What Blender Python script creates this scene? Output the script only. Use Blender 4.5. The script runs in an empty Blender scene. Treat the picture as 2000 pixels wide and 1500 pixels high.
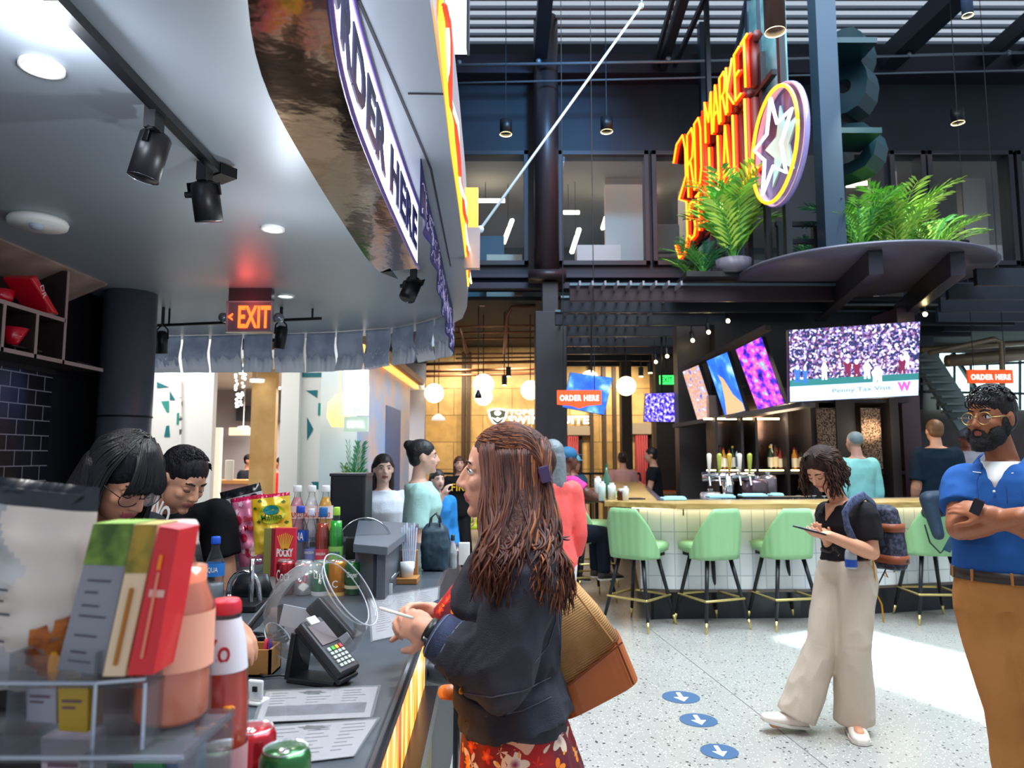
import bpy, bmesh, math, random
import numpy as np
from mathutils import Vector, Matrix, Quaternion
R = math.radians
SC = bpy.context.scene
COL = SC.collection
rnd = random.Random(7)

# ---------------------------------------------------------------- camera, world, sun, exposure
H0 = 1.5
F = 1400.0
TH = math.atan(0.1)
cam_d = bpy.data.cameras.new('camera'); cam = bpy.data.objects.new('camera', cam_d); COL.objects.link(cam)
cam.location = (0, 0, H0); cam.rotation_euler = (math.pi/2 + TH, 0, 0)
cam_d.sensor_width = 36; cam_d.lens = F/2000*36; cam_d.clip_start = 0.05; cam_d.clip_end = 200
cam_d.dof.use_dof = True; cam_d.dof.focus_distance = 2.3; cam_d.dof.aperture_fstop = 5.0
SC.camera = cam
SC.view_settings.view_transform = 'Standard'; SC.view_settings.look = 'None'
SC.view_settings.gamma = 1.0; SC.view_settings.use_curve_mapping = False
SC.view_settings.exposure = 0.75
SC.cycles.use_denoising = True
SC.cycles.max_bounces = 8; SC.cycles.transparent_max_bounces = 24; SC.cycles.transmission_bounces = 8
SC.cycles.sample_clamp_indirect = 6.0
w = bpy.data.worlds.new('world'); SC.world = w; w.use_nodes = True
_bg = w.node_tree.nodes['Background']; _bg.inputs[0].default_value = (0.72, 0.84, 1.0, 1); _bg.inputs[1].default_value = 0.40

def area(name, loc, target, size, power, col, spread=180, sy=None):
    l = bpy.data.lights.new(name, 'AREA'); l.shape = 'RECTANGLE'; l.size = size; l.size_y = sy or size
    l.energy = power; l.color = col; l.spread = R(spread)
    o = bpy.data.objects.new(name, l); COL.objects.link(o); o.location = loc
    o.rotation_euler = (Vector(target)-Vector(loc)).to_track_quat('-Z', 'Y').to_euler(); return o
def spot(name, loc, target, power, col, angle=70, blend=.6, rad=.03):
    l = bpy.data.lights.new(name, 'SPOT'); l.energy = power; l.color = col; l.spot_size = R(angle); l.spot_blend = blend; l.shadow_soft_size = rad
    o = bpy.data.objects.new(name, l); COL.objects.link(o); o.location = loc
    o.rotation_euler = (Vector(target)-Vector(loc)).to_track_quat('-Z', 'Y').to_euler(); return o
def point(name, loc, power, col, rad=.1):
    l = bpy.data.lights.new(name, 'POINT'); l.energy = power; l.color = col; l.shadow_soft_size = rad
    o = bpy.data.objects.new(name, l); COL.objects.link(o); o.location = loc; return o
# daylight falling through the roof of the hall
area('daylight_roof', (3.2, 5.2, 7.6), (3.0, 5.6, 0), 5.5, 620, (0.70, 0.87, 1.0), 150)
area('daylight_beam', (2.95, 5.25, 7.7), (3.05, 5.3, 0), 2.1, 75, (0.62, 0.88, 1.0), 3, sy=0.75)
area('daylight_beam_two', (2.75, 4.35, 7.7), (3.0, 4.45, 0), 1.7, 45, (0.65, 0.9, 1.0), 3, sy=0.55)
area('daylight_left', (0.6, 2.0, 7.6), (0.9, 3.0, 0), 3.0, 210, (0.85, 0.92, 1.0), 150)

spot('blue_wash', (0.9, 7.8, 7.6), (0.2, 11, 5.9), 420, (0.16, 0.5, 0.95), 75, .8, .2)
# ---------------------------------------------------------------- projection helpers
def ray(px, py):
    u = (px-1000)/F; v = (750-py)/F
    return Vector((u, math.cos(TH)-v*math.sin(TH), math.sin(TH)+v*math.cos(TH)))
def P(px, py, Y):
    r = ray(px, py); return Vector((0, 0, H0)) + r*(Y/r.y)
def PZ(px, py, z):
    r = ray(px, py); return Vector((0, 0, H0)) + r*((z-H0)/r.z)
def PX(px, py, x):
    r = ray(px, py); return Vector((0, 0, H0)) + r*(x/r.x)
def PP(px, py, p0, n):
    r = ray(px, py); o = Vector((0, 0, H0)); n = Vector(n); return o + r*((Vector(p0)-o).dot(n)/r.dot(n))
V = Vector; Z_ = V((0, 0, 1))

# ---------------------------------------------------------------- materials
def lin(c):
    if isinstance(c, str):
        c = c.lstrip('#'); c = tuple(int(c[i:i+2], 16)/255 for i in (0, 2, 4))
    return tuple((x/12.92 if x <= .04045 else ((x+.055)/1.055)**2.4) for x in c[:3]) + (1,)
MC = {}
def mat(name, col, rough=.5, metal=0., emit=0., ecol=None, trans=0., ior=1.45, alpha=1., bump=0., bscale=40., col2=None, nscale=8., coat=0., spec=.5, stretch=None, sss=0., ndetail=3., contrast=None, sheen=0.):
    if name in MC: return MC[name]
    m = bpy.data.materials.new(name); m.use_nodes = True; nt = m.node_tree; b = nt.nodes['Principled BSDF']
    b.inputs['Base Color'].default_value = lin(col); b.inputs['Roughness'].default_value = rough
    b.inputs['Metallic'].default_value = metal; b.inputs['IOR'].default_value = ior
    b.inputs['Specular IOR Level'].default_value = spec
    if trans: b.inputs['Transmission Weight'].default_value = trans
    if coat: b.inputs['Coat Weight'].default_value = coat; b.inputs['Coat Roughness'].default_value = .08
    if sheen: b.inputs['Sheen Weight'].default_value = sheen
    if sss: b.inputs['Subsurface Weight'].default_value = sss; b.inputs['Subsurface Radius'].default_value = (.5, .2, .1); b.inputs['Subsurface Scale'].default_value = .012
    if emit:
        b.inputs['Emission Color'].default_value = lin(ecol or col); b.inputs['Emission Strength'].default_value = emit
    if col2 or bump:
        tc = nt.nodes.new('ShaderNodeTexCoord'); mp = nt.nodes.new('ShaderNodeMapping'); nt.links.new(tc.outputs['Object'], mp.inputs[0])
        if stretch: mp.inputs['Scale'].default_value = stretch
    if col2:
        n = nt.nodes.new('ShaderNodeTexNoise'); n.inputs['Scale'].default_value = nscale; n.inputs['Detail'].default_value = ndetail
        nt.links.new(mp.outputs[0], n.inputs['Vector'])
        cr = nt.nodes.new('ShaderNodeValToRGB'); a, c_ = contrast or (.38, .62)
        cr.color_ramp.elements[0].position = a; cr.color_ramp.elements[1].position = c_
        cr.color_ramp.elements[0].color = lin(col); cr.color_ramp.elements[1].color = lin(col2)
        nt.links.new(n.outputs[0], cr.inputs[0]); nt.links.new(cr.outputs[0], b.inputs['Base Color'])
    if bump:
        n2 = nt.nodes.new('ShaderNodeTexNoise'); n2.inputs['Scale'].default_value = bscale; n2.inputs['Detail'].default_value = 4
        nt.links.new(mp.outputs[0], n2.inputs['Vector'])
        bp = nt.nodes.new('ShaderNodeBump'); bp.inputs['Strength'].default_value = bump; bp.inputs['Distance'].default_value = .01
        nt.links.new(n2.outputs[0], bp.inputs['Height']); nt.links.new(bp.outputs[0], b.inputs['Normal'])
    if alpha < 1:  # thin clear plastic or glass: see-through, with reflections growing at grazing angles
        o = nt.nodes['Material Output']; tr = nt.nodes.new('ShaderNodeBsdfTransparent'); tr.inputs[0].default_value = (.985, .99, 1, 1)
        lw = nt.nodes.new('ShaderNodeLayerWeight'); lw.inputs[0].default_value = .22; ma = nt.nodes.new('ShaderNodeMath'); ma.operation = 'MULTIPLY_ADD'; ma.use_clamp = True
        ma.inputs[1].default_value = .55; ma.inputs[2].default_value = alpha*.3 if alpha < .4 else alpha; mx = nt.nodes.new('ShaderNodeMixShader')
        nt.links.new(lw.outputs['Fresnel'], ma.inputs[0]); nt.links.new(ma.outputs[0], mx.inputs[0]); nt.links.new(tr.outputs[0], mx.inputs[1]); nt.links.new(b.outputs[0], mx.inputs[2]); nt.links.new(mx.outputs[0], o.inputs[0])
        if alpha < .4: b.inputs['Base Color'].default_value = tuple(x*.25 for x in lin(col)[:3])+(1,)
    MC[name] = m; return m
def nodes(m):
    return m.node_tree, m.node_tree.nodes['Principled BSDF']

# ---------------------------------------------------------------- mesh builder
ORG = {}
def frame(z, x=None):
    z = V(z).normalized()
    a = V(x) if x is not None else (V((1, 0, 0)) if abs(z.x) < .9 else V((0, 1, 0)))
    x = (a - z*a.dot(z)); x = x.normalized() if x.length > 1e-6 else z.orthogonal().normalized()
    return x, z.cross(x), z
class M:
    def __init__(s): s.v = []; s.f = []; s.mi = []; s.cur = 0
    def add(s, vs, fs):
        o = len(s.v); s.v += [tuple(q) for q in vs]; s.f += [tuple(i+o for i in f) for f in fs]; s.mi += [s.cur]*len(fs); return s
    def box(s, c, d, rot=None, ax=None):
        hx, hy, hz = d[0]/2, d[1]/2, d[2]/2; c = V(c)
        vs = [V((x, y, z)) for x in (-hx, hx) for y in (-hy, hy) for z in (-hz, hz)]
        if rot is not None:
            q = rot if isinstance(rot, (Matrix, Quaternion)) else Matrix.Rotation(rot, 3, 'Z')
            if isinstance(q, Matrix): q = q.to_3x3()
            vs = [q @ a for a in vs]
        if ax: vs = [ax[0]*a.x + ax[1]*a.y + ax[2]*a.z for a in vs]
        return s.add([a+c for a in vs], [(0, 1, 3, 2), (4, 6, 7, 5), (0, 4, 5, 1), (2, 3, 7, 6), (0, 2, 6, 4), (1, 5, 7, 3)])
    def bb(s, x0, x1, y0, y1, z0, z1): return s.box(((x0+x1)/2, (y0+y1)/2, (z0+z1)/2), (abs(x1-x0), abs(y1-y0), abs(z1-z0)))
    def bar(s, a, b, w, h, up=(0, 0, 1)):
        a, b = V(a), V(b); d = b-a; L = d.length; d.normalize(); u = V(up); u = (u-d*u.dot(d))
        u = u.normalized() if u.length > 1e-5 else d.orthogonal().normalized(); r = d.cross(u)
        return s.box((a+b)/2, (L, w, h), ax=(d, r, u))
    def quad(s, a, b, c, d): return s.add([a, b, c, d], [(0, 1, 2, 3)])
    def slab(s, pts, n, t):
        """flat polygon pts extruded by n*t"""
        n = V(n).normalized()*t; k = len(pts); pts = [V(p) for p in pts]
        return s.add(pts+[p+n for p in pts], [tuple(range(k))[::-1], tuple(range(k, 2*k))]+[(i, (i+1) % k, (i+1) % k+k, i+k) for i in range(k)])
    def tube(s, pts, rad, n=8, cap=True, flat=None, up=None):
        pts = [V(p) for p in pts]; k = len(pts)
        if not hasattr(rad, '__len__'): rad = [rad]*k
        vs = []; ref = V(up) if up else None
        for i, p in enumerate(pts):
            t = (pts[min(i+1, k-1)]-pts[max(i-1, 0)])
            if t.length < 1e-9: t = V((0, 0, 1))
            x, y, z = frame(t, ref); ref = x if not up else V(up)
            r = rad[i]; rx, ry = (r if hasattr(r, '__len__') else (r, r*(flat or 1)))
            for j in range(n):
                a = 2*math.pi*j/n; vs.append(p + x*math.cos(a)*rx + y*math.sin(a)*ry)
        fs = [(i*n+j, i*n+(j+1) % n, (i+1)*n+(j+1) % n, (i+1)*n+j) for i in range(k-1) for j in range(n)]
        if cap: fs += [tuple(range(n))[::-1], tuple(range((k-1)*n, k*n))]
        return s.add(vs, fs)
    def cyl(s, a, b, r0, r1=None, n=16): return s.tube([a, b], [r0, r0 if r1 is None else r1], n)
    def cap(s, a, b, r0, r1=None, n=12, fl=None, up=None):
        """tapered capsule, closed with round ends"""
        a, b = V(a), V(b); r1 = r0 if r1 is None else r1; d = (b-a); L = d.length
        d = d.normalized() if L > 1e-6 else V((0, 0, 1)); pts = []; rr = []
        for t in (90, 60, 30): pts.append(a-d*r0*math.sin(R(t))); rr.append(max(r0*math.cos(R(t)), 1e-4))
        pts.append(a); rr.append(r0); pts.append(b); rr.append(r1)
        for t in (30, 60, 90): pts.append(b+d*r1*math.sin(R(t))); rr.append(max(r1*math.cos(R(t)), 1e-4))
        return s.tube(pts, rr, n, flat=fl, up=up)
    def chain(s, pts, rad, n=12, fl=None, up=None):
        for i in range(len(pts)-1): s.cap(pts[i], pts[i+1], rad[i], rad[i+1], n, fl, up)
        return s
    def lathe(s, prof, c=(0, 0, 0), n=24, ax=None, cap=True):
        c = V(c); x, y, z = ax if ax else (V((1, 0, 0)), V((0, 1, 0)), V((0, 0, 1))); k = len(prof)
        vs = [c+x*(r*math.cos(2*math.pi*j/n))+y*(r*math.sin(2*math.pi*j/n))+z*h for r, h in prof for j in range(n)]
        fs = [(i*n+j, i*n+(j+1) % n, (i+1)*n+(j+1) % n, (i+1)*n+j) for i in range(k-1) for j in range(n)]
        if cap: fs += [tuple(range(n))[::-1], tuple(range((k-1)*n, k*n))]
        return s.add(vs, fs)
    def ell(s, c, r, n=16, m=10, ax=None, rot=None):
        c = V(c); r = (r, r, r) if not hasattr(r, '__len__') else r
        x, y, z = ax if ax else (V((1, 0, 0)), V((0, 1, 0)), V((0, 0, 1)))
        if rot is not None: x, y, z = rot @ x, rot @ y, rot @ z
        vs = [c+z*r[2]]
        for i in range(1, m):
            t = math.pi*i/m
            for j in range(n):
                a = 2*math.pi*j/n; vs.append(c+x*(r[0]*math.sin(t)*math.cos(a))+y*(r[1]*math.sin(t)*math.sin(a))+z*(r[2]*math.cos(t)))
        vs.append(c-z*r[2]); L = len(vs)-1
        fs = [(0, 1+j, 1+(j+1) % n) for j in range(n)]
        fs += [(1+i*n+j, 1+(i+1)*n+j, 1+(i+1)*n+(j+1) % n, 1+i*n+(j+1) % n) for i in range(m-2) for j in range(n)]
        fs += [(L, 1+(m-2)*n+(j+1) % n, 1+(m-2)*n+j) for j in range(n)]
        return s.add(vs, fs)
    def loft(s, rings, n=20, cap=True, pw=2.0):
        """rings: (centre, ax vector, ay vector)"""
        vs = []
        for c, ax, ay in rings:
            for j in range(n):
                a = 2*math.pi*j/n; ca, sa = math.cos(a), math.sin(a)
                ca = math.copysign(abs(ca)**(2/pw), ca); sa = math.copysign(abs(sa)**(2/pw), sa)
                vs.append(V(c)+V(ax)*ca+V(ay)*sa)
        k = len(rings)
        fs = [(i*n+j, i*n+(j+1) % n, (i+1)*n+(j+1) % n, (i+1)*n+j) for i in range(k-1) for j in range(n)]
        if cap: fs += [tuple(range(n))[::-1], tuple(range((k-1)*n, k*n))]
        return s.add(vs, fs)
    def grid(s, fn, nu, nv):
        vs = [fn(i/nu, j/nv) for j in range(nv+1) for i in range(nu+1)]
        return s.add(vs, [(j*(nu+1)+i, j*(nu+1)+i+1, (j+1)*(nu+1)+i+1, (j+1)*(nu+1)+i) for j in range(nv) for i in range(nu)])
    def mesh(s, name, org=(0, 0, 0)):
        me = bpy.data.meshes.new(name); o = V(org)
        me.from_pydata([(a[0]-o.x, a[1]-o.y, a[2]-o.z) for a in s.v], [], s.f); return me
    def build(s, name, mats, parent=None, smooth=False, bevel=0., solid=0., label=None, loc=None, fix=True, sub=0):
        org = ORG.get(parent.name, (0, 0, 0)) if parent else (loc if loc is not None else (0, 0, 0))
        me = s.mesh(name, org)
        ms = mats if isinstance(mats, (list, tuple)) else [mats]
        for m in ms: me.materials.append(m)
        if len(ms) > 1: me.polygons.foreach_set('material_index', s.mi)
        if fix:
            bm = bmesh.new(); bm.from_mesh(me); bmesh.ops.recalc_face_normals(bm, faces=bm.faces); bm.to_mesh(me); bm.free()
        if smooth: me.polygons.foreach_set('use_smooth', [True]*len(me.polygons))
        o = bpy.data.objects.new(name, me); COL.objects.link(o)
        if parent: o.parent = parent; ORG[o.name] = org
        else: o.location = org; ORG[o.name] = org
        if sub: q = o.modifiers.new('s', 'SUBSURF'); q.levels = sub; q.render_levels = sub
        if solid: q = o.modifiers.new('t', 'SOLIDIFY'); q.thickness = solid; q.offset = 0
        if bevel: q = o.modifiers.new('b', 'BEVEL'); q.width = bevel; q.segments = 2; q.limit_method = 'ANGLE'
        if smooth and not sub:
            try: me.shade_auto_smooth = True
            except Exception: pass
        if label: o['label'] = label
        return o
def autosmooth(o, ang=35):
    me = o.data; bm = bmesh.new(); bm.from_mesh(me)
    for e in bm.edges:
        if len(e.link_faces) == 2 and e.calc_face_angle(0) > R(ang): e.smooth = False
    bm.to_mesh(me); bm.free(); return o
def tag(o, label, cat, group=None, kind=None):
    o['label'] = label; o['category'] = cat
    if group: o['group'] = group
    if kind: o['kind'] = kind
    return o
def thing(name, label, cat, org=(0, 0, 0), group=None):
    o = bpy.data.objects.new(name, None); COL.objects.link(o); o.location = org; o.empty_display_size = .1
    ORG[o.name] = V(org); return tag(o, label, cat, group)
def struct(m, name, mt, **k):
    o = m.build(name, mt, **k); o['kind'] = 'structure'; return o
def dup(root, loc=None, rz=None, label=None, group=None, scale=None):
    def rec(o, par):
        c = o.copy(); COL.objects.link(c)
        if par: c.parent = par
        for ch in list(o.children): rec(ch, c)
        return c
    r = rec(root, None)
    if loc is not None: r.location = loc
    if rz is not None: r.rotation_euler = (0, 0, rz)
    if scale is not None: r.scale = (scale,)*3 if not hasattr(scale, '__len__') else scale
    if label: r['label'] = label
    if group: r['group'] = group
    return r
_fonts = {}
def text_m(txt, size, depth=.005, bold=0., spacing=1., name='t'):
    """text as mesh data (verts, faces) in XY plane, origin left/baseline"""
    cu = bpy.data.curves.new(name, 'FONT'); cu.body = txt; cu.size = size; cu.extrude = depth/2; cu.offset = bold; cu.space_character = spacing
    cu.resolution_u = 3
    o = bpy.data.objects.new(name, cu); COL.objects.link(o); dg = bpy.context.evaluated_depsgraph_get()
    me = bpy.data.meshes.new_from_object(o.evaluated_get(dg)); vs = [v.co.copy() for v in me.vertices]; fs = [tuple(p.vertices) for p in me.polygons]
    bpy.data.objects.remove(o); bpy.data.curves.remove(cu); bpy.data.meshes.remove(me); return vs, fs
def text(m, txt, org, ex, ey, size, w=None, h=None, depth=.004, bold=0., align='c', spacing=1.):
    """put text in builder m: ex/ey unit vectors of writing direction and up; w/h force its extent"""
    vs, fs = text_m(txt, 1.0, 0.02, bold, spacing)
    if not vs: return m
    x0 = min(a.x for a in vs); x1 = max(a.x for a in vs); y0 = min(a.y for a in vs); y1 = max(a.y for a in vs)
    sy = (h/(y1-y0)) if h else size; sx = (w/(x1-x0)) if w else sy
    ex, ey = V(ex).normalized(), V(ey).normalized(); ez = ex.cross(ey); org = V(org)
    cx = (x0+x1)/2 if align == 'c' else x0; cy = (y0+y1)/2 if align == 'c' else y0
    return m.add([org+ex*((a.x-cx)*sx)+ey*((a.y-cy)*sy)+ez*(a.z/.02*depth) for a in vs], fs)
def remesh(m, voxel, name, mt, parent=None, smooth=4, fac=.5, label=None, colorfn=None, decim=None, loc=None):
    """union the closed pieces in m into ONE continuous surface"""
    org = ORG.get(parent.name, (0, 0, 0)) if parent else (loc or (0, 0, 0))
    me = m.mesh(name, org); bm = bmesh.new(); bm.from_mesh(me); bmesh.ops.recalc_face_normals(bm, faces=bm.faces); bm.to_mesh(me); bm.free()
    o = bpy.data.objects.new('tmp', me); COL.objects.link(o)
    q = o.modifiers.new('r', 'REMESH'); q.mode = 'VOXEL'; q.voxel_size = voxel; q.use_smooth_shade = True
    if smooth: q = o.modifiers.new('s', 'SMOOTH'); q.iterations = smooth; q.factor = fac
    dg = bpy.context.evaluated_depsgraph_get(); out = bpy.data.meshes.new_from_object(o.evaluated_get(dg)); bpy.data.objects.remove(o); bpy.data.meshes.remove(me)
    out.name = name; out.materials.clear(); ms = mt if isinstance(mt, (list, tuple)) else [mt]
    for k in ms: out.materials.append(k)
    out.polygons.foreach_set('use_smooth', [True]*len(out.polygons))
    if colorfn and len(ms) > 1:
        og = V(org)
        out.polygons.foreach_set('material_index', [colorfn(V(p.center)+og) for p in out.polygons])
    r = bpy.data.objects.new(name, out); COL.objects.link(r)
    if parent: r.parent = parent; ORG[r.name] = org
    else: r.location = org; ORG[r.name] = org
    if label: r['label'] = label
    return r
from mathutils import noise as mnoise
def wrinkle(o, amp=.004, fr=9, st=(1, 1, .5), seed=0.):
    me = o.data; n = len(me.vertices); nm = np.empty(n*3, dtype=np.float32); me.vertices.foreach_get('normal', nm); nm = nm.reshape(-1, 3)
    co = np.empty(n*3, dtype=np.float32); me.vertices.foreach_get('co', co); co = co.reshape(-1, 3)
    d = np.array([mnoise.noise(V((c[0]*fr*st[0]+seed, c[1]*fr*st[1], c[2]*fr*st[2]))) + .5*mnoise.noise(V((c[0]*fr*2.3*st[0], c[1]*fr*2.3*st[1]+seed, c[2]*fr*2.3*st[2]))) for c in co])
    d = np.abs(d)*-1+.3; co += nm*(d*amp)[:, None]; me.vertices.foreach_set('co', co.ravel()); me.update()
def on_surface(o, px, py, off=.001):
    q = o.matrix_world.inverted() if False else None; org = V(ORG.get(o.name, (0, 0, 0))); r = ray(px, py).normalized(); ok, loc, nrm, _ = o.ray_cast(V((0, 0, H0))-org, r)
    return (loc+org+nrm*off) if ok else None
def seam(o, pts, mt, par, name='seam_stitching', rad=.0011, n=6, off=.0008):
    out = []
    for (a, b) in zip(pts[:-1], pts[1:]):
        for k in range(n): p = on_surface(o, a[0]+(b[0]-a[0])*k/n, a[1]+(b[1]-a[1])*k/n, off); out += [p] if p else []
    if len(out) > 2: return M().tube(out, rad, 5).build(name, mt, par, smooth=True)
# common materials
BLK = mat('black_metal', '#15171b', .45, .3)
BLK2 = mat('black_plastic', '#17181b', .35)
DARK = mat('dark_steel', '#23262d', .5, .2)
WHT = mat('white_paint', '#e9e9e6', .5)
GLASS = mat('clear_glass', '#ffffff', .02, trans=1., ior=1.3)
CHROME = mat('chrome', '#d8dadc', .12, 1.)
BRASS = mat('brass', '#d9c27a', .3, .85)
GREYP = mat('grey_paint', '#4b4f57', .55)
# ================================================================ the building
# ---- floor: terrazzo
def terrazzo():
    m = mat('terrazzo', '#9b9993', .28)
    nt, b = nodes(m); L = nt.links.new
    tc = nt.nodes.new('ShaderNodeTexCoord')
    n0 = nt.nodes.new('ShaderNodeTexNoise'); n0.inputs['Scale'].default_value = .8; n0.inputs['Detail'].default_value = 6; L(tc.outputs['Object'], n0.inputs['Vector'])
    cr0 = nt.nodes.new('ShaderNodeValToRGB'); cr0.color_ramp.elements[0].color = lin('#8f8b84'); cr0.color_ramp.elements[1].color = lin('#aaa79f'); L(n0.outputs[0], cr0.inputs[0])
    prev = cr0.outputs[0]
    for sc, th, col in ((24, .2, '#2e2c2b'), (42, .17, '#d9d6cc'), (33, .2, '#4a4744'), (18, .1, '#6d5a48'), (70, .25, '#d8d4ca')):
        vo = nt.nodes.new('ShaderNodeTexVoronoi'); vo.inputs['Scale'].default_value = sc; L(tc.outputs['Object'], vo.inputs['Vector'])
        lt = nt.nodes.new('ShaderNodeMath'); lt.operation = 'LESS_THAN'; lt.inputs[1].default_value = th; L(vo.outputs['Distance'], lt.inputs[0])
        sp = nt.nodes.new('ShaderNodeSeparateColor'); L(vo.outputs['Color'], sp.inputs[0])
        g = nt.nodes.new('ShaderNodeMath'); g.operation = 'GREATER_THAN'; g.inputs[1].default_value = .55; L(sp.outputs[0], g.inputs[0])
        mu = nt.nodes.new('ShaderNodeMath'); mu.operation = 'MULTIPLY'; L(lt.outputs[0], mu.inputs[0]); L(g.outputs[0], mu.inputs[1])
        mx = nt.nodes.new('ShaderNodeMix'); mx.data_type = 'RGBA'; mx.inputs['B'].default_value = lin(col); L(mu.outputs[0], mx.inputs['Factor']); L(prev, mx.inputs['A']); prev = mx.outputs['Result']
    L(prev, b.inputs['Base Color'])
    return m
struct(M().bb(-7, 12, -1.5, 22, -.1, 0), 'floor', terrazzo())
jt = M()
for a, b_ in (((.9, 1.6), (1.55, 3.4)), ((1.55, 3.4), (1.2, 6.4)), ((1.2, 2.6), (4.2, 2.75)), ((1.45, 3.3), (5.0, 3.6)), ((2.6, 1.5), (2.75, 3.45))):
    jt.bar((a[0], a[1], .0006), (b_[0], b_[1], .0006), .006, .0012)
struct(jt, 'trim_floor_joints', mat('joint', '#77746e', .6))
# ---- upper facade with windows (Y = 11)
YF = 11.0
blue = mat('navy_wall', '#262a36', .6, .1, col2='#1f222c', nscale=1.2)
dk = mat('dark_facade', '#1c1e26', .55)
frm = mat('window_frame_steel', '#2f2c33', .5, .2)
def fx(px, Y=YF): return P(px, 400, Y).x
def fz(py, Y=YF, px=1300): return P(px, py, Y).z
ZR0 = 8.2
zT, zB, zS = fz(155), fz(300), fz(512)
wall = M()
wall.bb(-1.5, 12, YF+.12, YF+.3, zB, ZR0)                  # wall above windows
wall.bb(-1.5, 12, YF+.05, YF+.3, fz(562), zS)               # sill band
struct(wall, 'wall_back_upper', blue)
bm_ = M().bb(-1.5, 12, YF-.25, YF+.1, fz(158), fz(122)); bm_.bb(-1.5, 12, YF-.1, YF+.1, fz(545), fz(538)); bm_.bb(-1.5, 12, YF-.15, YF+.1, fz(567), fz(556))
struct(bm_, 'trim_facade_beams', mat('beam_dark', '#262433', .5, .2))
wins = [(893, 1026), (1097, 1262), (1280, 1400), (1418, 1530), (1650, 1722), (1748, 1806), (1822, 1978), (1997, 2120)]
mull = M()
edges = [800] + [e for w_ in wins for e in w_] + [2300]
for i in range(0, len(edges), 2):
    x0, x1 = fx(edges[i]), fx(edges[i+1]); mull.bb(x0, x1, YF+.06, YF+.3, zS, zB)
struct(mull, 'wall_back_piers', dk)
for k, (a, b_) in enumerate(wins):
    wf = M(); x0, x1 = fx(a), fx(b_); t = .05
    for q in ((x0-t, x0+t/2, zS-t, zB+t), (x1-t/2, x1+t, zS-t, zB+t)): wf.bb(q[0], q[1], YF-.02, YF+.09, q[2], q[3])
    wf.bb(x0-t, x1+t, YF-.02, YF+.09, zB-t/2, zB+t); wf.bb(x0-t, x1+t, YF-.02, YF+.09, zS-t, zS+t/2)
    f_ = struct(wf, 'window_%d' % (k+1), frm, bevel=.006)
    M().bb(x0, x1, YF+.03, YF+.04, zS, zB).build('glass_pane', mat('office_glass', '#cfe4ea', .03, alpha=.07, spec=.6), f_)
# offices behind the glass
off = M(); off.bb(-1.5, 12, YF+.3, 17, zB+.12, zB+.2); struct(off, 'ceiling_office', mat('office_ceiling', '#b6b0aa', .7))
off = M(); off.bb(-1.5, 12, YF+.3, 17, 4.0, 4.04); struct(off, 'floor_office', mat('office_floor', '#46423f', .8))
off = M(); off.bb(-1.5, 12, 16.6, 16.8, 4, zB+.2); struct(off, 'wall_office_back', mat('office_back', '#39505a', .7, col2='#2a3238', nscale=.6))
off = M()
for x0, x1, y0, y1 in ((3.1, 3.25, 11.6, 13), (1.65, 2.35, 12.3, 12.45), (4.9, 5.3, 11.5, 11.7), (6.1, 6.5, 11.7, 11.9), (8.0, 8.4, 12.3, 12.5)): off.bb(x0, x1, y0, y1, 4, zB+.12)
struct(off, 'wall_office_partitions', mat('office_part', '#c9c2b8', .7))
lt_m = mat('office_strip_light', '#fff6d8', .4, emit=5., ecol='#fff3d0')
k = 0
for px, py, w_, Y, tilt in ((948, 392, .7, 12.5, 0), (992, 452, .5, 12.6, 1), (1124, 470, .5, 12.5, 1), (1140, 375, .5, 13.5, 0), (1170, 388, .45, 14, 0), (1203, 372, .5, 13, 0), (1248, 370, .5, 13, 0), (1248, 384, .5, 13, 0), (1182, 430, .4, 13, 1), (1240, 420, .3, 13, 1), (1110, 415, .4, 12.6, 0), (1655, 362, .4, 12.5, 0), (1690, 358, .4, 12.5, 0), (1880, 300, .6, 12.4, 2)):
    c = P(px, py, Y); m_ = M()
    d = V((w_/2, 0, 0)) if tilt == 0 else (V((w_*.16, .1, w_*.5)) if tilt == 1 else V((.4, .6, .25)))
    lab = ('long level strip light in the office window by the blade sign', 'slanted strip light in the office window by the blade sign', 'lowest slanted strip light in the window right of the round column', 'short level strip light at the top left of the window right of the round column', 'level strip light second from left in the window right of the round column', 'level strip light third from left in the window right of the round column', 'upper strip light of the stacked pair at the right of the second window', 'lower strip light of the stacked pair at the right of the second window', 'slanted strip light in the middle of the second window', 'slanted strip light at the right of the second window', 'level strip light at the left edge of the second window', 'strip light behind the mast, left one', 'strip light behind the mast, right one', 'diagonal strip light in the far right office window')[k]
    m_.bar(c-d, c+d, .06, .05); t = thing('strip_light', lab, 'light', c); m_.build('tube', lt_m, t); M().cyl(c, (c.x, c.y, zB+.13), .006, n=5).build('hanger', BLK, t); k += 1
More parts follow.
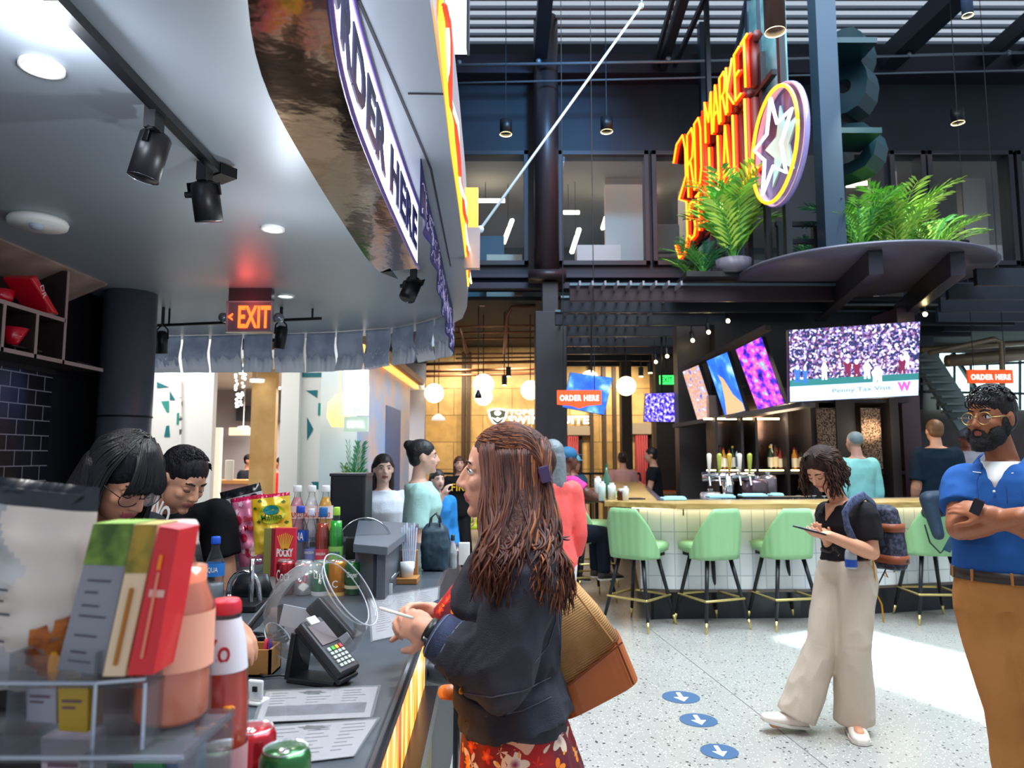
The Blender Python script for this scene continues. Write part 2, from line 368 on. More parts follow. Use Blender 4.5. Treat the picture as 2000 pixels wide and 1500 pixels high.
# office furniture
def office_chair(px, py, Y, lab, s=1., colr='#5a564f'):
    c = P(px, py, Y); t = thing('office_chair', lab, 'chair', (c.x, c.y, 4.0)); mm = mat('office_chair_'+colr, colr, .7)
    zz = c.z
    M().box((c.x, c.y, zz), (.42*s, .07, .5*s)).build('backrest', mm, t, bevel=.03)
    M().box((c.x, c.y+.2, zz-.3*s), (.42*s, .4, .08)).build('seat', mm, t, bevel=.02)
    M().cyl((c.x, c.y+.2, 4.0), (c.x, c.y+.2, zz-.32*s), .03).cyl((c.x, c.y+.2, 4.0), (c.x, c.y+.2, 4.05), .25).build('base', BLK, t)
office_chair(1303, 466, 11.9, 'grey high-backed chair by the office window beside the red neon numeral')
office_chair(1872, 494, 11.7, 'black low chair behind the office window at the right', .9, '#141418')
for nm, lab, px, py, Y, w_, h_, cl in (('office_cabinet', 'low cream cabinet in the office behind the second upper window', 1170, 495, 11.8, .75, .3, '#d9d2c2'), ('office_cabinet', 'low cream cabinets in the office beside the white blade sign', 985, 508, 11.8, .6, .2, '#d0c9b4'), ('office_desk', 'white office desk behind the far right upper window', 1935, 485, 11.8, .6, .12, '#d8d5d0'), ('office_screen', 'blue glowing screen in the office behind the blade sign', 940, 485, 12.2, .8, .45, '#3c6272')):
    c = P(px, py, Y); tag(M().bb(c.x-w_/2, c.x+w_/2, Y, Y+.4 if 'screen' not in nm else Y+.05, 4.0, c.z+h_/2).build(nm, mat('of'+cl, cl, .6), bevel=.01), lab, 'furniture')
area('office_light', (4, 13.5, zB), (4, 13.5, 4), 6, 40, (1, .93, .82))
# ---- columns
c = P(1067, 400, YF-.35)
cm = M().cyl((c.x, YF-.4, fz(548)), (c.x, YF-.4, 8.3), .19, n=28); cm.bb(c.x-.28, c.x+.28, YF-.6, YF-.2, fz(560), fz(545))
struct(cm, 'trim_column_upper', mat('column_dark', '#33282c', .4, .3), smooth=True)
c2 = P(1075, 700, 10.6)
struct(M().bb(c2.x-.23, c2.x+.23, 10.4, 10.9, 0, P(1075, 610, 10.5).z).bb(c2.x-.12, c2.x+.12, 10.55, 10.8, 2.6, 4.1), 'trim_column_lower', mat('pillar', '#2b2a2e', .5), bevel=.01)
# ---- roof: dark ribs with daylight between them, girders
ZR = 8.25
ribs = M()
y = 8.6
while y < 12.6:
    ribs.bb(-2.5, 12.5, y, y+.065, ZR, ZR+.045); y += .235
struct(ribs, 'ceiling_roof_deck', mat('roof_deck', '#7e8794', .5, .2))
gd = M()
gd.bar(P(1070, -60, 8.8), P(1052, 140, 10.9), .2, .25)
gd.bar(P(1352, -60, 8.8), P(1290, 140, 10.9), .12, .2); gd.bar(P(1330, -60, 8.8), P(1275, 140, 10.9), .05, .12); gd.bar(P(1402, -60, 9), P(1312, 140, 10.9), .06, .08)
gd.bar(P(1920, -60, 8.8), P(1720, 130, 10.9), .3, .3); gd.bar(P(2090, -30, 8.8), P(1910, 125, 10.9), .1, .25); gd.bar(P(2150, 0, 8.8), P(1975, 125, 10.9), .1, .2)
struct(gd, 'trim_roof_girders', mat('girder', '#1b2733', .5, .3))
pipe = M(); pipe.tube([P(870, 128, 10.3), P(1400, 119, 10.3), P(2100, 100, 10.3)], .022); pipe.tube([P(870, 163, 10.3), P(2100, 135, 10.3)], .014)
for px in (897, 1052, 1305, 1775, 1970): pipe.ell(P(px, 123-(px-870)*.018, 10.3), .04)
tag(pipe.build('sprinkler_pipe', mat('pipe_grey', '#7b8794', .4, .6), smooth=True), 'thin grey pipe running along the top of the dark upper wall', 'pipe')
# ---- ceiling under the upper floor, far hall
struct(M().bb(-1.5, 12, YF+.1, 19, 3.93, 3.99), 'ceiling_far_hall', mat('far_ceiling', '#100f12', .8))
def woodwall():
    m = mat('timber_wall', '#a8743a', .55); nt, b = nodes(m); L = nt.links.new
    tc = nt.nodes.new('ShaderNodeTexCoord'); mp = nt.nodes.new('ShaderNodeMapping'); mp.inputs['Rotation'].default_value = (R(90), 0, 0); L(tc.outputs['Object'], mp.inputs[0])
    br = nt.nodes.new('ShaderNodeTexBrick'); br.inputs['Scale'].default_value = 1.; br.inputs['Brick Width'].default_value = 1.3; br.inputs['Row Height'].default_value = .6; br.inputs['Mortar Size'].default_value = .008
    br.inputs['Color1'].default_value = lin('#c4a068'); br.inputs['Color2'].default_value = lin('#ab8850'); br.inputs['Mortar'].default_value = lin('#6a5030'); L(mp.outputs[0], br.inputs['Vector'])
    n = nt.nodes.new('ShaderNodeTexNoise'); n.inputs['Scale'].default_value = 5; n.inputs['Detail'].default_value = 8; L(tc.outputs['Object'], n.inputs['Vector'])
    mx = nt.nodes.new('ShaderNodeMix'); mx.data_type = 'RGBA'; mx.blend_type = 'OVERLAY'; mx.inputs['Factor'].default_value = .5; L(br.outputs[0], mx.inputs['A']); L(n.outputs[0], mx.inputs['B']); L(mx.outputs['Result'], b.inputs['Base Color'])
    return m
YW = 16.0
struct(M().bb(-3.2, 12, YW, YW+.15, 0, 3.95), 'wall_far', woodwall())
posts = M()
for px in (905, 915, 1155, 1180, 1200, 1275): 
    c = P(px, 800, YW-.1); posts.bb(c.x-.04, c.x+.04, YW-.15, YW, 0, 3.8)
struct(posts, 'trim_far_wall_battens', mat('batten', '#3a2a1c', .6))
colz = M()
for px, w_, Y in ((818, .22, 13.5), (1222, .2, 14), (1298, .36, 12.6)): 
    c = P(px, 800, Y); colz.bb(c.x-w_/2, c.x+w_/2, Y-.15, Y+.15, 0, 3.92)
struct(colz, 'trim_far_columns', mat('far_col', '#33261f', .6))
# dark doorways with red curtains
for k, (px0, px1, py0) in enumerate(((1108, 1137, 852), (1240, 1272, 850))):
    a = P(px0, py0, YW-.05); b_ = P(px1, py0, YW-.05)
    struct(M().bb(a.x, b_.x, YW-.06, YW-.01, 0, a.z), 'door_%d' % (k+1), mat('dark_opening', '#17080c', .8))
    cu = M().grid(lambda u, v: V((a.x+(b_.x-a.x)*u*.7, YW-.12+.03*math.sin(u*30), a.z*v)), 30, 1)
    tag(cu.build('red_curtain', mat('curtain_red', '#8d1220', .7, sheen=.3), solid=.01, smooth=True), ('dark red curtain in the far doorway left of the grey column', 'dark red curtain in the far doorway behind the bartender')[k], 'curtain')
for px0, px1, py0, py1 in ((1106, 1160, 832, 850), (1232, 1272, 826, 848)):
    a = P(px0, py0, YW-.1); b_ = P(px1, py1, YW-.1)
    struct(M().bb(a.x, b_.x, YW-.14, YW-.02, b_.z, a.z), 'trim_far_lintel', mat('lintel', '#8b7d6c', .6))
# ducts and pipes below the black ceiling
dp = M()
for py, Y in ((638, 11.6), (650, 12), (662, 12.4), (692, 13), (700, 14)): dp.tube([P(890, py, Y), P(1046, py-2, Y)], .018)
dp.tube([P(1046, 598, 11.4), P(1000, 600, 11.4), P(990, 618, 11.4), P(985, 690, 11.8)], .03)
dp.tube([P(898, 640, 11.6), P(912, 690, 11.8)], .03)
for py, Y in ((712, 13.5), (726, 14.5), (735, 15)): dp.tube([P(800, py, Y), P(1050, py-6, Y)], .03)
tag(dp.build('ceiling_pipes', mat('pipe_copper', '#7a4e38', .4, .5), smooth=True), 'brown pipes and conduits under the black far ceiling', 'pipe')
for px, py, Y, w_ in ((1015, 572, 11.5, .16), (942, 595, 11.5, .08)):
    c = P(px, py, Y); tag(M().box(c, (w_, .05, .05)).build('sprinkler_box', mat('pinkbox', '#c49a94', .5)), 'small pale %s fixture under the black far ceiling' % ('wide' if w_ > .1 else 'square'), 'fixture')
for x, y_ in ((0.2, 14.2), (2.2, 14.6), (-1.2, 14.4), (4.5, 14.5)):
    spot('far_wash', (x, y_, 3.6), (x, YW, 1.6), 230, (1, .84, .6), 120, .8, .2)
# ---- right end: bright stair and glazed wall behind the bar
struct(M().bb(5.5, 12, 15.7, 15.9, 0, 3.9), 'wall_far_right', mat('marble_dark', '#4a3d38', .3, col2='#2c2423', nscale=1.5, ndetail=8))
gl = M(); a = P(1835, 690, 15.4); b_ = P(2060, 800, 15.4); gl.bb(a.x, b_.x+1, 15.4, 15.45, b_.z, a.z)
struct(gl, 'window_9', mat('sky_glazing', '#d6efee', .4, emit=1.5, ecol='#cdeeee'))
st = M()
for i in range(7):
    px = 1800+i*32; st.bar(P(px, 690, 15.3), P(px, 800, 15.3), .04, .04)
st.bar(P(1795, 716, 15.3), P(2060, 706, 15.3), .05, .05); st.bar(P(1795, 765, 15.3), P(2060, 770, 15.3), .05, .05)
st.bar(P(1860, 690, 15.2), P(1945, 820, 15.2), .1, .06)
struct(st, 'trim_stair_railing', mat('stair_steel', '#2c3a3c', .4, .5))
so = M(); so.bar(P(1800, 690, 15.1), P(1890, 830, 15.1), .12, .5)
for i in range(9): c = P(1802+i*10, 706+i*14, 14.9); so.box(c, (.5, .4, .04))
tag(so.build('stair_flight', mat('stair_grey', '#8fa09f', .5)), 'pale metal stair flight rising behind the bar at the right', 'stair')
du = M(); du.tube([P(1815, 690, 13), P(1940, 662, 13), P(1957, 668, 13), P(1958, 780, 13)], .05, 10); du.tube([P(1850, 705, 13.6), P(2100, 684, 13.6)], .12, 10); du.tube([P(1800, 682, 14), P(2100, 664, 14)], .06, 8)
tag(du.build('duct_pipes', mat('duct_tan', '#a08f78', .4, .4), smooth=True), 'tan exposed ducts and bent pipe above the right order sign', 'duct')
# ================================================================ hall: pendants, rod, neon sign, canopy, plants
def pendant(px, py, Y, r, L, lab, ztop, colr='#14171d', glow=6, grp='ceiling can lights'):
    c = P(px, py, Y); t = thing('pendant_light', lab, 'lamp', c, None)
    M().cyl(c, c+V((0, 0, L)), r, n=20).build('lamp_body', mat('can_'+colr, colr, .4, .3), t, smooth=True)
    M().lathe([(r*.98, -.003), (r*.8, .02)], c, cap=False).lathe([(r*.85, .004), (.001, .004)], c).build('lamp_lens', mat('lens_warm', '#fff1c8', .4, emit=glow, ecol='#ffe9b0'), t)
    M().cyl(c+V((0, 0, L)), (c.x, c.y, ztop), .006, n=6).build('cord', BLK, t)
    return t
pendant(988, 262, 9.6, .085, .2, 'small black can light hanging above the window nearest the grey canopy', ZR)
pendant(1185, 257, 9.6, .085, .2, 'small black can light hanging above the window right of the round column', ZR)
pendant(1871, 240, 9.6, .085, .2, 'small black can light hanging above the far right office window', ZR)
pendant(1890, 30, 6.5, .05, .5, 'short blue-black can light hanging at the top right under the roof', ZR, '#2c3d55')
pendant(1514, 62, 4.3, .065, .9, 'large bronze can light with a warm lens hanging beside the neon sign', ZR, '#4a3328', 9)
# white stay rod
a, b_ = P(1252, 12, 7.0), P(938, 448, 5.6)
m_ = M().cyl(a, b_, .012, n=8).ell(a, .03).ell(b_, .03).cyl(b_, b_+V((-.2, 0, -.06)), .01, n=6).cyl(a, a+V((.1, 0, .9)), .01)
tag(m_.build('stay_rod', mat('rod_white', '#cfe0e8', .35, .3), smooth=True), 'slim white diagonal stay rod crossing in front of the upper windows', 'rod')

# ---- neon sign in the plane x = 2.6 - .04 y, read from the left
XS = 3.0; nS = V((1, .04, 0)).normalized()
def S(px, py, off=0.): return PP(px, py, (XS, 0, 0), nS) - nS*off
neon_o = mat('neon_orange', '#ff5a10', .4, emit=3.2, ecol='#ff4a0c'); neon_y = mat('neon_amber', '#ffb020', .4, emit=2.4, ecol='#ff8414')
neon_r = mat('neon_red', '#ff2a12', .4, emit=1.3, ecol='#ff2a0a'); neon_w = mat('neon_white', '#f4fff4', .4, emit=3.0, ecol='#e8fff0')
sign_box = mat('letter_can', '#5a1410', .5)
sgn = thing('neon_sign', 'orange neon lettering sign with a white star disc above the canopy', 'sign', S(1430, 430))
ey_ = V((0, 0, 1)); ex_ = V((.04, -1, 0)).normalized()
def strokes(g): # glyph strokes on a unit cell
    G = {'3': [[(0, .88), (.3, 1), (.8, 1), (1, .85), (1, .62), (.4, .5), (1, .4), (1, .12), (.8, 0), (.3, 0), (0, .14)]],
         'R': [[(0, 0), (0, 1), (.8, 1), (1, .8), (.8, .55), (0, .5)], [(.5, .5), (1, 0)]], 'D': [[(0, 0), (0, 1), (.7, 1), (1, .8), (1, .2), (.7, 0), (0, 0)]],
         'S': [[(1, .88), (.7, 1), (.2, 1), (0, .8), (.1, .58), (.9, .42), (1, .2), (.8, 0), (.2, 0), (0, .14)]], 'T': [[(0, 1), (1, 1)], [(.5, 1), (.5, 0)]],
         'M': [[(0, 0), (0, 1), (.5, .4), (1, 1), (1, 0)]], 'A': [[(0, 0), (.5, 1), (1, 0)], [(.2, .35), (.8, .35)]], 'K': [[(0, 0), (0, 1)], [(1, 1), (0, .45), (1, 0)]],
         'E': [[(1, 1), (0, 1), (0, 0), (1, 0)], [(0, .52), (.8, .52)]], 'H': [[(0, 0), (0, 1)], [(1, 0), (1, 1)], [(0, .5), (1, .5)]], 'L': [[(0, 1), (0, 0), (1, 0)]], '.': [[(0, 0), (0, .12)]], '|': [[(.5, 0), (.5, 1)]]}
    return G[g]
def sgn_y(px): # depth where the pixel column meets the plane
    return S(px, 300).y
def zat(py_, px): return S(px, py_).z
yA, yB = S(1326, 300).y, S(1478, 300).y
def letter(g, pxa, pxb, za, zb, parent, m1=neon_y, m2=neon_o):
    ya, yb = S(pxa, 300).y, S(pxb, 300).y
    def pt(u, v, off): 
        y = ya+(yb-ya)*u; return V((XS-.04*y, y, za+(zb-za)*v)) - nS*off
    base = M(); tb = M(); tb2 = M()
    for st_ in strokes(g):
        base.tube([pt(u, v, -.07) for u, v in st_], .06, 6); tb.tube([pt(u, v, .05) for u, v in st_], .0135, 8)
        tb2.tube([pt(u+.0, v+.0, .015) for u, v in st_], .022, 6)
    nm = {'|': 'divider', '.': 'full_stop'}.get(g, 'letter')
    p = base.build(nm, sign_box, parent, smooth=True); tb.build('neon_tube', m1, p, smooth=True); tb2.build('neon_outline', neon_r, p, smooth=True)
z_hb = zat(340, 1480)+.02; z_ht = zat(190, 1465); z_mb = z_ht+.12; z_mt = zat(60, 1472); z_stb = z_hb; 
for g, a, b_ in (('3', 1326, 1345),): letter(g, a-5, b_, z_hb-.12, zat(285, 1326), sgn)
z3t = zat(283, 1330)
for g, a, b_ in (('R', 1349, 1361), ('D', 1364, 1376)): letter(g, a, b_, z_hb+.62, zat(228, 1372), sgn, neon_y)
for g, a, b_ in (('S', 1349, 1361), ('T', 1363, 1374), ('.', 1378, 1379)): letter(g, a, b_, z_hb-.02, z_hb+.5, sgn, neon_y)
letter('|', 1377, 1385, z_hb+.05, zat(215, 1380), sgn, neon_r, neon_r)
for g, a, b_ in (('M', 1386, 1399), ('A', 1402, 1414), ('R', 1417, 1428), ('K', 1431, 1444), ('E', 1448, 1459), ('T', 1462, 1476)): letter(g, a, b_, z_mb, z_mt, sgn, neon_y)
for g, a, b_ in (('H', 1392, 1410), ('A', 1417, 1434), ('L', 1441, 1462), ('L', 1466, 1488)): letter(g, a, b_, z_hb, z_ht, sgn, neon_y)
# star disc
cs = S(1521, 292); 
def sp(a, r, off): return cs + ex_*(r*math.cos(a)) + ey_*(r*math.sin(a)) - nS*off
yl, yr = S(1488, 290).y, S(1556, 290).y; rx_ = abs(yl-yr)/2; rz_ = (zat(172, 1520)-zat(405, 1520))/2; 
cs = (S(1492, 292)+S(1560, 292))/2; cs.z = (zat(172, 1520)+zat(405, 1520))/2; Rr = rz_
n_ = 40
M().lathe([(Rr*1.0, -.03), (Rr*1.0, .02), (Rr*.97, .02), (Rr*.97, -.03)], cs, 48, ax=(ex_, ey_, -nS)).build('disc_rim', mat('rim_lilac', '#9a8fc0', .2, .3, emit=.08, ecol='#8a7fe0'), sgn, smooth=True)
M().lathe([(Rr*.95, -.03), (.001, -.03)], cs, 48, ax=(ex_, ey_, -nS)).build('disc_back', mat('disc_dark', '#241c28', .4, col2='#7c1f18', nscale=3), sgn)
M().tube([sp(2*math.pi*i/n_, Rr*.93, .07) for i in range(n_+1)], .018, 8).build('neon_ring', neon_y, sgn, smooth=True)
star = []
for i in range(11):
    a = math.pi/2 + i*math.pi/5; star.append(sp(a, Rr*(.82 if i % 2 == 0 else .36), .08))
M().tube(star, .017, 8).build('neon_star', neon_w, sgn, smooth=True)
star2 = [sp(math.pi/2 + i*math.pi/5, Rr*(.7 if i % 2 == 0 else .3), -.02) for i in range(10)]
M().add(star2, [tuple(range(10))]).build('star_plate', mat('star_pale', '#8fb0b0', .4), sgn, solid=.02)
fr = M()
for pa, pb, zz in ((1385, 1500, z_mb-.06), (1330, 1500, z_hb-.05)): fr.bar((XS-.04*S(pa, 300).y+.1, S(pa, 300).y, zz), (XS-.04*S(pb, 300).y+.1, S(pb, 300).y, zz), .06, .06)
for px in (1340, 1372, 1440, 1475, 1512): y_ = S(px, 300).y; fr.bb(XS-.04*y_+.08, XS-.04*y_+.14, y_-.04, y_+.04, 3.54, {1340: 5.4, 1372: 8.1}.get(px, 6.0))
fr.build('sign_frame', mat('frame_dark', '#14161c', .5, .4), sgn)
point('neon_glow', S(1440, 300, .5), 14, (1, .3, .08), .3)
# frame mast and glass panels at the right of the sign
mast = thing('steel_mast', 'tall dark steel mast standing on the canopy right of the neon sign', 'mast', (3.17, 7.2, 3.3))
ma = M(); c0 = P(1617, 300, 7.2); ma.bb(c0.x-.105, c0.x+.105, 7.1, 7.3, 3.54, 8.2); ma.build('post', mat('mast_blue', '#263646', .45, .4), mast)
m2 = M(); c3 = P(1374, 100, 10.6); m2.bb(c3.x-.08, c3.x+.08, 10.5, 10.65, 3.54, 8.2); c4 = P(1466, 0, 8.3); m2.bb(c4.x-.05, c4.x+.05, 8.3, 8.4, z_mt, 8.2)
tag(m2.build('sign_support_posts', mat('mast_blue', '#263646', .45, .4)), 'pair of dark steel posts holding the neon sign up to the roof', 'post')
scr = thing('glass_screen', 'teal glass panels in a dark frame leaning between the star disc and the mast', 'screen', (2.6, 6.5, 3.4))
xg = 3.24
def G(y, z): return V((xg-.046*y, y*1.15, 1.5+(z-1.5)*1.15))
M().add([G(6.35, 4.1), G(6.9, 4.1), G(6.9, 6.5), G(6.35, 7.3)], [(0, 1, 2, 3)]).add([G(7.0, 4.1), G(7.6, 4.1), G(7.6, 5.9), G(7.0, 6.4)], [(0, 1, 2, 3)]).build('glass_panel', mat('teal_glass', '#4f8a96', .25, alpha=.75, col2='#7fb4b8', nscale=2.5), scr, solid=.015)
f2 = M(); f2.bar(G(6.3, 7.4), G(7.7, 5.85), .07, .07); f2.bar(G(6.95, 3.5), G(6.95, 6.6), .05, .05); f2.bar(G(7.65, 3.5), G(7.65, 5.9), .05, .05); f2.bar(G(6.3, 4.05), G(7.7, 4.05), .05, .05)
f2.build('frame', mat('mast_blue', '#263646', .45, .4), scr)
# railing frames below the glass
ra = M(); Yr = 7.5
for px in (1522, 1545, 1590): a = P(px, 440, Yr); ra.bb(a.x-.025, a.x+.025, Yr-.03, Yr+.03, 3.54, a.z-(0 if px != 1545 else .28))
for py, p0, p1 in ((438, 1515, 1620), (472, 1520, 1592), (502, 1522, 1546)): a, b_ = P(p0, py, Yr), P(p1, py, Yr); ra.bar(a, b_, .05, .05)
tag(ra.build('steel_railing', mat('rail_dark', '#12161c', .4, .4)), 'dark stepped steel railing on the canopy between the potted palm and the mast', 'railing')
# big sign characters on the other face, seen edge on
teal = mat('teal_letter', '#0c2a33', .35, .3); 
oth = thing('channel_letters', 'large dark teal three-dimensional sign characters right of the mast', 'sign', (3.6, 7.7, 4))
for ch, py0, py1, pxx, dp_ in (('3', 50, 215, 1675, .42), ('D', 236, 335, 1688, .42)):
    a = P(pxx, py0, 7.6); b_ = P(pxx, py1, 7.6); h = a.z-b_.z; m_ = M()
    text(m_, ch, (a.x, 7.75, (a.z+b_.z)/2), V((.68, -.73, 0)), (0, 0, 1), 1, w=.42+.08*(ch == 'D'), h=h, depth=.34, bold=.045)
    m_.build('character', teal, oth)
oth['label'] = 'large dark teal three-dimensional sign characters right of the mast'

for z in (4.9, 5.9, 7.0): M().bb(c0.x+.1, P(1680, 300, 7.7).x, 7.22, 7.7, z-.03, z+.03).build('bracket', teal, oth)
# ---- canopy over the bar
beam = mat('canopy_beam', '#1d222b', .4, .3); beamr = mat('canopy_beam_front', '#2a1a20', .45, .2)
ZC = P(1300, 572, 7.8).z
can = thing('bar_canopy', 'dark steel slatted canopy over the bar carrying the sign and plants', 'canopy', (2.5, 8.5, ZC))
xr = 6.8
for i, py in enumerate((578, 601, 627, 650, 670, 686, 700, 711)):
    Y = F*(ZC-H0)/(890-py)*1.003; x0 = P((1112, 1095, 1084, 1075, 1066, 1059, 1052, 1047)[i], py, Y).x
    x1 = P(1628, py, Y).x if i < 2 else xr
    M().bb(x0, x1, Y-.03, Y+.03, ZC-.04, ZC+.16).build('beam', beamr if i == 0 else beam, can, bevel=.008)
    M().bb(x0, x1, Y-.07, Y-.03, ZC+.135, ZC+.16).build('beam_flange', mat('highlight_paint', '#5f7480', .35, .5), can)  # daylight catching the fin tops, put in as a paler strip
lo = M()
for i in range(9):
    x = .75+i*.14; lo.bar((x, 7.75, ZC+.1), (x-.1, 13.2, ZC+.1), .02, .05)
lo.build('cross_bars', mat('cross_bar', '#8b8790', .4, .5), can)
M().bb(1.95, 3.2, 7.85, 9.0, ZC+.2, ZC+.26).build('top_deck', mat('deck_black', '#0e0f12', .7), can)
M().bb(2.9, xr, 9.3, 12.5, ZC+.17, ZC+.2).build('underside', mat('deck_black', '#0e0f12', .7), can)
dk_ = M(); dk_.lathe([(.001, 0), (1.35, 0), (1.4, .03), (1.35, .06), (.001, .06)], (0, 0, 0), 56)
cx, cy = 3.85, 7.75
dk_.v = [(a[0]*.95+cx, a[1]*.85+cy, a[2]+ZC+.18) for a in dk_.v]
dk_.build('disc_deck', mat('disc_grey', '#474351', .4, .2), can, smooth=True)
for (pa, ya, pb, yb) in (((1600, 600), 9.2, (1712, 535), 6.75), ((1720, 640), 10.5, (1872, 535), 6.8), ((1500, 650), 11.5, (1560, 622), 9.8)):
    a = P(pa[0], pa[1], ya); b_ = P(pb[0], pb[1], yb); a.z = b_.z = ZC+.06
    M().bar(a, b_, .13, .24).build('cantilever_beam', mat('cant', '#2c2a33', .35, .4), can, bevel=.006)
for px0, py in ((1905, 546), (1850, 575), (1835, 600), (1830, 620), (1840, 640)):
    Y = F*(ZC-H0)/(890-py); a = P(px0, py, Y); M().bb(a.x, 7.6+Y*.2, Y-.03, Y+.03, ZC-.04, ZC+.14).build('beam', beam, can)
hg = M()
for px in (1130, 1260): c = P(px, 740, 9.3); hg.cyl((c.x, 9.3, c.z), (c.x, 9.3, 8.2), .006, n=6)
# spot lights under canopy
for k, (px, py, Y) in enumerate(((1281, 707, 11), (1303, 696, 10.5), (1326, 681, 10), (1353, 665, 9.6), (1384, 649, 9.2), (1422, 627, 8.7), (1807, 614, 8.3))):
    c = P(px, py, Y); t = thing('canopy_spotlight', 'tiny warm spotlight under the canopy, ' + ('farthest of the slanting row', 'second from the far end', 'third from the far end', 'middle of the slanting row', 'third from the near end', 'nearest of the row over the televisions', 'alone right of the big television')[k], 'lamp', c, 'spotlights under the canopy')
    M().cyl(c+V((0, .02, .02)), c+V((0, .06, .12)), .03, n=10).build('lamp_body', BLK, t)
    M().ell(c, .024, 10, 6).build('bulb', mat('bulb_hot', '#fff3d0', .4, emit=22, ecol='#ffe2a0'), t)
    M().cyl(c+V((0, .06, .1)), V((c.x, c.y+.06, ZC)), .008, n=6).build('stem', BLK, t)
spot('bar_down', (3.6, 7.9, 3.0), (3.3, 7.3, 1.0), 60, (1, .85, .65), 110, .9, .2)
spot('bar_down_two', (5.2, 8.2, 3.0), (5.0, 7.8, 1.0), 50, (1, .85, .65), 110, .9, .2)

# ---- palms
leafs = [mat('leaf_%d' % i, c, .45, spec=.6) for i, c in enumerate(('#78b83a', '#4a9238', '#a8cf4c', '#2f7550'))]
def palm(name, lab, base, h, nfr, spread, seed, pot=None, mats=(0, 1, 2), droop=1.):
    r = random.Random(seed); t = thing(name, lab, 'plant', base)
    fr_m = M(); st_m = M()
    for k in range(nfr):
        az = r.uniform(0, 2*math.pi); L = h*r.uniform(.6, 1.05); out = spread*r.uniform(.35, 1.)
        pts = []
        for i in range(9):
            s = i/8; pts.append(base+V((math.cos(az)*out*s**1.5, math.sin(az)*out*s**1.5, L*(s*1.25-.42*droop*s**2.6))))
        fr_m.cur = k % 3; st_m.tube(pts, [.009*(1-.8*i/8) for i in range(9)], 5)
        for i in range(2, 9):
            for q in (0, .5):
                if i == 8 and q: continue
                p = pts[i] if not q else (pts[i]+pts[min(i+1, 8)])/2; d = (pts[min(i+1, 8)]-pts[i-1]).normalized(); side = d.cross(V((0, 0, 1))).normalized()
                ll = h*.24*(1-abs(i-5)/9)*r.uniform(.8, 1.1)
                for sg in (-1, 1):
                    tip = p+(side*sg*.8+d*.75+V((0, 0, -.15*r.random()))).normalized()*ll; md = (p+tip)/2+V((0, 0, ll*.08)); wv = d*(.035*h)
                    fr_m.add([p, md+wv*.6, tip, md-wv*.6], [(0, 1, 2, 3)])
    fr_m.build('fronds', [leafs[mats[0]], leafs[mats[1]], leafs[mats[2]]], t); st_m.build('stems', leafs[mats[1]], t, smooth=True)
    if pot: M().lathe([(pot[0]*.9, 0), (pot[0], pot[1]), (pot[0]*.9, pot[1]), (pot[0]*.85, pot[1]*.85), (.001, pot[1]*.85)], base+V((0, 0, -.02)), 28).build('pot', mat('pot_grey', '#5a5562', .5), t, smooth=True)
    return t
DK = ZC+.27
def onto(px, py, Y): c = P(px, py, Y); return V((c.x, c.y, DK))
b1 = P(1434, 555, 7.95); b1.z = DK
palm('potted_palm', 'bright green palm in a grey pot on the canopy below the neon letters', b1, 1.22, 36, .58, 3, (.2, .16))
b2 = P(1375, 560, 8.2); b2.z = DK
palm('palm_shrub', 'low bushy fern spilling left of the potted palm on the canopy', b2, .5, 28, .5, 5, None, (1, 1, 3))
b2 = P(1352, 562, 8.6); b2.z = DK
palm('palm_shrub', 'olive-tinted low plant at the far left end of the canopy greenery', b2, .42, 18, .4, 9, None, (1, 0, 3))
for k, (px, Y, h, sp_, sd, mt_, lab) in enumerate(((1755, 7.6, .95, .6, 11, (0, 2, 0), 'tallest light green palm on the disc deck right of the mast'), (1680, 7.4, .78, .6, 12, (3, 1, 0), 'blue-green palm on the disc deck next to the mast'), (1815, 7.9, .8, .6, 13, (0, 2, 1), 'yellow-green palm arching over the right side of the disc deck'), (1590, 8.4, .6, .3, 14, (1, 3, 1), 'dark green fern behind the stepped railing'), (1720, 8.4, .75, .5, 15, (1, 1, 3), 'dark green palm behind the two brighter palms on the disc deck'))):
    c = P(px, 520, Y); c.z = DK if k != 3 else DK; palm('palm_plant', lab, c, h, 26, sp_, sd, (.18, .14), mt_)
spot('plant_light', (2.0, 7.0, 5.4), (2.2, 8.0, 3.6), 120, (1, .95, .75), 70); spot('plant_light_two', (3.8, 6.2, 5.8), (4.3, 7.7, 3.7), 150, (.95, 1, .8), 70)

# ================================================================ order signs, globes, far sign, televisions
def order_sign(px0, px1, py0, py1, Y, lab, arrow=True, hang=3.2):
    a, b_ = P(px0, py0, Y), P(px1, py1, Y); cx_ = (a.x+b_.x)/2; w_ = b_.x-a.x; h = a.z-b_.z
    t = thing('order_sign', lab, 'sign', (cx_, Y, b_.z))
    pts = [V((a.x, Y, a.z)), V((b_.x, Y, a.z)), V((b_.x, Y, b_.z+h*.12))]
    if arrow: pts += [V((cx_+w_*.2, Y, b_.z+h*.05)), V((cx_, Y, b_.z-h*.12)), V((cx_-w_*.2, Y, b_.z+h*.05))]
    pts += [V((a.x, Y, b_.z+h*.12))]
    M().slab(pts, (0, 1, 0), .03).build('board', mat('sign_orange', '#e8501c', .5, emit=.25, ecol='#ff5a1e'), t)
    text(M(), 'ORDER HERE', (cx_, Y-.004, (a.z+b_.z)/2+h*.02), (1, 0, 0), (0, 0, 1), 1, w=w_*.88, h=h*.36, bold=.03, spacing=1.15).build('lettering', mat('letter_white', '#f6f0ea', .5, emit=.9), t)
    for x in (a.x+w_*.15, b_.x-w_*.15): M().cyl((x, Y+.015, a.z), (x, Y+.015, hang), .005, n=6).build('hanger', BLK, t)
order_sign(1088, 1175, 762, 794, 8.0, 'orange hanging order sign in front of the tilted blue television', hang=8.2)
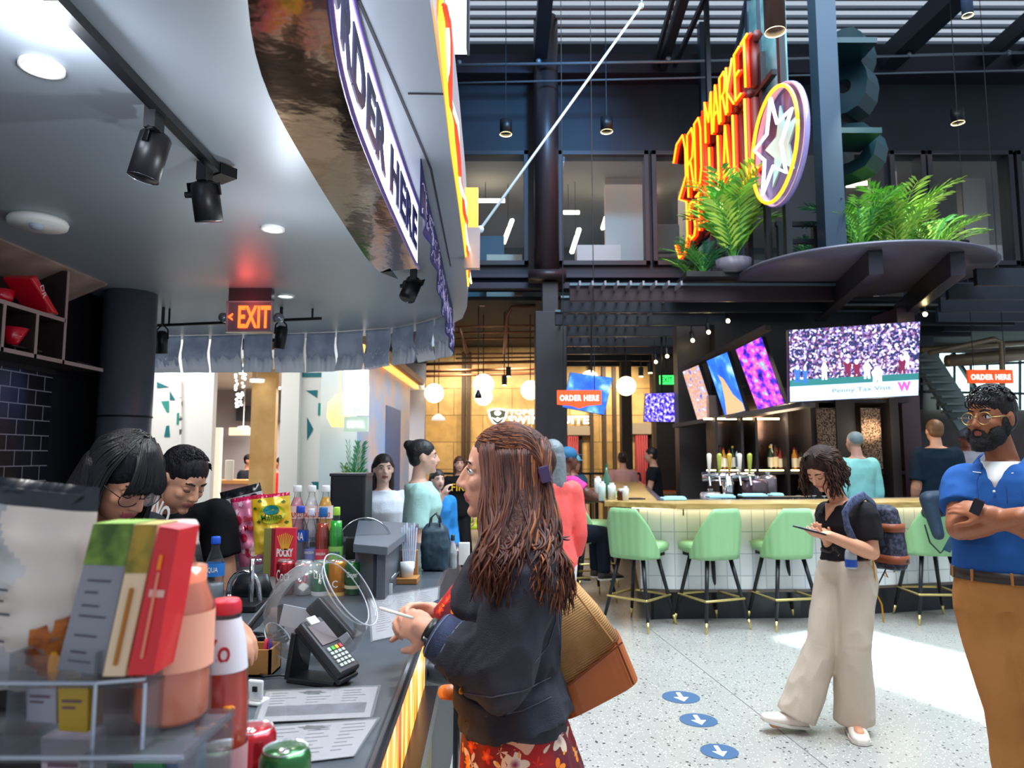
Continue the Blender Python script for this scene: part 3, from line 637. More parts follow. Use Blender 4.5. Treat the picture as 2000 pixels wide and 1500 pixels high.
order_sign(1890, 1980, 722, 752, 8.8, 'orange hanging order sign above the man in the blue polo', False, hang=8.2)
globe_m = mat('globe_glow', '#fff6dc', .4, emit=2.6, ecol='#ffeecb')
for k, (px, py, r_, Y, lab) in enumerate(((848, 768, 19, 12.2, 'leftmost glowing white globe lamp before the timber wall'), (944, 751, 21, 12.2, 'upper globe lamp of the close pair before the timber wall'), (944, 774, 18, 13.2, 'lower globe lamp of the close pair before the timber wall'), (1036, 762, 19, 12.2, 'globe lamp touching the left side of the grey column'), (1223, 754, 19, 12.2, 'globe lamp right of the tilted blue television'), (1152, 740, 17, 13.4, 'globe lamp half hidden above the orange order sign'))):
    c = P(px, py, Y); rr = r_/F*Y; t = thing('globe_lamp', lab, 'lamp', c, 'white globe lamps')
    M().ell(c, rr, 24, 16).build('globe', globe_m, t, smooth=True); M().cyl(c+V((0, 0, rr)), (c.x, c.y, 3.93), .008, n=6).build('cord', BLK, t)
for k, (px, py, Y) in enumerate(((856, 818, 14.5), (934, 774, 11.6))):
    c = P(px, py, Y); t = thing('dome_pendant', ('white dome pendant lamp in front of the timber wall at the left', 'small dark disc pendant in front of the globe pair')[k], 'lamp', c)
    q = (.14, .06)[k]; M().lathe([(q, -.03), (q*.9, .02), (q*.5, .07), (.02, .1)], c, 24).build('shade', mat('dome_w', '#e8e2d6', .5, emit=.5) if k == 0 else BLK, t, smooth=True); M().cyl(c+V((0, 0, .09)), (c.x, c.y, 3.93), .008, n=6).build('cord', BLK, t)
for k, (px, py, Y) in enumerate(((985, 752, 12.0), (993, 735, 12.2), (1252, 735, 12.5), (1270, 728, 12.5))):
    c = P(px, py, Y); t = thing('track_spot', 'small black can spotlight under the far ceiling ' + ('beside the globe pair', 'just above the one beside the globe pair', 'left of the green exit sign', 'closest to the green exit sign')[k], 'lamp', c)
    M().cyl(c, c+V((0, 0, .16)), .045, n=12).build('lamp_body', BLK, t); M().cyl(c+V((0, 0, -.01)), c, .035, n=12).build('lamp_lens', mat('lens_warm', '#fff1c8'), t); M().cyl(c+V((0, 0, .16)), (c.x, c.y, 3.93), .01, n=6).build('stem', BLK, t)
# illuminated sign on the far wall
Ys = YW-.12; sw = thing('wall_sign', 'white glowing shield emblem and lettering on the timber wall', 'sign', P(1050, 830, Ys))
glow = mat('sign_white_glow', '#ffffff', .4, emit=1.1)
a = P(952, 797, Ys); b_ = P(992, 797, Ys); c = P(972, 833, Ys); w_ = b_.x-a.x; h = a.z-c.z
def shield(s, y): return [V((c.x+dx*w_/2*s, y, c.z+h*(.55+(dz-.55)*s))) for dx, dz in ((-1, .9), (-.5, .98), (0, 1), (.5, .98), (1, .9), (.85, .5), (.5, .2), (0, 0), (-.5, .2), (-.85, .5))]
M().slab(shield(1, Ys), (0, 1, 0), .08).build('shield', glow, sw)
M().slab(shield(.8, Ys-.02), (0, 1, 0), .02).build('shield_inset', mat('shield_dark', '#2e3a30', .5), sw)
e_ = M(); e_.ell((c.x, Ys-.04, c.z+h*.72), (w_*.16, .02, h*.13)); e_.slab([V((c.x-w_*.32, Ys-.05, c.z+h*.5)), V((c.x-w_*.1, Ys-.05, c.z+h*.42)), V((c.x, Ys-.05, c.z+h*.5)), V((c.x+w_*.1, Ys-.05, c.z+h*.42)), V((c.x+w_*.32, Ys-.05, c.z+h*.5)), V((c.x, Ys-.05, c.z+h*.25))], (0, 1, 0), .03)
e_.build('emblem', glow, sw)
d0, d1 = P(994, 805, Ys), P(1098, 805, Ys); t1 = M(); text(t1, 'TOPGOLF', ((d0.x+P(1078, 805, Ys).x)/2, Ys, d0.z), (1, 0, 0), (0, 0, 1), 1, w=P(1078, 805, Ys).x-d0.x, h=.12, bold=.03, depth=.03, spacing=1.1)
e0, e1 = P(992, 820, Ys), P(1150, 820, Ys); text(t1, 'SWING SUITE', ((e0.x+e1.x)/2, Ys, e0.z), (1, 0, 0), (0, 0, 1), 1, w=e1.x-e0.x, h=.18, bold=.03, depth=.03, spacing=1.1)
t1.build('lettering', glow, sw)
# green exit sign far
c = P(1302, 742, 12); t = thing('exit_sign', 'small green exit sign far behind the tilted televisions', 'sign', c)
M().box(c, (.24, .04, .15)).build('case', mat('exit_green', '#2fdd55', .5, emit=1.6), t); text(M(), 'EXIT', c+V((0, -.025, 0)), (1, 0, 0), (0, 0, 1), 1, w=.18, h=.09, bold=.02).build('lettering', mat('exit_dark', '#0a5a20', .5), t)
M().cyl(c+V((0, 0, .07)), (c.x, c.y, 3.93), .01, n=6).build('stem', BLK, t)

def screen_mat(name, kind):
    m = bpy.data.materials.new(name); m.use_nodes = True; nt = m.node_tree; b = nt.nodes['Principled BSDF']; L = nt.links.new
    b.inputs['Base Color'].default_value = (.01, .01, .01, 1); b.inputs['Roughness'].default_value = .2
    tc = nt.nodes.new('ShaderNodeTexCoord'); uvn = tc.outputs['UV']
    def ramp(src, stops):
        r = nt.nodes.new('ShaderNodeValToRGB'); r.color_ramp.interpolation = 'LINEAR'
        while len(r.color_ramp.elements) < len(stops): r.color_ramp.elements.new(.5)
        for e, (p_, c_) in zip(r.color_ramp.elements, stops): e.position = p_; e.color = lin(c_)
        L(src, r.inputs[0]); return r.outputs[0]
    def noise(sc, st, det=4):
        mp = nt.nodes.new('ShaderNodeMapping'); mp.inputs['Scale'].default_value = st; L(uvn, mp.inputs[0])
        n = nt.nodes.new('ShaderNodeTexNoise'); n.inputs['Scale'].default_value = sc; n.inputs['Detail'].default_value = det; L(mp.outputs[0], n.inputs['Vector']); return n.outputs[0]
    if kind == 'crowd':
        mp = nt.nodes.new('ShaderNodeMapping'); mp.inputs['Scale'].default_value = (1.8, 1, 1); L(uvn, mp.inputs[0]); vo = nt.nodes.new('ShaderNodeTexVoronoi'); vo.inputs['Scale'].default_value = 36; L(mp.outputs[0], vo.inputs['Vector']); sp = nt.nodes.new('ShaderNodeSeparateColor'); L(vo.outputs['Color'], sp.inputs[0])
        col = ramp(sp.outputs[0], [(.05, '#14204a'), (.35, '#2a2f66'), (.5, '#7a3a5e'), (.7, '#8f84d0'), (1, '#f4f0ff')])
    elif kind == 'action': col = ramp(noise(4.5, (1, 1.6, 1), 5), [(.3, '#12104a'), (.42, '#4a2bd0'), (.5, '#c63be0'), (.57, '#e86a7a'), (.63, '#5aa0f0'), (.72, '#f0e6ff')])
    elif kind == 'court': col = ramp(noise(4, (1, 2, 1), 5), [(.3, '#3a55b8'), (.45, '#c9a28a'), (.55, '#b87f66'), (.62, '#8fa9e8'), (.7, '#f2e6e0')])
    elif kind == 'blue': col = ramp(noise(2.2, (1, 1, 1), 3), [(.3, '#1f49d8'), (.5, '#2f6df0'), (.58, '#5a9cf2'), (.66, '#a9d0f8')])
    else: col = ramp(noise(9, (1.5, 1, 1), 4), [(.3, '#160f4a'), (.45, '#3a26c8'), (.55, '#8f7df0'), (.65, '#eae6ff')])
    L(col, b.inputs['Emission Color']); b.inputs['Emission Strength'].default_value = 1.15; return m
def tv(corners, lab, kind, thick=.06, extra=None):
    tl, tr, br, bl = corners; n = (tr-tl).cross(bl-tl).normalized(); cen = sum(corners, V((0, 0, 0)))/4
    if n.y < 0: n = -n
    t = thing('television', lab, 'television', cen)
    s = 1.015; out = [cen+(q-cen)*s for q in corners]
    M().slab([q+n*.006 for q in out], n, thick).build('frame', BLK2, t)
    o = M().add([tl, tr, br, bl], [(0, 1, 2, 3)]).build('screen', screen_mat('screen_'+kind+str(len(bpy.data.materials)), kind), t, fix=False)
    uv = o.data.uv_layers.new(name='UV'); 
    for i, c_ in enumerate(((0, 1), (1, 1), (1, 0), (0, 0))): uv.data[i].uv = c_
    if extra: extra(t, tl, tr, br, bl, n)
    M().cyl(cen+n*thick, cen+n*(thick+.25), .03, n=8).build('mount', BLK, t)
    return t
def bil(c, u, v): return c[0]*(1-u)*(1-v)+c[1]*u*(1-v)+c[2]*u*v+c[3]*(1-u)*v
def big_extra(t, tl, tr, br, bl, n):
    c = (tl, tr, br, bl); q = lambda u0, v0, u1, v1, off=.004: [bil(c, u0, v0)-n*off, bil(c, u1, v0)-n*off, bil(c, u1, v1)-n*off, bil(c, u0, v1)-n*off]
    M().add(q(0, .79, 1, 1), [(0, 1, 2, 3)]).build('caption_bar', mat('tv_bar', '#a9bff0', .4, emit=1.0), t)
    M().add(q(0, .70, 1, .79), [(0, 1, 2, 3)]).build('pitch', mat('tv_pitch', '#2a6a6a', .4, emit=.8), t)
    for u, v, w_, ci in ((.27, .58, .05, 0), (.45, .55, .06, 1), (.52, .57, .06, 1), (.6, .6, .06, 0), (.68, .68, .09, 0), (.87, .56, .06, 1), (.9, .5, .05, 0), (.06, .6, .05, 2), (.12, .62, .04, 2)):
        cc = bil(c, u, v); W = (tr-tl); Hh = (bl-tl); pl = M(); pl.cur = 1
        body = [(-.5, -.2), (-.2, -.55), (.2, -.55), (.5, -.2), (.35, .35), (.4, 1), (.12, 1), (0, .5), (-.15, 1), (-.4, 1), (-.35, .35)]
        pl.add([cc+W*(a_*w_)+Hh*(b__*.14)-n*.006 for a_, b__ in body], [tuple(range(11))]); pl.cur = 0
        pl.add([cc+W*(math.cos(k)*w_*.25)+Hh*(-.07+math.sin(k)*.035)-n*.007 for k in [i*.7 for i in range(9)]], [tuple(range(9))])
        pl.build('pictured_player', [mat('tv_white', '#f2f2ff', .4, emit=1.2), (mat('tv_white', '#f2f2ff'), mat('tv_maroon', '#6a1f3c', .4, emit=.9), mat('tv_blue', '#2f5ad8', .4, emit=1.))[ci]], t, fix=False)
    ex = (tr-tl).normalized(); ey = (tl-bl).normalized(); W = (tr-tl).length
    text(M(), 'Penny Tax Visit', bil(c, .56, .885)-n*.006, ex, ey, 1, w=W*.44, h=.055, depth=.001).build('caption', mat('tv_txt', '#5a6ab8', .4, emit=.6), t)
    text(M(), 'W', bil(c, .89, .87)-n*.006, ex, ey, 1, w=W*.1, h=.1, depth=.001, bold=.06).build('emblem', mat('tv_w', '#b04a9a', .4, emit=.9), t)
Yt = 7.6
tv([P(1541, 645, Yt), P(1797, 628, Yt-.1), P(1793, 772, Yt-.1), P(1543, 785, Yt)], 'largest television, showing a football game above the bar', 'crowd', extra=big_extra)
# slanted row, in the vertical plane through these points
pA = V((P(1335, 760, 9.4).x, 9.4, 0)); pB = V((P(1535, 730, 7.9).x, 7.9, 0)); nn = (pB-pA).cross(V((0, 0, 1)))
def W_(px, py, off=0): return PP(px, py, pA, nn)
def blue_extra(t, tl, tr, br, bl, n):
    c = (tl, tr, br, bl); M().add([bil(c, u, v)-n*.006 for u, v in ((.1, 1), (.25, .75), (.35, .45), (.3, .3), (.5, .4), (.7, .7), (1, .88), (1, 1))], [tuple(range(8))]).build('picture_figure', mat('tv_tan', '#b89a70', .4, emit=.9), t, fix=False)
tv([W_(1333, 726), W_(1364, 713), W_(1397, 815), W_(1363, 823)], 'tilted television farthest along the slanting row, showing a court', 'court')
tv([W_(1380, 705), W_(1420, 688), W_(1456, 802), W_(1416, 812)], 'tilted television in the middle of the row, with a bright blue picture', 'blue', extra=blue_extra)
tv([W_(1437, 683), W_(1487, 658), W_(1532, 788), W_(1480, 800)], 'tilted television nearest in the row, with a purple and magenta picture', 'action')
pA2 = V((P(1100, 760, 9.6).x, 9.6, 0)); 
tv([P(1114, 728, 9.2), P(1196, 738, 9.2), P(1180, 810, 9.2), P(1099, 795, 9.2)], 'crooked television with a blue picture behind the orange order sign', 'blue')
tv([P(1261, 769, 10.5), P(1323, 767, 10.5), P(1322, 824, 10.5), P(1258, 823, 10.5)], 'small violet television between the globe lamp and the slanting row', 'violet')
# hangers for the two loose screens
tag(M().cyl(P(1155, 728, 9.27), P(1155, 560, 9.27), .012).cyl(P(1292, 768, 10.6), P(1292, 600, 10.6), .015).build('screen_hangers', BLK), 'thin black poles carrying the two free-hanging televisions', 'pole')
# ================================================================ bar
top_edge = [(1.55, 12.0), (1.25, 9.6), (.86, 6.75), (1.45, 6.4), (2.75, 6.42), (4.9, 6.95), (7.2, 8.6)]
def offset(poly, d):
    out = []
    for i, p in enumerate(poly):
        a = V(poly[max(i-1, 0)]+(0,)); b = V(poly[min(i+1, len(poly)-1)]+(0,)); t = (b-a).normalized(); n = V((-t.y, t.x, 0))
        out.append((p[0]+n.x*d, p[1]+n.y*d))
    return out
def ribbon(m, o1, o2, z0, z1):
    k = len(o1)
    for i in range(k-1):
        a, b, c, d = o1[i], o1[i+1], o2[i+1], o2[i]
        m.add([(q[0], q[1], z) for z in (z0, z1) for q in (a, b, c, d)], [(0, 1, 2, 3), (4, 5, 6, 7), (0, 1, 5, 4), (1, 2, 6, 5), (2, 3, 7, 6), (3, 0, 4, 7)])
    return m
inner = offset(top_edge, .55); base_o = offset(top_edge, .33); base_i = offset(top_edge, .45); kick_o = offset(top_edge, .42)
bar = thing('bar_counter', 'long bar counter with an oak top and white glazed tile front', 'bar', (2.7, 6.8, 0))
oak = mat('oak_top', '#c7a465', .35, col2='#a07f45', nscale=4, stretch=(.6, 6, 6), ndetail=6)
ribbon(M(), top_edge, inner, 1.03, 1.08).build('counter_top', oak, bar, bevel=.004)
def tilem():
    m = mat('white_tile', '#f2f5f5', .12, spec=.7); nt, b = nodes(m); L = nt.links.new
    tc = nt.nodes.new('ShaderNodeTexCoord'); mp = nt.nodes.new('ShaderNodeMapping'); mp.inputs['Rotation'].default_value = (R(90), 0, 0); L(tc.outputs['Object'], mp.inputs[0])
    br = nt.nodes.new('ShaderNodeTexBrick'); br.offset = 0.; br.inputs['Scale'].default_value = 1.; br.inputs['Brick Width'].default_value = .12; br.inputs['Row Height'].default_value = .2; br.inputs['Mortar Size'].default_value = .004
    br.inputs['Color1'].default_value = lin('#f2f5f4'); br.inputs['Color2'].default_value = lin('#e4e9ec'); br.inputs['Mortar'].default_value = lin('#b9c3ca'); L(mp.outputs[0], br.inputs['Vector']); L(br.outputs[0], b.inputs['Base Color'])
    bp = nt.nodes.new('ShaderNodeBump'); bp.inputs['Strength'].default_value = .5; L(br.outputs['Fac'], bp.inputs['Height']); bp.invert = True; L(bp.outputs[0], b.inputs['Normal']); return m
ribbon(M(), base_o, base_i, .26, 1.03).build('tile_front', tilem(), bar)
ribbon(M(), kick_o, base_i, 0, .26).build('kick_base', mat('kick', '#26282d', .4), bar)
ribbon(M(), offset(top_edge, .32), offset(top_edge, .40), .255, .28).build('kick_trim', mat('kick_trim', '#6a5f5a', .4, .5), bar)
glowm = mat('strip_warm', '#fff2d0', .4, emit=3.5, ecol='#ffe6b8')
ribbon(M(), offset(top_edge, .26), offset(top_edge, .285), 1.012, 1.028).build('light_strip', glowm, bar)
ribbon(M(), offset(top_edge, .50), offset(top_edge, .56), .98, 1.085).build('drip_rail', mat('steel_rail', '#a9a7ad', .25, .9), bar)
for i in range(7):
    a, b_ = base_o[2+min(i//2, 3)], base_o[3+min(i//2, 3)]
hk = M()
for px in (1346, 1590): c = PZ(px, 1000, 1.0); hk.cyl((c.x, c.y+.22, 1.03), (c.x, c.y+.22, .95), .006, n=6)
hk.build('bag_hooks', BLK, bar)
# inner work top
wk = thing('bar_worktop', 'stainless steel work top and dark cabinets inside the bar', 'counter', (3, 8, 0))
i1 = offset(top_edge, .62); i2 = offset(top_edge, .95)
ribbon(M(), i1[2:], i2[2:], .86, .9).build('steel_top', mat('steel_top', '#77747c', .25, .9), wk); ribbon(M(), i1[2:], i2[2:], .0, .86).build('cabinet', mat('undercab', '#1c1b20', .5), wk)
# back bar core
cor = thing('back_bar', 'dark back bar unit with lit mirrored shelves under the televisions', 'shelving', (3.2, 8.6, 0))
dkc = mat('core_dark', '#2a2628', .5, .2); mir = mat('mirror_bronze', '#7d675a', .18, .9, col2='#4a3a36', nscale=2.)
def cp(px, Y): return P(px, 860, Y).x
x0, x1 = cp(1395, 8.7), cp(1765, 8.2)
M().bb(x0, x1, 8.9, 9.0, .0, 2.25).build('back_panel', mir, cor)
for z0, z1, y0 in ((1.28, 1.32, 8.55), (.0, .9, 8.3), (2.12, 2.3, 8.4), (.88, .93, 8.25)): M().bb(x0 if z0 != 2.12 else cp(1535, 8.4), x1+.2, y0, 8.95, z0, z1).build('shelf', dkc, cor)
dv = M()
for px in (1400, 1450, 1478, 1538, 1590, 1640): x = cp(px, 8.5); dv.bb(x-.015, x+.015, 8.5, 8.9, .9, 2.2 if px > 1530 else 1.95)
for px, w_ in ((1590, .1), (1650, .22), (1745, .1)): x = cp(px, 8.4); dv.bb(x-w_/2, x+w_/2, 8.35, 8.9, .9, 2.3)
dv.build('uprights', dkc, cor)
gs = M(); 
for pa, pb in ((1380, 1445), (1455, 1530), (1545, 1585)): gs.bb(cp(pa, 8.5), cp(pb, 8.5), 8.52, 8.54, 1.322, 1.335); gs.bb(cp(pa, 8.5), cp(pb, 8.5), 8.6, 8.62, 1.93 if pa < 1500 else 2.10, 1.95 if pa < 1500 else 2.12)
gs.build('shelf_lights', mat('shelf_glow', '#fff0cf', .4, emit=6, ecol='#ffe2a8'), cor)
mg = M()
for px0, px1 in ((1596, 1632), (1682, 1720)): mg.bb(cp(px0, 8.3), cp(px1, 8.3), 8.28, 8.3, 1.35, 2.05)
mg.build('mesh_doors', mat('mesh_amber', '#8a715c', .3, .8, col2='#2a1f1a', nscale=60, ndetail=1), cor)
# curved header below the slanted screens
hd = M(); hd.bar(PP(1325, 832, pA, nn), PP(1580, 790, pA, nn), .2, .05); hd.bar(PP(1335, 722, pA+V((.15, .1, 0)), nn), PP(1500, 640, pA+V((.15, .1, 0)), nn), .1, .06)
hd.build('screen_ledge', mat('ledge', '#4a4240', .5), cor)
M().bb(cp(1325, 9.9), cp(1400, 9.9), 9.85, 10.1, 0, ZC).build('core_column', mat('core_col', '#3a3534', .5), cor)
M().bb(cp(1400, 9.6), x1, 9.55, 9.8, 0, ZC).build('core_body', mat('core_blk', '#141315', .6), cor)
M().bb(cp(1765, 8.6), cp(1800, 8.6), 8.6, 9.2, 0, ZC).build('core_post', mat('core_purple', '#3d2c38', .4), cor)
point('back_bar_glow', (3.2, 8.45, 1.9), 10, (1, .8, .55), .2); point('back_bar_glow_two', (4.2, 8.2, 1.8), 6, (1, .8, .55), .2)
# bottles
def bottle_proto(name, col, h, r, neck=.35, label=None, capc='#222222', liq=None):
    t = thing(name, '-', 'bottle')
    M().lathe([(r*.9, 0), (r, h*.03), (r, h*(1-neck)), (r*.4, h*(1-neck*.55)), (r*.36, h*.96), (r*.36, h)], n=14).build('glass_body', mat('btl_'+col, col, .12, spec=.8, coat=.5), t, smooth=True)
    M().cyl((0, 0, h*.93), (0, 0, h*1.02), r*.42, n=12).build('stopper', mat('cap_'+capc, capc, .4), t)
    if label: M().lathe([(r*1.01, h*.15), (r*1.01, h*(.9-neck))], n=14, cap=False).build('paper_label', mat('lbl_'+label, label, .6), t, smooth=True)
    return t
protos = [bottle_proto('liquor_bottle', c, h, .035, .35, l, k) for c, h, l, k in (('#4a2410', .30, '#e9d9b0', '#111111'), ('#1c3a22', .29, '#d8d0bc', '#c09a3a'), ('#c98a2a', .27, '#f2ead8', '#7a1a1a'), ('#d8dcd8', .31, '#3a5a8a', '#999999'), ('#7a1c14', .26, '#e8e0d0', '#111111'))]
r_ = random.Random(3); used = set(); sectors = {0: 'left lit bay', 1: 'middle lit bay', 2: 'right lit bay'}
cnt = 0
for sec, (pa, pb, n_) in enumerate(((1400, 1445, 5), (1500, 1534, 7), (1545, 1583, 5))):
    for i in range(n_):
        px = pa+(pb-pa)*(i+.5)/n_; k = (i*2+sec) % 5; x = cp(px, 8.7)
        names_ = ('brown', 'dark green', 'amber', 'clear', 'red'); loc = V((x, 8.68+.05*(i % 2), 1.322))
        lab = '%s liquor bottle on the back bar shelf, %s, %s from its left' % (names_[k], sectors[sec], ('first', 'second', 'third', 'fourth', 'fifth', 'sixth', 'seventh')[i])
        if k not in used: used.add(k); o = protos[k]; o.location = loc; o['label'] = lab; o['group'] = 'bottles on the back bar'
        else: dup(protos[k], loc, 0, lab, 'bottles on the back bar')
# beer tap tower
tp = thing('beer_tap_tower', 'polished beer tap tower with several handles standing inside the bar', 'tap', V((P(1422, 950, 7.9).x, 7.9, .9)))
X = tp.location.x; M().cyl((X, 7.9, .9), (X, 7.9, 1.3), .06).cyl((X-.28, 7.9, 1.27), (X+.28, 7.9, 1.27), .05).build('tower', CHROME, tp, smooth=True)
for i in range(5):
    x = X-.22+i*.11; M().cyl((x, 7.85, 1.3), (x, 7.83, 1.36), .012).cap((x, 7.83, 1.36), (x, 7.82, 1.5), .018, .028).build('tap_handle', mat('hd%d' % (i % 3), ('#e8e0d0', '#a8b04a', '#c9a23a')[i % 3], .4), tp, smooth=True)
    M().cyl((x, 7.84, 1.27), (x, 7.8, 1.18), .012).build('spout', CHROME, tp)
def simple(name, lab, cat, m, mt, group=None, **k): return tag(m.build(name, mt, **k), lab, cat, group)
for k, (px, w_, h, c_) in enumerate(((1472, .28, .34, '#6b5a62'), (1497, .18, .38, '#8d7f84'), (1385, .22, .2, '#d8d4d2'))):
    x = cp(px, 7.95); t = thing('bar_appliance', ('bronze steel ice bin inside the bar right of the taps', 'tall steel pitcher inside the bar next to the ice bin', 'white box on the inner bar top left of the taps')[k], 'appliance', (x, 7.95, .9))
    M().lathe([(w_*.5, 0), (w_*.52, h*.9), (w_*.45, h), (w_*.2, h*1.02)], (x, 7.95, .9), 20).build('body', mat('app'+c_, c_, .25, .7), t, smooth=True); M().cyl((x, 7.95, .9+h), (x, 7.95, .94+h), w_*.15).build('knob', CHROME, t)
# glassware rack at right
gr = M(); gp = thing('wine_glass', 'stemmed glass on the inner bar rack behind the curly-haired woman, first of its row', 'glass')
M().lathe([(.032, 0), (.036, .05), (.028, .09), (.006, .1), (.005, .15), (.028, .16), (.028, .165)], n=14).build('bowl', mat('glassware', '#cfd8dc', .08, alpha=.55, spec=1., metal=.2), gp, smooth=True)
gp.location = (cp(1545, 7.9), 7.9, .9)
for i in range(1, 8): dup(gp, (cp(1545, 7.9)+i*.085, 7.9+.07*(i % 2), .9), 0, 'stemmed glass on the inner bar rack behind the curly-haired woman, %s of its row' % ('', 'second', 'third', 'fourth', 'fifth', 'sixth', 'seventh', 'last')[i], 'glasses on the inner rack')
gp['group'] = 'glasses on the inner rack'
# things on the bar top
def on_bar(px, py): return PZ(px, py, 1.08)
for px, py, w_, lab in ((1315, 977, .22, 'folded pale blue napkin nearest the left bar corner'), (1407, 973, .26, 'pale blue folded towel at the middle of the bar top'), (1470, 971, .26, 'pale blue towel left of the drip mat'), (1515, 970, .12, 'small rolled pale blue cloth beside the drip mat')):
    c = on_bar(px, py); simple('folded_towel', lab, 'towel', M().box((c.x, c.y, 1.095), (w_, .16, .024)).box((c.x+.02, c.y+.02, 1.11), (w_*.8, .12, .012)), mat('towel_blue', '#9fd4dc', .8), bevel=.008)
c = on_bar(1500, 973); simple('drip_mat', 'black rubber mat on the bar top before the appliances', 'mat', M().box((c.x+.12, c.y+.1, 1.087), (.7, .22, .012)), BLK2, bevel=.004)
c = on_bar(1232, 975); simple('menu_folder', 'black bill folder on the left corner of the bar', 'folder', M().box((c.x, c.y, 1.086), (.24, .16, .01), R(10)), BLK2)
g1 = on_bar(1185, 975)
t = thing('sauce_bottle', 'green wine bottle standing on the left end of the bar', 'bottle', (g1.x+.0, g1.y, 1.08)); M().lathe([(.036, 0), (.037, .2), (.014, .26), (.013, .32)], (g1.x, g1.y, 1.08)).build('glass_body', mat('btl_green', '#3e6a54', .15, coat=.5), t, smooth=True); M().cyl((g1.x, g1.y, 1.39), (g1.x, g1.y, 1.42), .015).build('stopper', mat('gfoil', '#1d5a34', .4), t)
for k, (px, c_, h, r__) in enumerate(((1168, '#e6ece8', .2, .035), (1195, '#dfe9e6', .14, .04), (1212, '#4a1a14', .09, .034), (1176, '#cfe3dc', .16, .035), (1222, '#e9e4dc', .12, .03))):
    g = on_bar(px, 975+k); t = thing('condiment_bottle', ('white squeeze bottle at the left end of the bar', 'white paper cup with straw next to the green bottle', 'dark drink in a short glass at the left of the bar', 'pale tumbler behind the squeeze bottle', 'small white jar right of the short dark drink')[k], 'container', (g.x, g.y, 1.08))
    M().lathe([(r__*.9, 0), (r__, h*.8), (r__*.9, h)], (g.x, g.y, 1.08)).build('body', mat('cond'+c_, c_, .35), t, smooth=True); M().cyl((g.x, g.y, 1.08+h), (g.x, g.y, 1.1+h), r__*.6).build('lid', mat('condlid', '#c9d8cf' if k else '#dadada', .4), t)
c = on_bar(1192, 968); simple('green_box', 'green-lidded food box between the cups on the bar', 'box', M().box((c.x, c.y, 1.1), (.14, .1, .05)), mat('greenbox', '#9ad07a', .5), bevel=.005)
# ---- stools
green = mat('mint_leather', '#8fbd86', .38, spec=.5)
def stool(lab):
    t = thing('bar_stool', lab, 'stool', (0, 0, 0), 'mint bar stools')
    seat = M().loft([(V((0, .04, .64)), V((.19, 0, 0)), V((0, .19, 0))), (V((0, .05, .66)), V((.22, 0, 0)), V((0, .235, 0))), (V((0, .05, .71)), V((.225, 0, 0)), V((0, .25, 0))), (V((0, .05, .735)), V((.2, 0, 0)), V((0, .2, 0)))], 28, pw=3.2)
    seat.build('seat', green, t, smooth=True)
    bk = M(); nu, nv = 60, 10
    def shell(s_):
        def f(u, v):
            a = R(-205+ 230*u); # around the back: -y is the back
            a = R(-90 + (u-.5)*176); fall = max(0, abs(u-.5)*2-.30)/.70
            top = 1.04 - .34*min(1, fall*1.25)**1.1; z = .60+(top-.60)*v; r = .222 + .012*s_ + .04*v*(1-fall) - .0*(1-v)
            rib = .006*abs(math.sin(u*math.pi*11))*s_ if v > .08 else 0
            x, y_ = math.cos(a)*(r+rib), math.sin(a)*(r+rib); q = 3.0
            sc = 1/((abs(math.cos(a))**q+abs(math.sin(a))**q)**(1/q)); return V((x*sc*.97, y_*sc*.9+.02, z))
        return f
    fo, fi = shell(1), shell(-1.6); o = len(bk.v)
    bk.grid(fo, nu, nv); k1 = (nu+1)*(nv+1); bk.grid(fi, nu, nv)
    for i in range(nu): bk.f.append((nv*(nu+1)+i, nv*(nu+1)+i+1, k1+nv*(nu+1)+i+1, k1+nv*(nu+1)+i)); bk.mi.append(0); bk.f.append((i, i+1, k1+i+1, k1+i)); bk.mi.append(0)
    for i in range(nv):
        for e in (0, nu): bk.f.append((i*(nu+1)+e, (i+1)*(nu+1)+e, k1+(i+1)*(nu+1)+e, k1+i*(nu+1)+e)); bk.mi.append(0)
    bk.build('backrest', green, t, smooth=True)
    M().box((0, .02, .625), (.34, .34, .03)).build('seat_base', BLK, t)
    for sx in (-1, 1):
        for sy in (-1, 1):
            a, b_ = V((sx*.12, sy*.12+.02, .62)), V((sx*.235, sy*.235+.02, .0)); k_ = a+(b_-a)*.86
            l = M().cyl(a, k_, .02, .014).build('leg', mat('leg_black', '#16181d', .4), t, smooth=True); M().cyl(k_, b_, .0145, .008).build('brass_tip', BRASS, l, smooth=True)
    q = .2; zz = .26; ring = [V((-q, -q+.02, zz)), V((q, -q+.02, zz)), V((q, q+.02, zz)), V((-q, q+.02, zz)), V((-q, -q+.02, zz))]
    fr_ = M()
    for i in range(4): fr_.cap(ring[i], ring[i+1], .011, n=8)
    fr_.build('foot_ring', BRASS, t, smooth=True)
    return t
spots = [(1240, 1168, -42, 6.55, 'mint bar stool turned right, the one nearest the left corner of the bar'), (1382, 1160, 22, 6.5, 'mint bar stool turned left, second from the left corner'), (1521, 1168, 12, 6.55, 'mint bar stool left of the curly-haired woman'), (1800, 1168, -2, 6.75, 'mint bar stool with the dark backpack hung over it'), (1925, 1168, 5, 7.0, 'mint bar stool half hidden behind the man in blue'), (1140, 1120, -75, 7.7, 'mint bar stool on the left side of the bar under the man in pink'), (1152, 1110, -80, 8.6, 'farthest mint bar stool on the left side of the bar')]
for i, (px, py, rz, Y, lab) in enumerate(spots):
    x = (px-1000)/F*Y
    if i == 0: st0 = stool(lab); st0.location = (x, Y, 0); st0.rotation_euler = (0, 0, R(rz))
    else: dup(st0, (x, Y, 0), R(rz), lab)
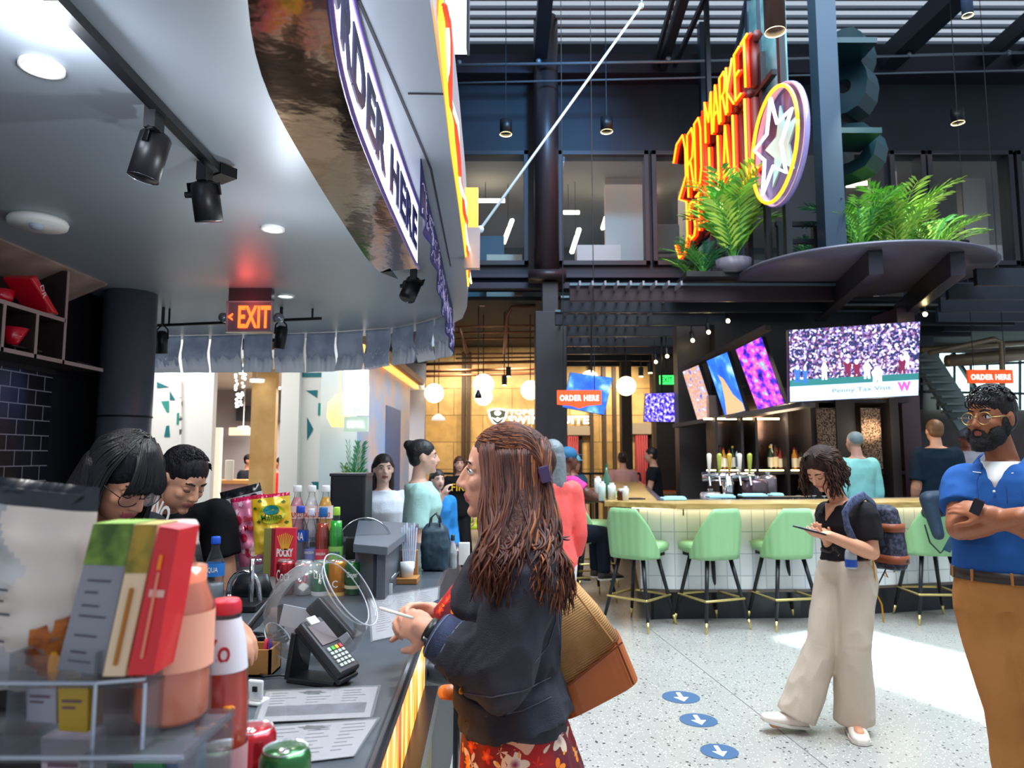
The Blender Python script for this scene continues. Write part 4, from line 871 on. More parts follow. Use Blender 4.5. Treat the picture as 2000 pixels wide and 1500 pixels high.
# backpack on stool 4
x4 = (1790-1000)/F*6.75; bp4 = thing('backpack', 'dark teal backpack with strap hung over the mint stool back', 'backpack', (x4, 6.42, .8))
navy = mat('pack_navy', '#14283a', .6, bump=.3, bscale=30)
remesh(M().cap((x4-.16, 6.35, 1.1), (x4-.12, 6.3, .82), .07, .05).cap((x4-.16, 6.35, 1.12), (x4+.14, 6.36, 1.14), .075, .07).cap((x4-.14, 6.4, 1.0), (x4+.14, 6.42, 1.05), .06, .06), .015, 'pack_body', navy, bp4)
M().tube([V((x4-.05, 6.3, 1.18)), V((x4+.0, 6.27, 1.0)), V((x4+.02, 6.26, .85)), V((x4-.06, 6.3, .68))], [(.04, .008)]*4, 8).build('strap', mat('pack_strap', '#1f4a66', .6), bp4, smooth=True)
M().tube([V((x4-.0, 6.35, 1.2)), V((x4+.05, 6.35, 1.225)), V((x4+.1, 6.35, 1.22)), V((x4+.13, 6.35, 1.19))], .01, 8).build('top_loop', mat('pack_strap2', '#4a7ea0', .6), bp4, smooth=True)
M().tube([V((x4-.2, 6.36, .9)), V((x4-.18, 6.33, .75)), V((x4-.1, 6.32, .66)), V((x4-.06, 6.32, .7))], .007, 6).build('tether', BLK, bp4)
# tables and orange chairs in the far hall
def chair_far(px, py, Y, lab, w_=.45, h=.5, colr='#e0561c'):
    c = P(px, py, Y); t = thing('orange_chair', lab, 'chair', (c.x, Y, 0)); mm = mat('oc'+colr, colr, .5)
    M().loft([(V((c.x, Y, .45)), V((w_/2, 0, 0)), V((0, .22, 0))), (V((c.x, Y, .52)), V((w_/2, 0, 0)), V((0, .22, 0)))], 16, pw=4).build('seat', mm, t, smooth=True)
    M().loft([(V((c.x, Y+.2, .45)), V((w_/2, 0, 0)), V((0, .04, 0))), (V((c.x, Y+.24, .45+h)), V((w_/2*.95, 0, 0)), V((0, .04, 0)))], 16, pw=4).build('backrest', mm, t, smooth=True)
    for sx in (-1, 1):
        for sy in (-1, 1): M().cyl((c.x+sx*w_*.35, Y+sy*.16, .45), (c.x+sx*w_*.42, Y+sy*.2, 0), .015).build('leg', BLK, t)
chair_far(1317, 900, 11.3, 'orange armchair right of the bartender in the far hall'); chair_far(1255, 940, 11.6, 'orange chair behind the plaid shirt in the far hall'); chair_far(880, 950, 12.5, 'orange chair behind the standing woman in black')
chair_far(893, 985, 10.8, 'yellow-green chair on the left behind the duffel bag', .5, .3, '#b8cc20'); chair_far(925, 990, 10.6, 'yellow-green bench seat just left of the long brown hair', .55, .2, '#c6d62c')
chair_far(1330, 930, 10.8, 'orange chair end beside the bar column', .5, .35)
for px, Y, w_, lab in ((1285, 10.9, 1.3, 'timber-topped table in front of the bartender'), (1100, 12.2, 1.4, 'long far table behind the man in the cap')):
    c = P(px, 930, Y); t = thing('hall_table', lab, 'table', (c.x, Y, 0)); M().box((c.x, Y, .93), (w_, .5, .04)).build('table_top', mat('tbl', '#9a6a44', .4), t)
    for s in (-1, 1): M().cyl((c.x+s*w_*.4, Y, 0), (c.x+s*w_*.4, Y, .91), .03).build('leg', BLK, t)
rl = M(); a, b_ = P(860, 925, 13), P(1250, 925, 13); rl.bar((a.x, 13, a.z), (b_.x, 13, a.z), .04, .04)
for i in range(9): x = a.x+(b_.x-a.x)*i/8; rl.bb(x-.015, x+.015, 12.99, 13.01, 0, a.z)
tag(rl.build('hall_railing', BLK), 'thin black railing before the timber wall', 'railing')
bx = P(1313, 930, 9.9); b2_ = P(1170, 900, 12)
palm('far_plant', 'small green plant at the foot of the timber wall beside the far railing', V((P(1168, 930, 12.4).x, 12.4, .85)), .3, 18, .2, 21, (.12, .12), (1, 1, 3))
# ================================================================ the stall on the left: ceiling, sign, awning, column, shelves
ZK = 2.6
edge = [(-.13, .3), (-.17, 1.0)] + [(PZ(px, py, ZK).x, PZ(px, py, ZK).y) for px, py in ((840, 2), (868, 200), (880, 300), (895, 400), (908, 500), (914, 575))]
edge += [(PZ(px, py, ZK).x, PZ(px, py, ZK).y) for px, py in ((912, 600), (903, 622), (880, 634), (840, 644), (780, 651), (700, 657), (600, 660), (450, 662), (300, 664))]
poly = edge + [(-4.2, edge[-1][1]), (-4.2, .3)]
ceil_m = mat('stall_ceiling', '#98a2ac', .42, .25, spec=.6)
struct(M().slab([V((x, y, ZK)) for x, y in poly], (0, 0, 1), .5), 'ceiling', ceil_m)
sm = M()
for a, b_ in (((700, 0), (765, 150)), ((765, 150), (842, 330)), ((842, 330), (880, 520))): p, q = PZ(*a, ZK-.002), PZ(*b_, ZK-.002); sm.bar(p, q, .008, .003)
p, q = PZ(797, 183, ZK-.002), PZ(866, 184, ZK-.002); sm.bar(p, q, .006, .003)
struct(sm, 'trim_ceiling_seams', mat('seam', '#2d3138', .6))
# ---- ORDER HERE light box: mirror underside, white lit face
zb, zt = 2.316, ZK-.003
L_ = [PZ(px, py, zb) for px, py in ((480, -60), (480, 0), (488, 75), (510, 160), (550, 240), (640, 390), (722, 515), (742, 532))]
R_ = [PZ(px, py, zb) for px, py in ((634, -60), (640, 0), (652, 110), (688, 235), (745, 375), (800, 495), (815, 524))]
def resamp(pts, n):
    d = [0]
    for i in range(1, len(pts)): d.append(d[-1]+(pts[i]-pts[i-1]).length)
    out = []
    for k in range(n):
        s = d[-1]*k/(n-1); i = max(j for j in range(len(d)) if d[j] <= s+1e-9); i = min(i, len(pts)-2); t = (s-d[i])/(d[i+1]-d[i]); out.append(pts[i].lerp(pts[i+1], t))
    return out
nL = 24; L_, R_ = resamp(L_, nL), resamp(R_, nL)
def smoothp(p): return [p[0]]+[(p[i-1]+p[i]*2+p[i+1])/4 for i in range(1, len(p)-1)]+[p[-1]]
for _ in range(3): L_, R_ = smoothp(L_), smoothp(R_)
sg = thing('order_sign_box', 'long light box lettered ORDER HERE with a mirrored underside on the stall ceiling', 'sign', (L_[10]+R_[10])/2)
up = V((0, 0, zt-zb))
m_ = M()
for i in range(nL-1): m_.add([L_[i], R_[i], R_[i+1], L_[i+1]], [(0, 1, 2, 3)]); m_.add([L_[i], L_[i+1], L_[i+1]+up, L_[i]+up], [(0, 1, 2, 3)])
m_.add([L_[-1], R_[-1], R_[-1]+up, L_[-1]+up], [(0, 1, 2, 3)])
mir_m = mat('mirror_sheet', '#c4a283', .1, 1., bump=.35, bscale=5); m_.build('mirror_underside', mir_m, sg, smooth=False)
m_ = M()
for i in range(nL-1): m_.add([R_[i], R_[i+1], R_[i+1]+up, R_[i]+up], [(0, 1, 2, 3)])
m_.build('light_face', mat('sign_face_white', '#ffffff', .4, emit=2.2, ecol='#f4f4ff'), sg)
tr_ = M(); tr_.tube([p+V((.004, 0, 0)) for p in R_], .007, 6); tr_.tube([p+V((.004, 0, -.002))+up*.985 for p in R_], .006, 6); tr_.build('edge_trim', mat('violet_edge', '#6a56a8', .3, .3), sg, smooth=True)
# letters follow the curved face
vs, fs = text_m('ORDER HERE', 1., .02, .035, 1.12); x0 = min(a.x for a in vs); x1 = max(a.x for a in vs); y1 = max(a.y for a in vs)
dR = [0]
for i in range(1, nL): dR.append(dR[-1]+(R_[i]-R_[i-1]).length)
def onface(s, h, off):
    s = min(max(s, 0), dR[-1]-1e-6); i = max(j for j in range(nL) if dR[j] <= s); i = min(i, nL-2); t = (s-dR[i])/(dR[i+1]-dR[i]); p = R_[i].lerp(R_[i+1], t); d = (R_[i+1]-R_[i]).normalized(); n = V((d.y, -d.x, 0)); return p+V((0, 0, h))+n*off
s0, s1 = dR[-1]*.02, dR[-1]*.965
for w_ in [(m_, 0)]: pass
lt = M().add([onface(s0+(s1-s0)*(a.x-x0)/(x1-x0), .065+(a.y/y1)*.155, .003+(a.z+.01)*.25) for a in vs], fs)
lt.build('lettering', mat('letter_navy', '#1c2150', .4), sg)
M().slab([L_[-1], R_[-1]+V((-.12, 0, 0)), L_[-1]+V((.06, .12, -.0))], (0, 0, 1), .004).build('loose_flap', mat('flap_dark', '#1b1d24', .5), sg)

# ---- lamps and devices on the ceiling
def disc_lamp(px, py, r, lab, cr='#ffffff', em=0, rim=True):
    c = PZ(px, py, ZK); t = thing('recessed_light', lab, 'lamp', c)
    M().lathe([(r, 0), (r, -.012), (r*.82, -.012), (r*.8, .01)], c, 32, cap=False).build('rim', WHT, t, smooth=True)
    M().lathe([(r*.8, -.006), (.001, -.006)], c, 32).build('lens', mat('lens'+cr, cr, .4, emit=em), t); return t
disc_lamp(82, 128, .058, 'bright round recessed light at the upper left of the stall ceiling', '#f4f7ff', 14)
disc_lamp(533, 445, .055, 'round recessed light in the middle of the stall ceiling', '#eef2f6', 1.2)
disc_lamp(558, 577, .06, 'small far recessed light above the red exit sign', '#dfe6ea', .8)
point('recessed_glow', PZ(82, 128, ZK-.12), 5, (.85, .9, 1), .05)
c = PZ(75, 428, ZK); t = thing('smoke_detector', 'flat white round smoke detector on the stall ceiling', 'detector', c)
M().lathe([(.118, 0), (.125, -.015), (.12, -.035), (.001, -.042)], c, 36).build('housing', WHT, t, smooth=True); M().ell(c+V((.02, -.04, -.045)), (.03, .03, .018)).build('sensor', mat('sensor', '#aab4c4', .15), t, smooth=True)
# track with two spotlights
T0, T1 = PZ(100, -10, ZK-.03), PZ(428, 336, ZK-.03)
tk = thing('light_track', 'black ceiling track carrying two spotlights', 'track', T1)
M().bar(T0, T1, .035, .03).build('rail', BLK, tk); M().box(T1+V((.0, .02, 0)), (.1, .07, .04), R(-35)).build('end_cap', BLK, tk)
def track_spot(px, py, zz, d, L, r, lab, lit=True, on=None, col=BLK, yoke=True):
    """px,py: pixel of the body centre"""
    d = V(d).normalized(); c = PZ(px, py, zz); t = thing('track_spotlight', lab, 'spotlight', c)
    top = on if on is not None else V((c.x, c.y, ZK-.045)); a = c-d*L/2; b_ = c+d*L/2
    bd = M().tube([a-d*r*.35, a-d*r*.2, a, b_], [r*.55, r*.85, r, r], 24); bd.build('lamp_body', mat('spot_black', '#1a1a1f', .4, .2), t, smooth=True)
    M().lathe([(r*.98, .001), (r*.8, -.03)], b_, 24, ax=(*frame(d)[:2], d), cap=False).build('reflector', mat('refl', '#e8ecff', .15, .9), t, smooth=True)
    if lit: M().lathe([(r*.78, -.02), (.001, -.02)], b_, 20, ax=(*frame(d)[:2], d)).build('lens', mat('spot_lens', '#ffffff', .4, emit=7, ecol='#eef2ff'), t)
    M().box(top+V((0, 0, -.02)), (.035, .06, .07)).build('adapter', BLK, t)
    x, y, z = frame(d); sd = x if abs(x.z) < abs(y.z) else y; sd = V((sd.x, sd.y, 0)).normalized()
    k = M(); h = top+V((0, 0, -.05)); q0 = a+d*L*.25
    for s_ in (-1, 1): k.tube([h, h+sd*s_*r*.9+V((0, 0, -.012)), a+sd*s_*r*1.12-d*.01, q0+sd*s_*r*1.12], [(.012, .004)]*4, 8)
    k.build('yoke', BLK, t, smooth=True); M().cyl(q0-sd*r*1.0, q0-sd*r*1.5, .012, n=8).build('knob', BLK, t); return t
zz1 = 2.44
track_spot(292, 308, 2.43, (-.22, -.05, -1), .14, .047, 'black track spotlight with a lit lens, left of the pair', True, PZ(302, 222, ZK-.045))
track_spot(404, 398, 2.43, (.08, .25, -1), .13, .05, 'black track spotlight aimed away, right of the pair', False, PZ(400, 328, ZK-.045))
track_spot(802, 566, 2.49, (-.3, -.5, -1), .13, .05, 'black spotlight with a bright lens at the far end of the light box', True, PZ(808, 530, ZK-.02))
point('recessed_glow_two', PZ(533, 445, ZK-.4), 4, (.9, .95, 1), .012); point('recessed_glow_three', PZ(558, 577, ZK-.4), 5, (.9, .95, 1), .012)
t3 = thing('light_track', 'thin black track on the far part of the stall ceiling beside the red exit sign', 'track', P(380, 632, 5.3))
M().bar(P(305, 636, 5.3), P(628, 622, 5.3), .02, .02).build('rail', BLK, t3); M().cyl(P(610, 622, 5.3), V((P(610, 622, 5.3).x, 5.3, ZK)), .008, n=6).cyl(P(330, 634, 5.3), V((P(330, 634, 5.3).x, 5.3, ZK)), .008, n=6).build('hanger', BLK, t3)
for px, py, lab, dd in ((316, 670, 'small black spotlight hanging next to the dark column', (0, .1, -1)), (548, 660, 'small black spotlight just right of the red exit sign', (-.15, .1, -1))):
    c = P(px, py, 5.25); t = thing('track_spotlight', lab, 'spotlight', c); d = V(dd).normalized()
    M().tube([c-d*.09, c-d*.07, c+d*.08], [.022, .042, .042], 18).build('lamp_body', mat('spot_black', '#1a1a1f'), t, smooth=True)
    k = M(); 
    for s_ in (-1, 1): k.tube([c+V((0, 0, .14)), c+V((s_*.04, 0, .1)), c+V((s_*.045, 0, .03))], .006, 6)
    k.build('yoke', BLK, t); M().cyl(c+V((0, 0, .13)), V((c.x, c.y, ZK)), .012, n=8).build('adapter', BLK, t)
# red exit sign
Ye = 4.67; c = P(490, 620, Ye); t = thing('exit_sign', 'grey exit sign with glowing orange-red letters on the stall ceiling', 'sign', c)
w_ = 88/F*Ye; h = 60/F*Ye
M().box(c, (w_, .035, h)).build('face_plate', mat('exit_plate', '#6f6b72', .4, .3), t, bevel=.004)
fr_ = M()
for s_ in (-1, 1): fr_.box(c+V((0, -.015, s_*h/2)), (w_+.012, .04, .008)); fr_.box(c+V((s_*w_/2, -.015, 0)), (.008, .04, h))
fr_.build('frame', mat('exit_frame', '#b9b5b8', .3, .6), t)
text(M(), 'EXIT', c+V((.03, -.021, 0)), (1, 0, 0), (0, 0, 1), 1, w=w_*.72, h=h*.74, bold=.02, depth=.006).build('lettering', mat('exit_glow', '#ff5a22', .4, emit=3.2, ecol='#ff4a18'), t)
text(M(), '<', c+V((-w_*.43, -.021, 0)), (1, 0, 0), (0, 0, 1), 1, w=w_*.09, h=h*.24, bold=.03, depth=.006).build('arrow', mat('exit_glow', '#ff5a22'), t)
M().bb(c.x-w_*.48, c.x+w_*.48, Ye-.03, Ye+.03, c.z+h/2, ZK).build('mount', mat('exit_mount', '#4a3a3f', .3, .3), t)
for s_ in (-1, 1): M().cyl(c+V((s_*(w_/2+.035), -.01, .0)), c+V((s_*(w_/2+.035), .03, .0)), .03, n=20).cyl(c+V((s_*w_/2, .0, .0)), c+V((s_*(w_/2+.03), 0, 0)), .008).build('emergency_lamp', mat('emerg', '#8f9aa4', .2, .6), t, smooth=True)
point('exit_red_glow', c+V((0, -.12, .06)), .4, (1, .1, .08), .05)
# ---- column
Yc = 4.8; cx_ = P(250, 700, Yc).x
cl = M().cyl((cx_, Yc, 0), (cx_, Yc, ZK), .165, n=40); o = struct(cl, 'trim_column_stall', mat('col_stall', '#5a5e6a', .35, .3), smooth=True)
struct(M().lathe([(.168, 0), (.17, .006), (.168, .012)], (cx_, Yc, P(250, 816, Yc).z), 40, cap=False), 'trim_column_ring', BLK)
# ---- tile wall and dark wall behind the cashiers
def tilewall():
    m = mat('black_tile', '#1a1b20', .2, spec=.6); nt, b = nodes(m); L = nt.links.new
    tc = nt.nodes.new('ShaderNodeTexCoord'); sp = nt.nodes.new('ShaderNodeSeparateXYZ'); L(tc.outputs['Object'], sp.inputs[0]); cb = nt.nodes.new('ShaderNodeCombineXYZ'); L(sp.outputs[1], cb.inputs[0]); L(sp.outputs[2], cb.inputs[1])
    br = nt.nodes.new('ShaderNodeTexBrick'); br.inputs['Scale'].default_value = 1.; br.inputs['Brick Width'].default_value = .15; br.inputs['Row Height'].default_value = .09; br.inputs['Mortar Size'].default_value = .0035
    br.inputs['Color1'].default_value = lin('#15161b'); br.inputs['Color2'].default_value = lin('#1d1e25'); br.inputs['Mortar'].default_value = lin('#8d8d96'); L(cb.outputs[0], br.inputs['Vector']); L(br.outputs[0], b.inputs['Base Color']); return m
xw = -2.85
struct(M().bb(xw-.1, xw, 1.0, 4.42, 0, P(50, 733, 4.1).z+.1), 'wall_left_tiled', tilewall())
struct(M().bb(xw-.15, xw-.02, 4.42, 5.0, 0, ZK).bb(xw-.15, xw+.02, .5, 4.42, 2.0, ZK), 'wall_left', mat('wall_black', '#15161c', .5))
struct(M().bb(-2.95, cx_-.05, 4.95, 5.05, 0, ZK), 'wall_left_return', mat('wall_black', '#15161c', .5))
# shelf unit
xs = -2.6; sh = thing('wall_shelf', 'dark timber box shelf with pale edges on the left wall', 'shelf', (xs, 3.9, 2.03))
wood = mat('shelf_wood', '#2a1d1c', .6, col2='#201516', nscale=5); edg = mat('shelf_edge', '#9a8784', .6)
zs0 = PX(100, 706, xs).z; y1_ = PX(200, 727, xs).y; y_d = PX(128, 620, xs).y; z_m = PX(60, 610, xs).z; z_t = PX(126, 527, xs).z
pl = M(); eg = M()
def hshelf(z, ya, yb): pl.bb(xw, xs, ya, yb, z, z+.022); eg.bb(xs, xs+.004, ya, yb, z, z+.022)
def vshelf(y, za, zb_): pl.bb(xw, xs, y-.01, y+.01, za, zb_); eg.bb(xs, xs+.004, y-.01, y+.01, za, zb_)
hshelf(zs0, 2.4, y1_); hshelf(z_m, 2.4, y_d)
vshelf(y_d, zs0, z_t); vshelf(PX(70, 660, xs).y, zs0, z_m); vshelf(PX(5, 650, xs).y, zs0, z_m)
pl.bb(xw-.01, xw+.01, 2.4, y1_, zs0, ZK)
pl.build('boards', wood, sh); eg.build('front_edges', edg, sh)
M().slab([V((xs, 2.4, ZK-.01)), V((xs, y1_, ZK-.01)), V((xw, y1_, ZK-.12)), V((xw, 2.4, ZK-.12))], (0, 0, 1), .01).build('top_lining', mat('lining', '#a08a80', .6, col2='#7f6b64', nscale=4), sh)
redp = mat('red_ceramic', '#c8102a', .15, coat=.6)
c = PX(24, 668, xs-.08); zf = zs0+.022
t = thing('red_bowl', 'glossy red flared bowl on a black stand on the lower shelf', 'bowl', (c.x, c.y, zf))
M().lathe([(.02, .035), (.03, .045), (.075, .13), (.072, .13), (.026, .05)], (c.x, c.y, zf), 28).build('bowl', redp, t, smooth=True); M().box((c.x, c.y+.05, zf+.028), (.1, .24, .01)).box((c.x, c.y-.04, zf+.012), (.09, .01, .024)).box((c.x, c.y+.13, zf+.012), (.09, .01, .024)).build('stand', BLK, t)
c = PX(40, 590, xs-.12); t = thing('red_plate', 'red plate with pale script leaning on the upper shelf', 'plate', c)
q = V((0, .55, .84)).normalized(); M().slab([V((c.x, c.y, z_m+.022))+V((0, -.1+.14, .0)), V((c.x, c.y, z_m+.022))+V((0, .1, 0)), V((c.x, c.y-.12, z_m+.2)), V((c.x, c.y-.16, z_m+.17))], (1, 0, 0), .16).build('plate', redp, t, bevel=.01)
text(M(), 'DR', V((c.x+.163, c.y-.06, z_m+.12)), V((0, .5, -.85)), V((0, .85, .5)), 1, w=.07, h=.03, depth=.001).build('script', mat('script_w', '#e9c9c9', .5), t)
c = PX(2, 583, xs-.1); t_ = M().lathe([(.03, 0), (.055, .03), (.06, .08), (.001, .085)], (c.x, c.y, z_m+.022), 20); tag(t_.build('red_cup', redp, smooth=True), 'red rounded cup at the left edge of the upper shelf', 'cup')
c = PX(150, 712, xs-.1); tag(M().box((c.x, c.y, zs0+.035), (.1, .16, .02)).box((c.x, c.y, zs0+.026), (.05, .1, .008)).build('black_tray', BLK), 'small black tray on the lower shelf next to the column', 'tray')
# ---- hanging awning of grey cloth flaps
gc = mat('flap_cloth', '#c6d0e4', .55, col2='#a2aec8', nscale=6, ndetail=5, sheen=.3)
gc2 = mat('flap_wave', '#eef4ff', .55)
aw = thing('cloth_awning', 'row of grey-blue cloth flaps with pale wave prints hanging along the far stall ceiling edge', 'awning', (-2.2, 6.0, 2.2))
pts_aw = [PZ(px, py, ZK) for px, py in ((300, 656), (355, 655), (410, 654), (475, 652), (535, 651), (597, 650), (657, 648), (712, 644), (765, 640), (810, 632), (848, 622), (880, 610))]
z_low = [P(p_, q_, a.y).z for (p_, q_), a in zip(((300, 727), (355, 727), (410, 727), (475, 727), (535, 727), (597, 727), (657, 725), (712, 722), (765, 714), (810, 708), (848, 702), (880, 695)), pts_aw)]
r_ = random.Random(5)
for i in range(len(pts_aw)-1):
    a, b_ = pts_aw[i], pts_aw[i+1]; d = (b_-a).normalized(); nrm = V((d.y, -d.x, 0)); g = d*.012; ph = r_.random()*6
    def f(u, v, a=a, b_=b_, g=g, nrm=nrm, i=i, ph=ph):
        p = (a+g).lerp(b_-g, u); zl = z_low[i]*(1-u)+z_low[i+1]*u; z = ZK-.005-(ZK-.005-zl)*v
        return V((p.x, p.y, z))+nrm*(.02*math.sin(v*7+ph)*(.3+v)+.012*math.sin(u*6+ph)*v)
    fl = M().grid(f, 10, 14).build('flap', gc, aw, smooth=True, solid=.004)
    wv = M(); 
    def wf(u): return .62+.10*math.sin(u*14+ph)*abs(math.sin(u*9+ph*2))+.04*math.sin(u*40)
    k = 26; o_ = len(wv.v); vs_ = []
    for j in range(k+1):
        u = j/k; vs_ += [f(u, wf(u))+nrm*(.006*1), f(u, .995)+nrm*.006]
    wv.add(vs_, [(2*j, 2*j+2, 2*j+3, 2*j+1) for j in range(k)]); wv.build('wave_print', gc2, fl, solid=.002, smooth=True)
# navy valance on the right side
nv = thing('navy_valance', 'dark navy cloth valance with pale scale print along the right edge of the stall ceiling', 'awning', (-.4, 4.0, 2.4))
tp_ = [PZ(px, py, ZK) for px, py in ((822, 310), (836, 390), (855, 470), (872, 550), (884, 600))]; bz = []
lowpx = ((820, 420), (822, 500), (846, 590), (868, 650), (891, 694))
def smooth_curve(p, n): return resamp(p, n)
tpr = smooth_curve(tp_, 30); lz = []
for k, p in enumerate(tpr):
    s = k/29*(len(lowpx)-1); i = min(int(s), len(lowpx)-2); f_ = s-i; ppx = lowpx[i][0]*(1-f_)+lowpx[i+1][0]*f_; ppy = lowpx[i][1]*(1-f_)+lowpx[i+1][1]*f_; lz.append(min(P(ppx, ppy, p.y).z, ZK-.04))
def vf(u, v):
    k = min(int(u*29), 28); t_ = u*29-k; p = tpr[k].lerp(tpr[k+1], t_); zl = lz[k]*(1-t_)+lz[k+1]*t_
    return V((p.x+.012*math.sin(u*40)*v, p.y, ZK-(ZK-zl)*v))
M().grid(vf, 60, 8).build('cloth', mat('navy_cloth', '#1c1f55', .6, col2='#222a78', nscale=4), nv, smooth=True, solid=.004)
pr = M(); r_ = random.Random(8)
for i in range(230):
    u = r_.random()**.7; v = .35+.6*r_.random(); p = vf(u, v)+V((.008, -.002, 0)); s_ = .012+.012*r_.random(); a0 = r_.random()*3
    pr.tube([p+V((0, s_*math.cos(a0+t_)*1.6, s_*math.sin(a0+t_))) for t_ in (0, .6, 1.2, 1.8, 2.4)], .0018, 4)
pr.build('scale_print', mat('print_lilac', '#c5b8dc', .5), nv)['kind'] = 'stuff'
# ---- gold and orange sign pieces on the outer face of the slab
gold = mat('gold_neon', '#ffc23a', .4, emit=1.0, ecol='#ffb428')
og = thing('gold_roof_lettering', 'gold and red edge-lit sign pieces running up the outer face of the stall roof', 'sign', PZ(870, 300, ZK))
e1 = [PZ(px, py, ZK) for px, py in ((852, 40), (868, 200), (880, 300), (895, 400), (905, 480), (912, 560))]
e1 = [V((p.x+.008, p.y, ZK)) for p in resamp(e1, 26)]
m_ = M()
for i in range(25): m_.add([e1[i]+V((0, 0, -.0)), e1[i+1], e1[i+1]+V((.004, 0, .06)), e1[i]+V((.004, 0, .06))], [(0, 1, 2, 3)])
m_.build('gold_band', gold, og, solid=.01)
rb = M(); rb.tube([e1[i]+V((.012+.006*math.sin(i), 0, .04+.03*math.sin(i*1.3))) for i in range(26)], .008, 6); rb.build('red_tube', mat('red_tube', '#d83a2a', .4, emit=.8), og, smooth=True)
rb = M(); rb.tube([e1[i]+V((.014+.006*math.cos(i), 0, .05+.03*math.cos(i*.9))) for i in range(26)], .006, 6); rb.build('cream_tube', mat('cream_tube', '#fff0b0', .4, emit=1.5), og, smooth=True)
c = PP(853, 10, (0, 1.85, 0), (0, 1, 0)); M().box(c+V((0, .05, .01)), (.03, .12, .05)).build('orange_cap', mat('orange_can', '#ff8a1a', .4, emit=.8), og)
bl = thing('blade_sign', 'white and pink translucent blade sign hanging at the top beside the stall roof', 'sign', P(887, 50, 3.2)); a, b_ = P(866, -30, 3.2), P(911, 97, 3.2)
M().bb(a.x, b_.x, 3.2, 3.24, b_.z, a.z).build('panel', mat('blade_white', '#f4e9f0', .4, emit=.9, col2='#f2c9c0', nscale=6, stretch=(1, 1, 4)), bl); M().bb(b_.x, b_.x+.012, 3.19, 3.25, b_.z, a.z).build('edge', mat('blade_edge', '#2a3440', .4), bl)
M().bar(P(866, 40, 3.22), P(845, 40, 3.22), .02, .02).build('bracket', BLK, bl)
a, b_ = P(903, 366, 3.9), P(933, 523, 3.9); bl2 = thing('blade_sign', 'orange and white blade sign at the lower edge of the stall roof', 'sign', (a+b_)/2)
M().bb(a.x, b_.x, 3.9, 3.95, (a.z+b_.z)/2, a.z).build('orange_panel', mat('blade_orange', '#f0a040', .4, emit=.8, col2='#ffd070', nscale=5), bl2); M().bb(a.x+.01, b_.x+.01, 3.9, 3.95, b_.z, (a.z+b_.z)/2).build('mirror_panel', mat('blade_pale', '#cfc0c0', .25, .5), bl2)
M().bar(P(893, 430, 3.92), P(905, 430, 3.92), .02, .02).build('bracket', BLK, bl2)
# ================================================================ the cafe beyond
Yb = 8.2
def X_(px, Y=Yb): return (px-1000)/F*Y*1.0
cafe_w = mat('cafe_white', '#e8e6e2', .5)
cw = M(); cw.bb(X_(280), X_(415), Yb, Yb+.1, 0, 3.1); cw.bb(X_(553), X_(588), Yb-.1, Yb+.1, 0, 3.1); cw.bb(X_(588), X_(742), Yb, Yb+.12, 0, 3.1)
struct(cw, 'wall_cafe', cafe_w)
struct(M().bb(-7, X_(742), Yb+.1, 12.5, P(500, 762, 12.4).z, P(500, 762, 12.4).z+.1), 'ceiling_cafe', mat('cafe_ceiling', '#dcd6ce', .6))
struct(M().bb(-6.5, X_(742), 6.3, Yb+.1, 3.05, 3.12), 'ceiling_cafe_front', mat('cafe_ceiling2', '#e6e3de', .6))
struct(M().bb(X_(415), X_(470), 9.4, 9.5, 0, 3), 'wall_cafe_timber', mat('cafe_ply', '#e0c088', .5, col2='#cfa86a', nscale=3))
struct(M().bb(-7, X_(742), 12.4, 12.5, 0, 3.1), 'wall_cafe_back', mat('cafe_back', '#a7a1a6', .6))
struct(M().bb(X_(405, 9.3), X_(432, 9.3), 9.3, 9.38, 0, P(420, 835, 9.3).z), 'door_3', mat('door_bright', '#e9e8d2', .5, emit=.4))
area('cafe_light', (-3.4, 7.2, 3.0), (-3.2, 7.8, 0), 2.6, 95, (1, .97, .92))
area('cafe_light_back', (-3.2, 10.8, 2.4), (-3.2, 10.8, 0), 2, 90, (1, .9, .78))
tl = M(); tl2 = M()
def tri(m, pts, Y=Yb-.004): m.slab([P(px, py, Y) for px, py in pts], (0, -1, 0), .006)
for pts in ([(307, 746), (330, 756), (307, 758)], [(332, 764), (342, 781), (332, 781)], [(590, 728), (645, 728), (645, 736), (590, 737)], [(647, 750), (672, 750), (672, 755), (657, 756), (655, 785), (647, 785)], [(598, 763), (620, 762), (619, 777)], [(325, 832), (330, 831), (332, 853), (321, 853)], [(600, 815), (612, 838), (600, 860)], [(653, 838), (672, 837), (671, 852)], [(624, 890), (645, 877), (640, 893), (655, 895), (657, 912), (650, 912), (646, 898), (624, 898)], [(624, 918), (637, 940), (635, 960), (618, 955), (608, 941), (623, 941)]): tri(tl, pts)
for pts in ([(315, 784), (330, 783), (330, 805), (326, 805)], [(622, 787), (632, 788), (632, 811), (621, 811)], [(346, 807), (350, 806), (349, 829), (345, 829)]): tri(tl2, pts)
ta = tag(tl.build('wall_shapes', mat('teal_shape', '#16707c', .5)), 'dark teal triangles and slabs painted on the white cafe wall', 'decoration'); ta['kind'] = 'structure'; ta.name = 'trim_wall_triangles'
ta = tl2.build('trim_wall_green_shapes', mat('green_shape', '#2a9486', .5)); ta['kind'] = 'structure'
for o_ in (bpy.data.objects['trim_wall_triangles'],):
    for k_ in ('label', 'category'): del o_[k_]
# speckled stone wall angled
struct(M().add([P(352, 745, 8.15), P(420, 768, 9.6), P(420, 1050, 9.6), P(352, 1050, 8.15)], [(0, 1, 2, 3)]), 'wall_cafe_speckled', mat('speckle', '#e9e6e2', .4, col2='#4a4e50', nscale=9, ndetail=2, contrast=(.57, .6)), solid=.02)
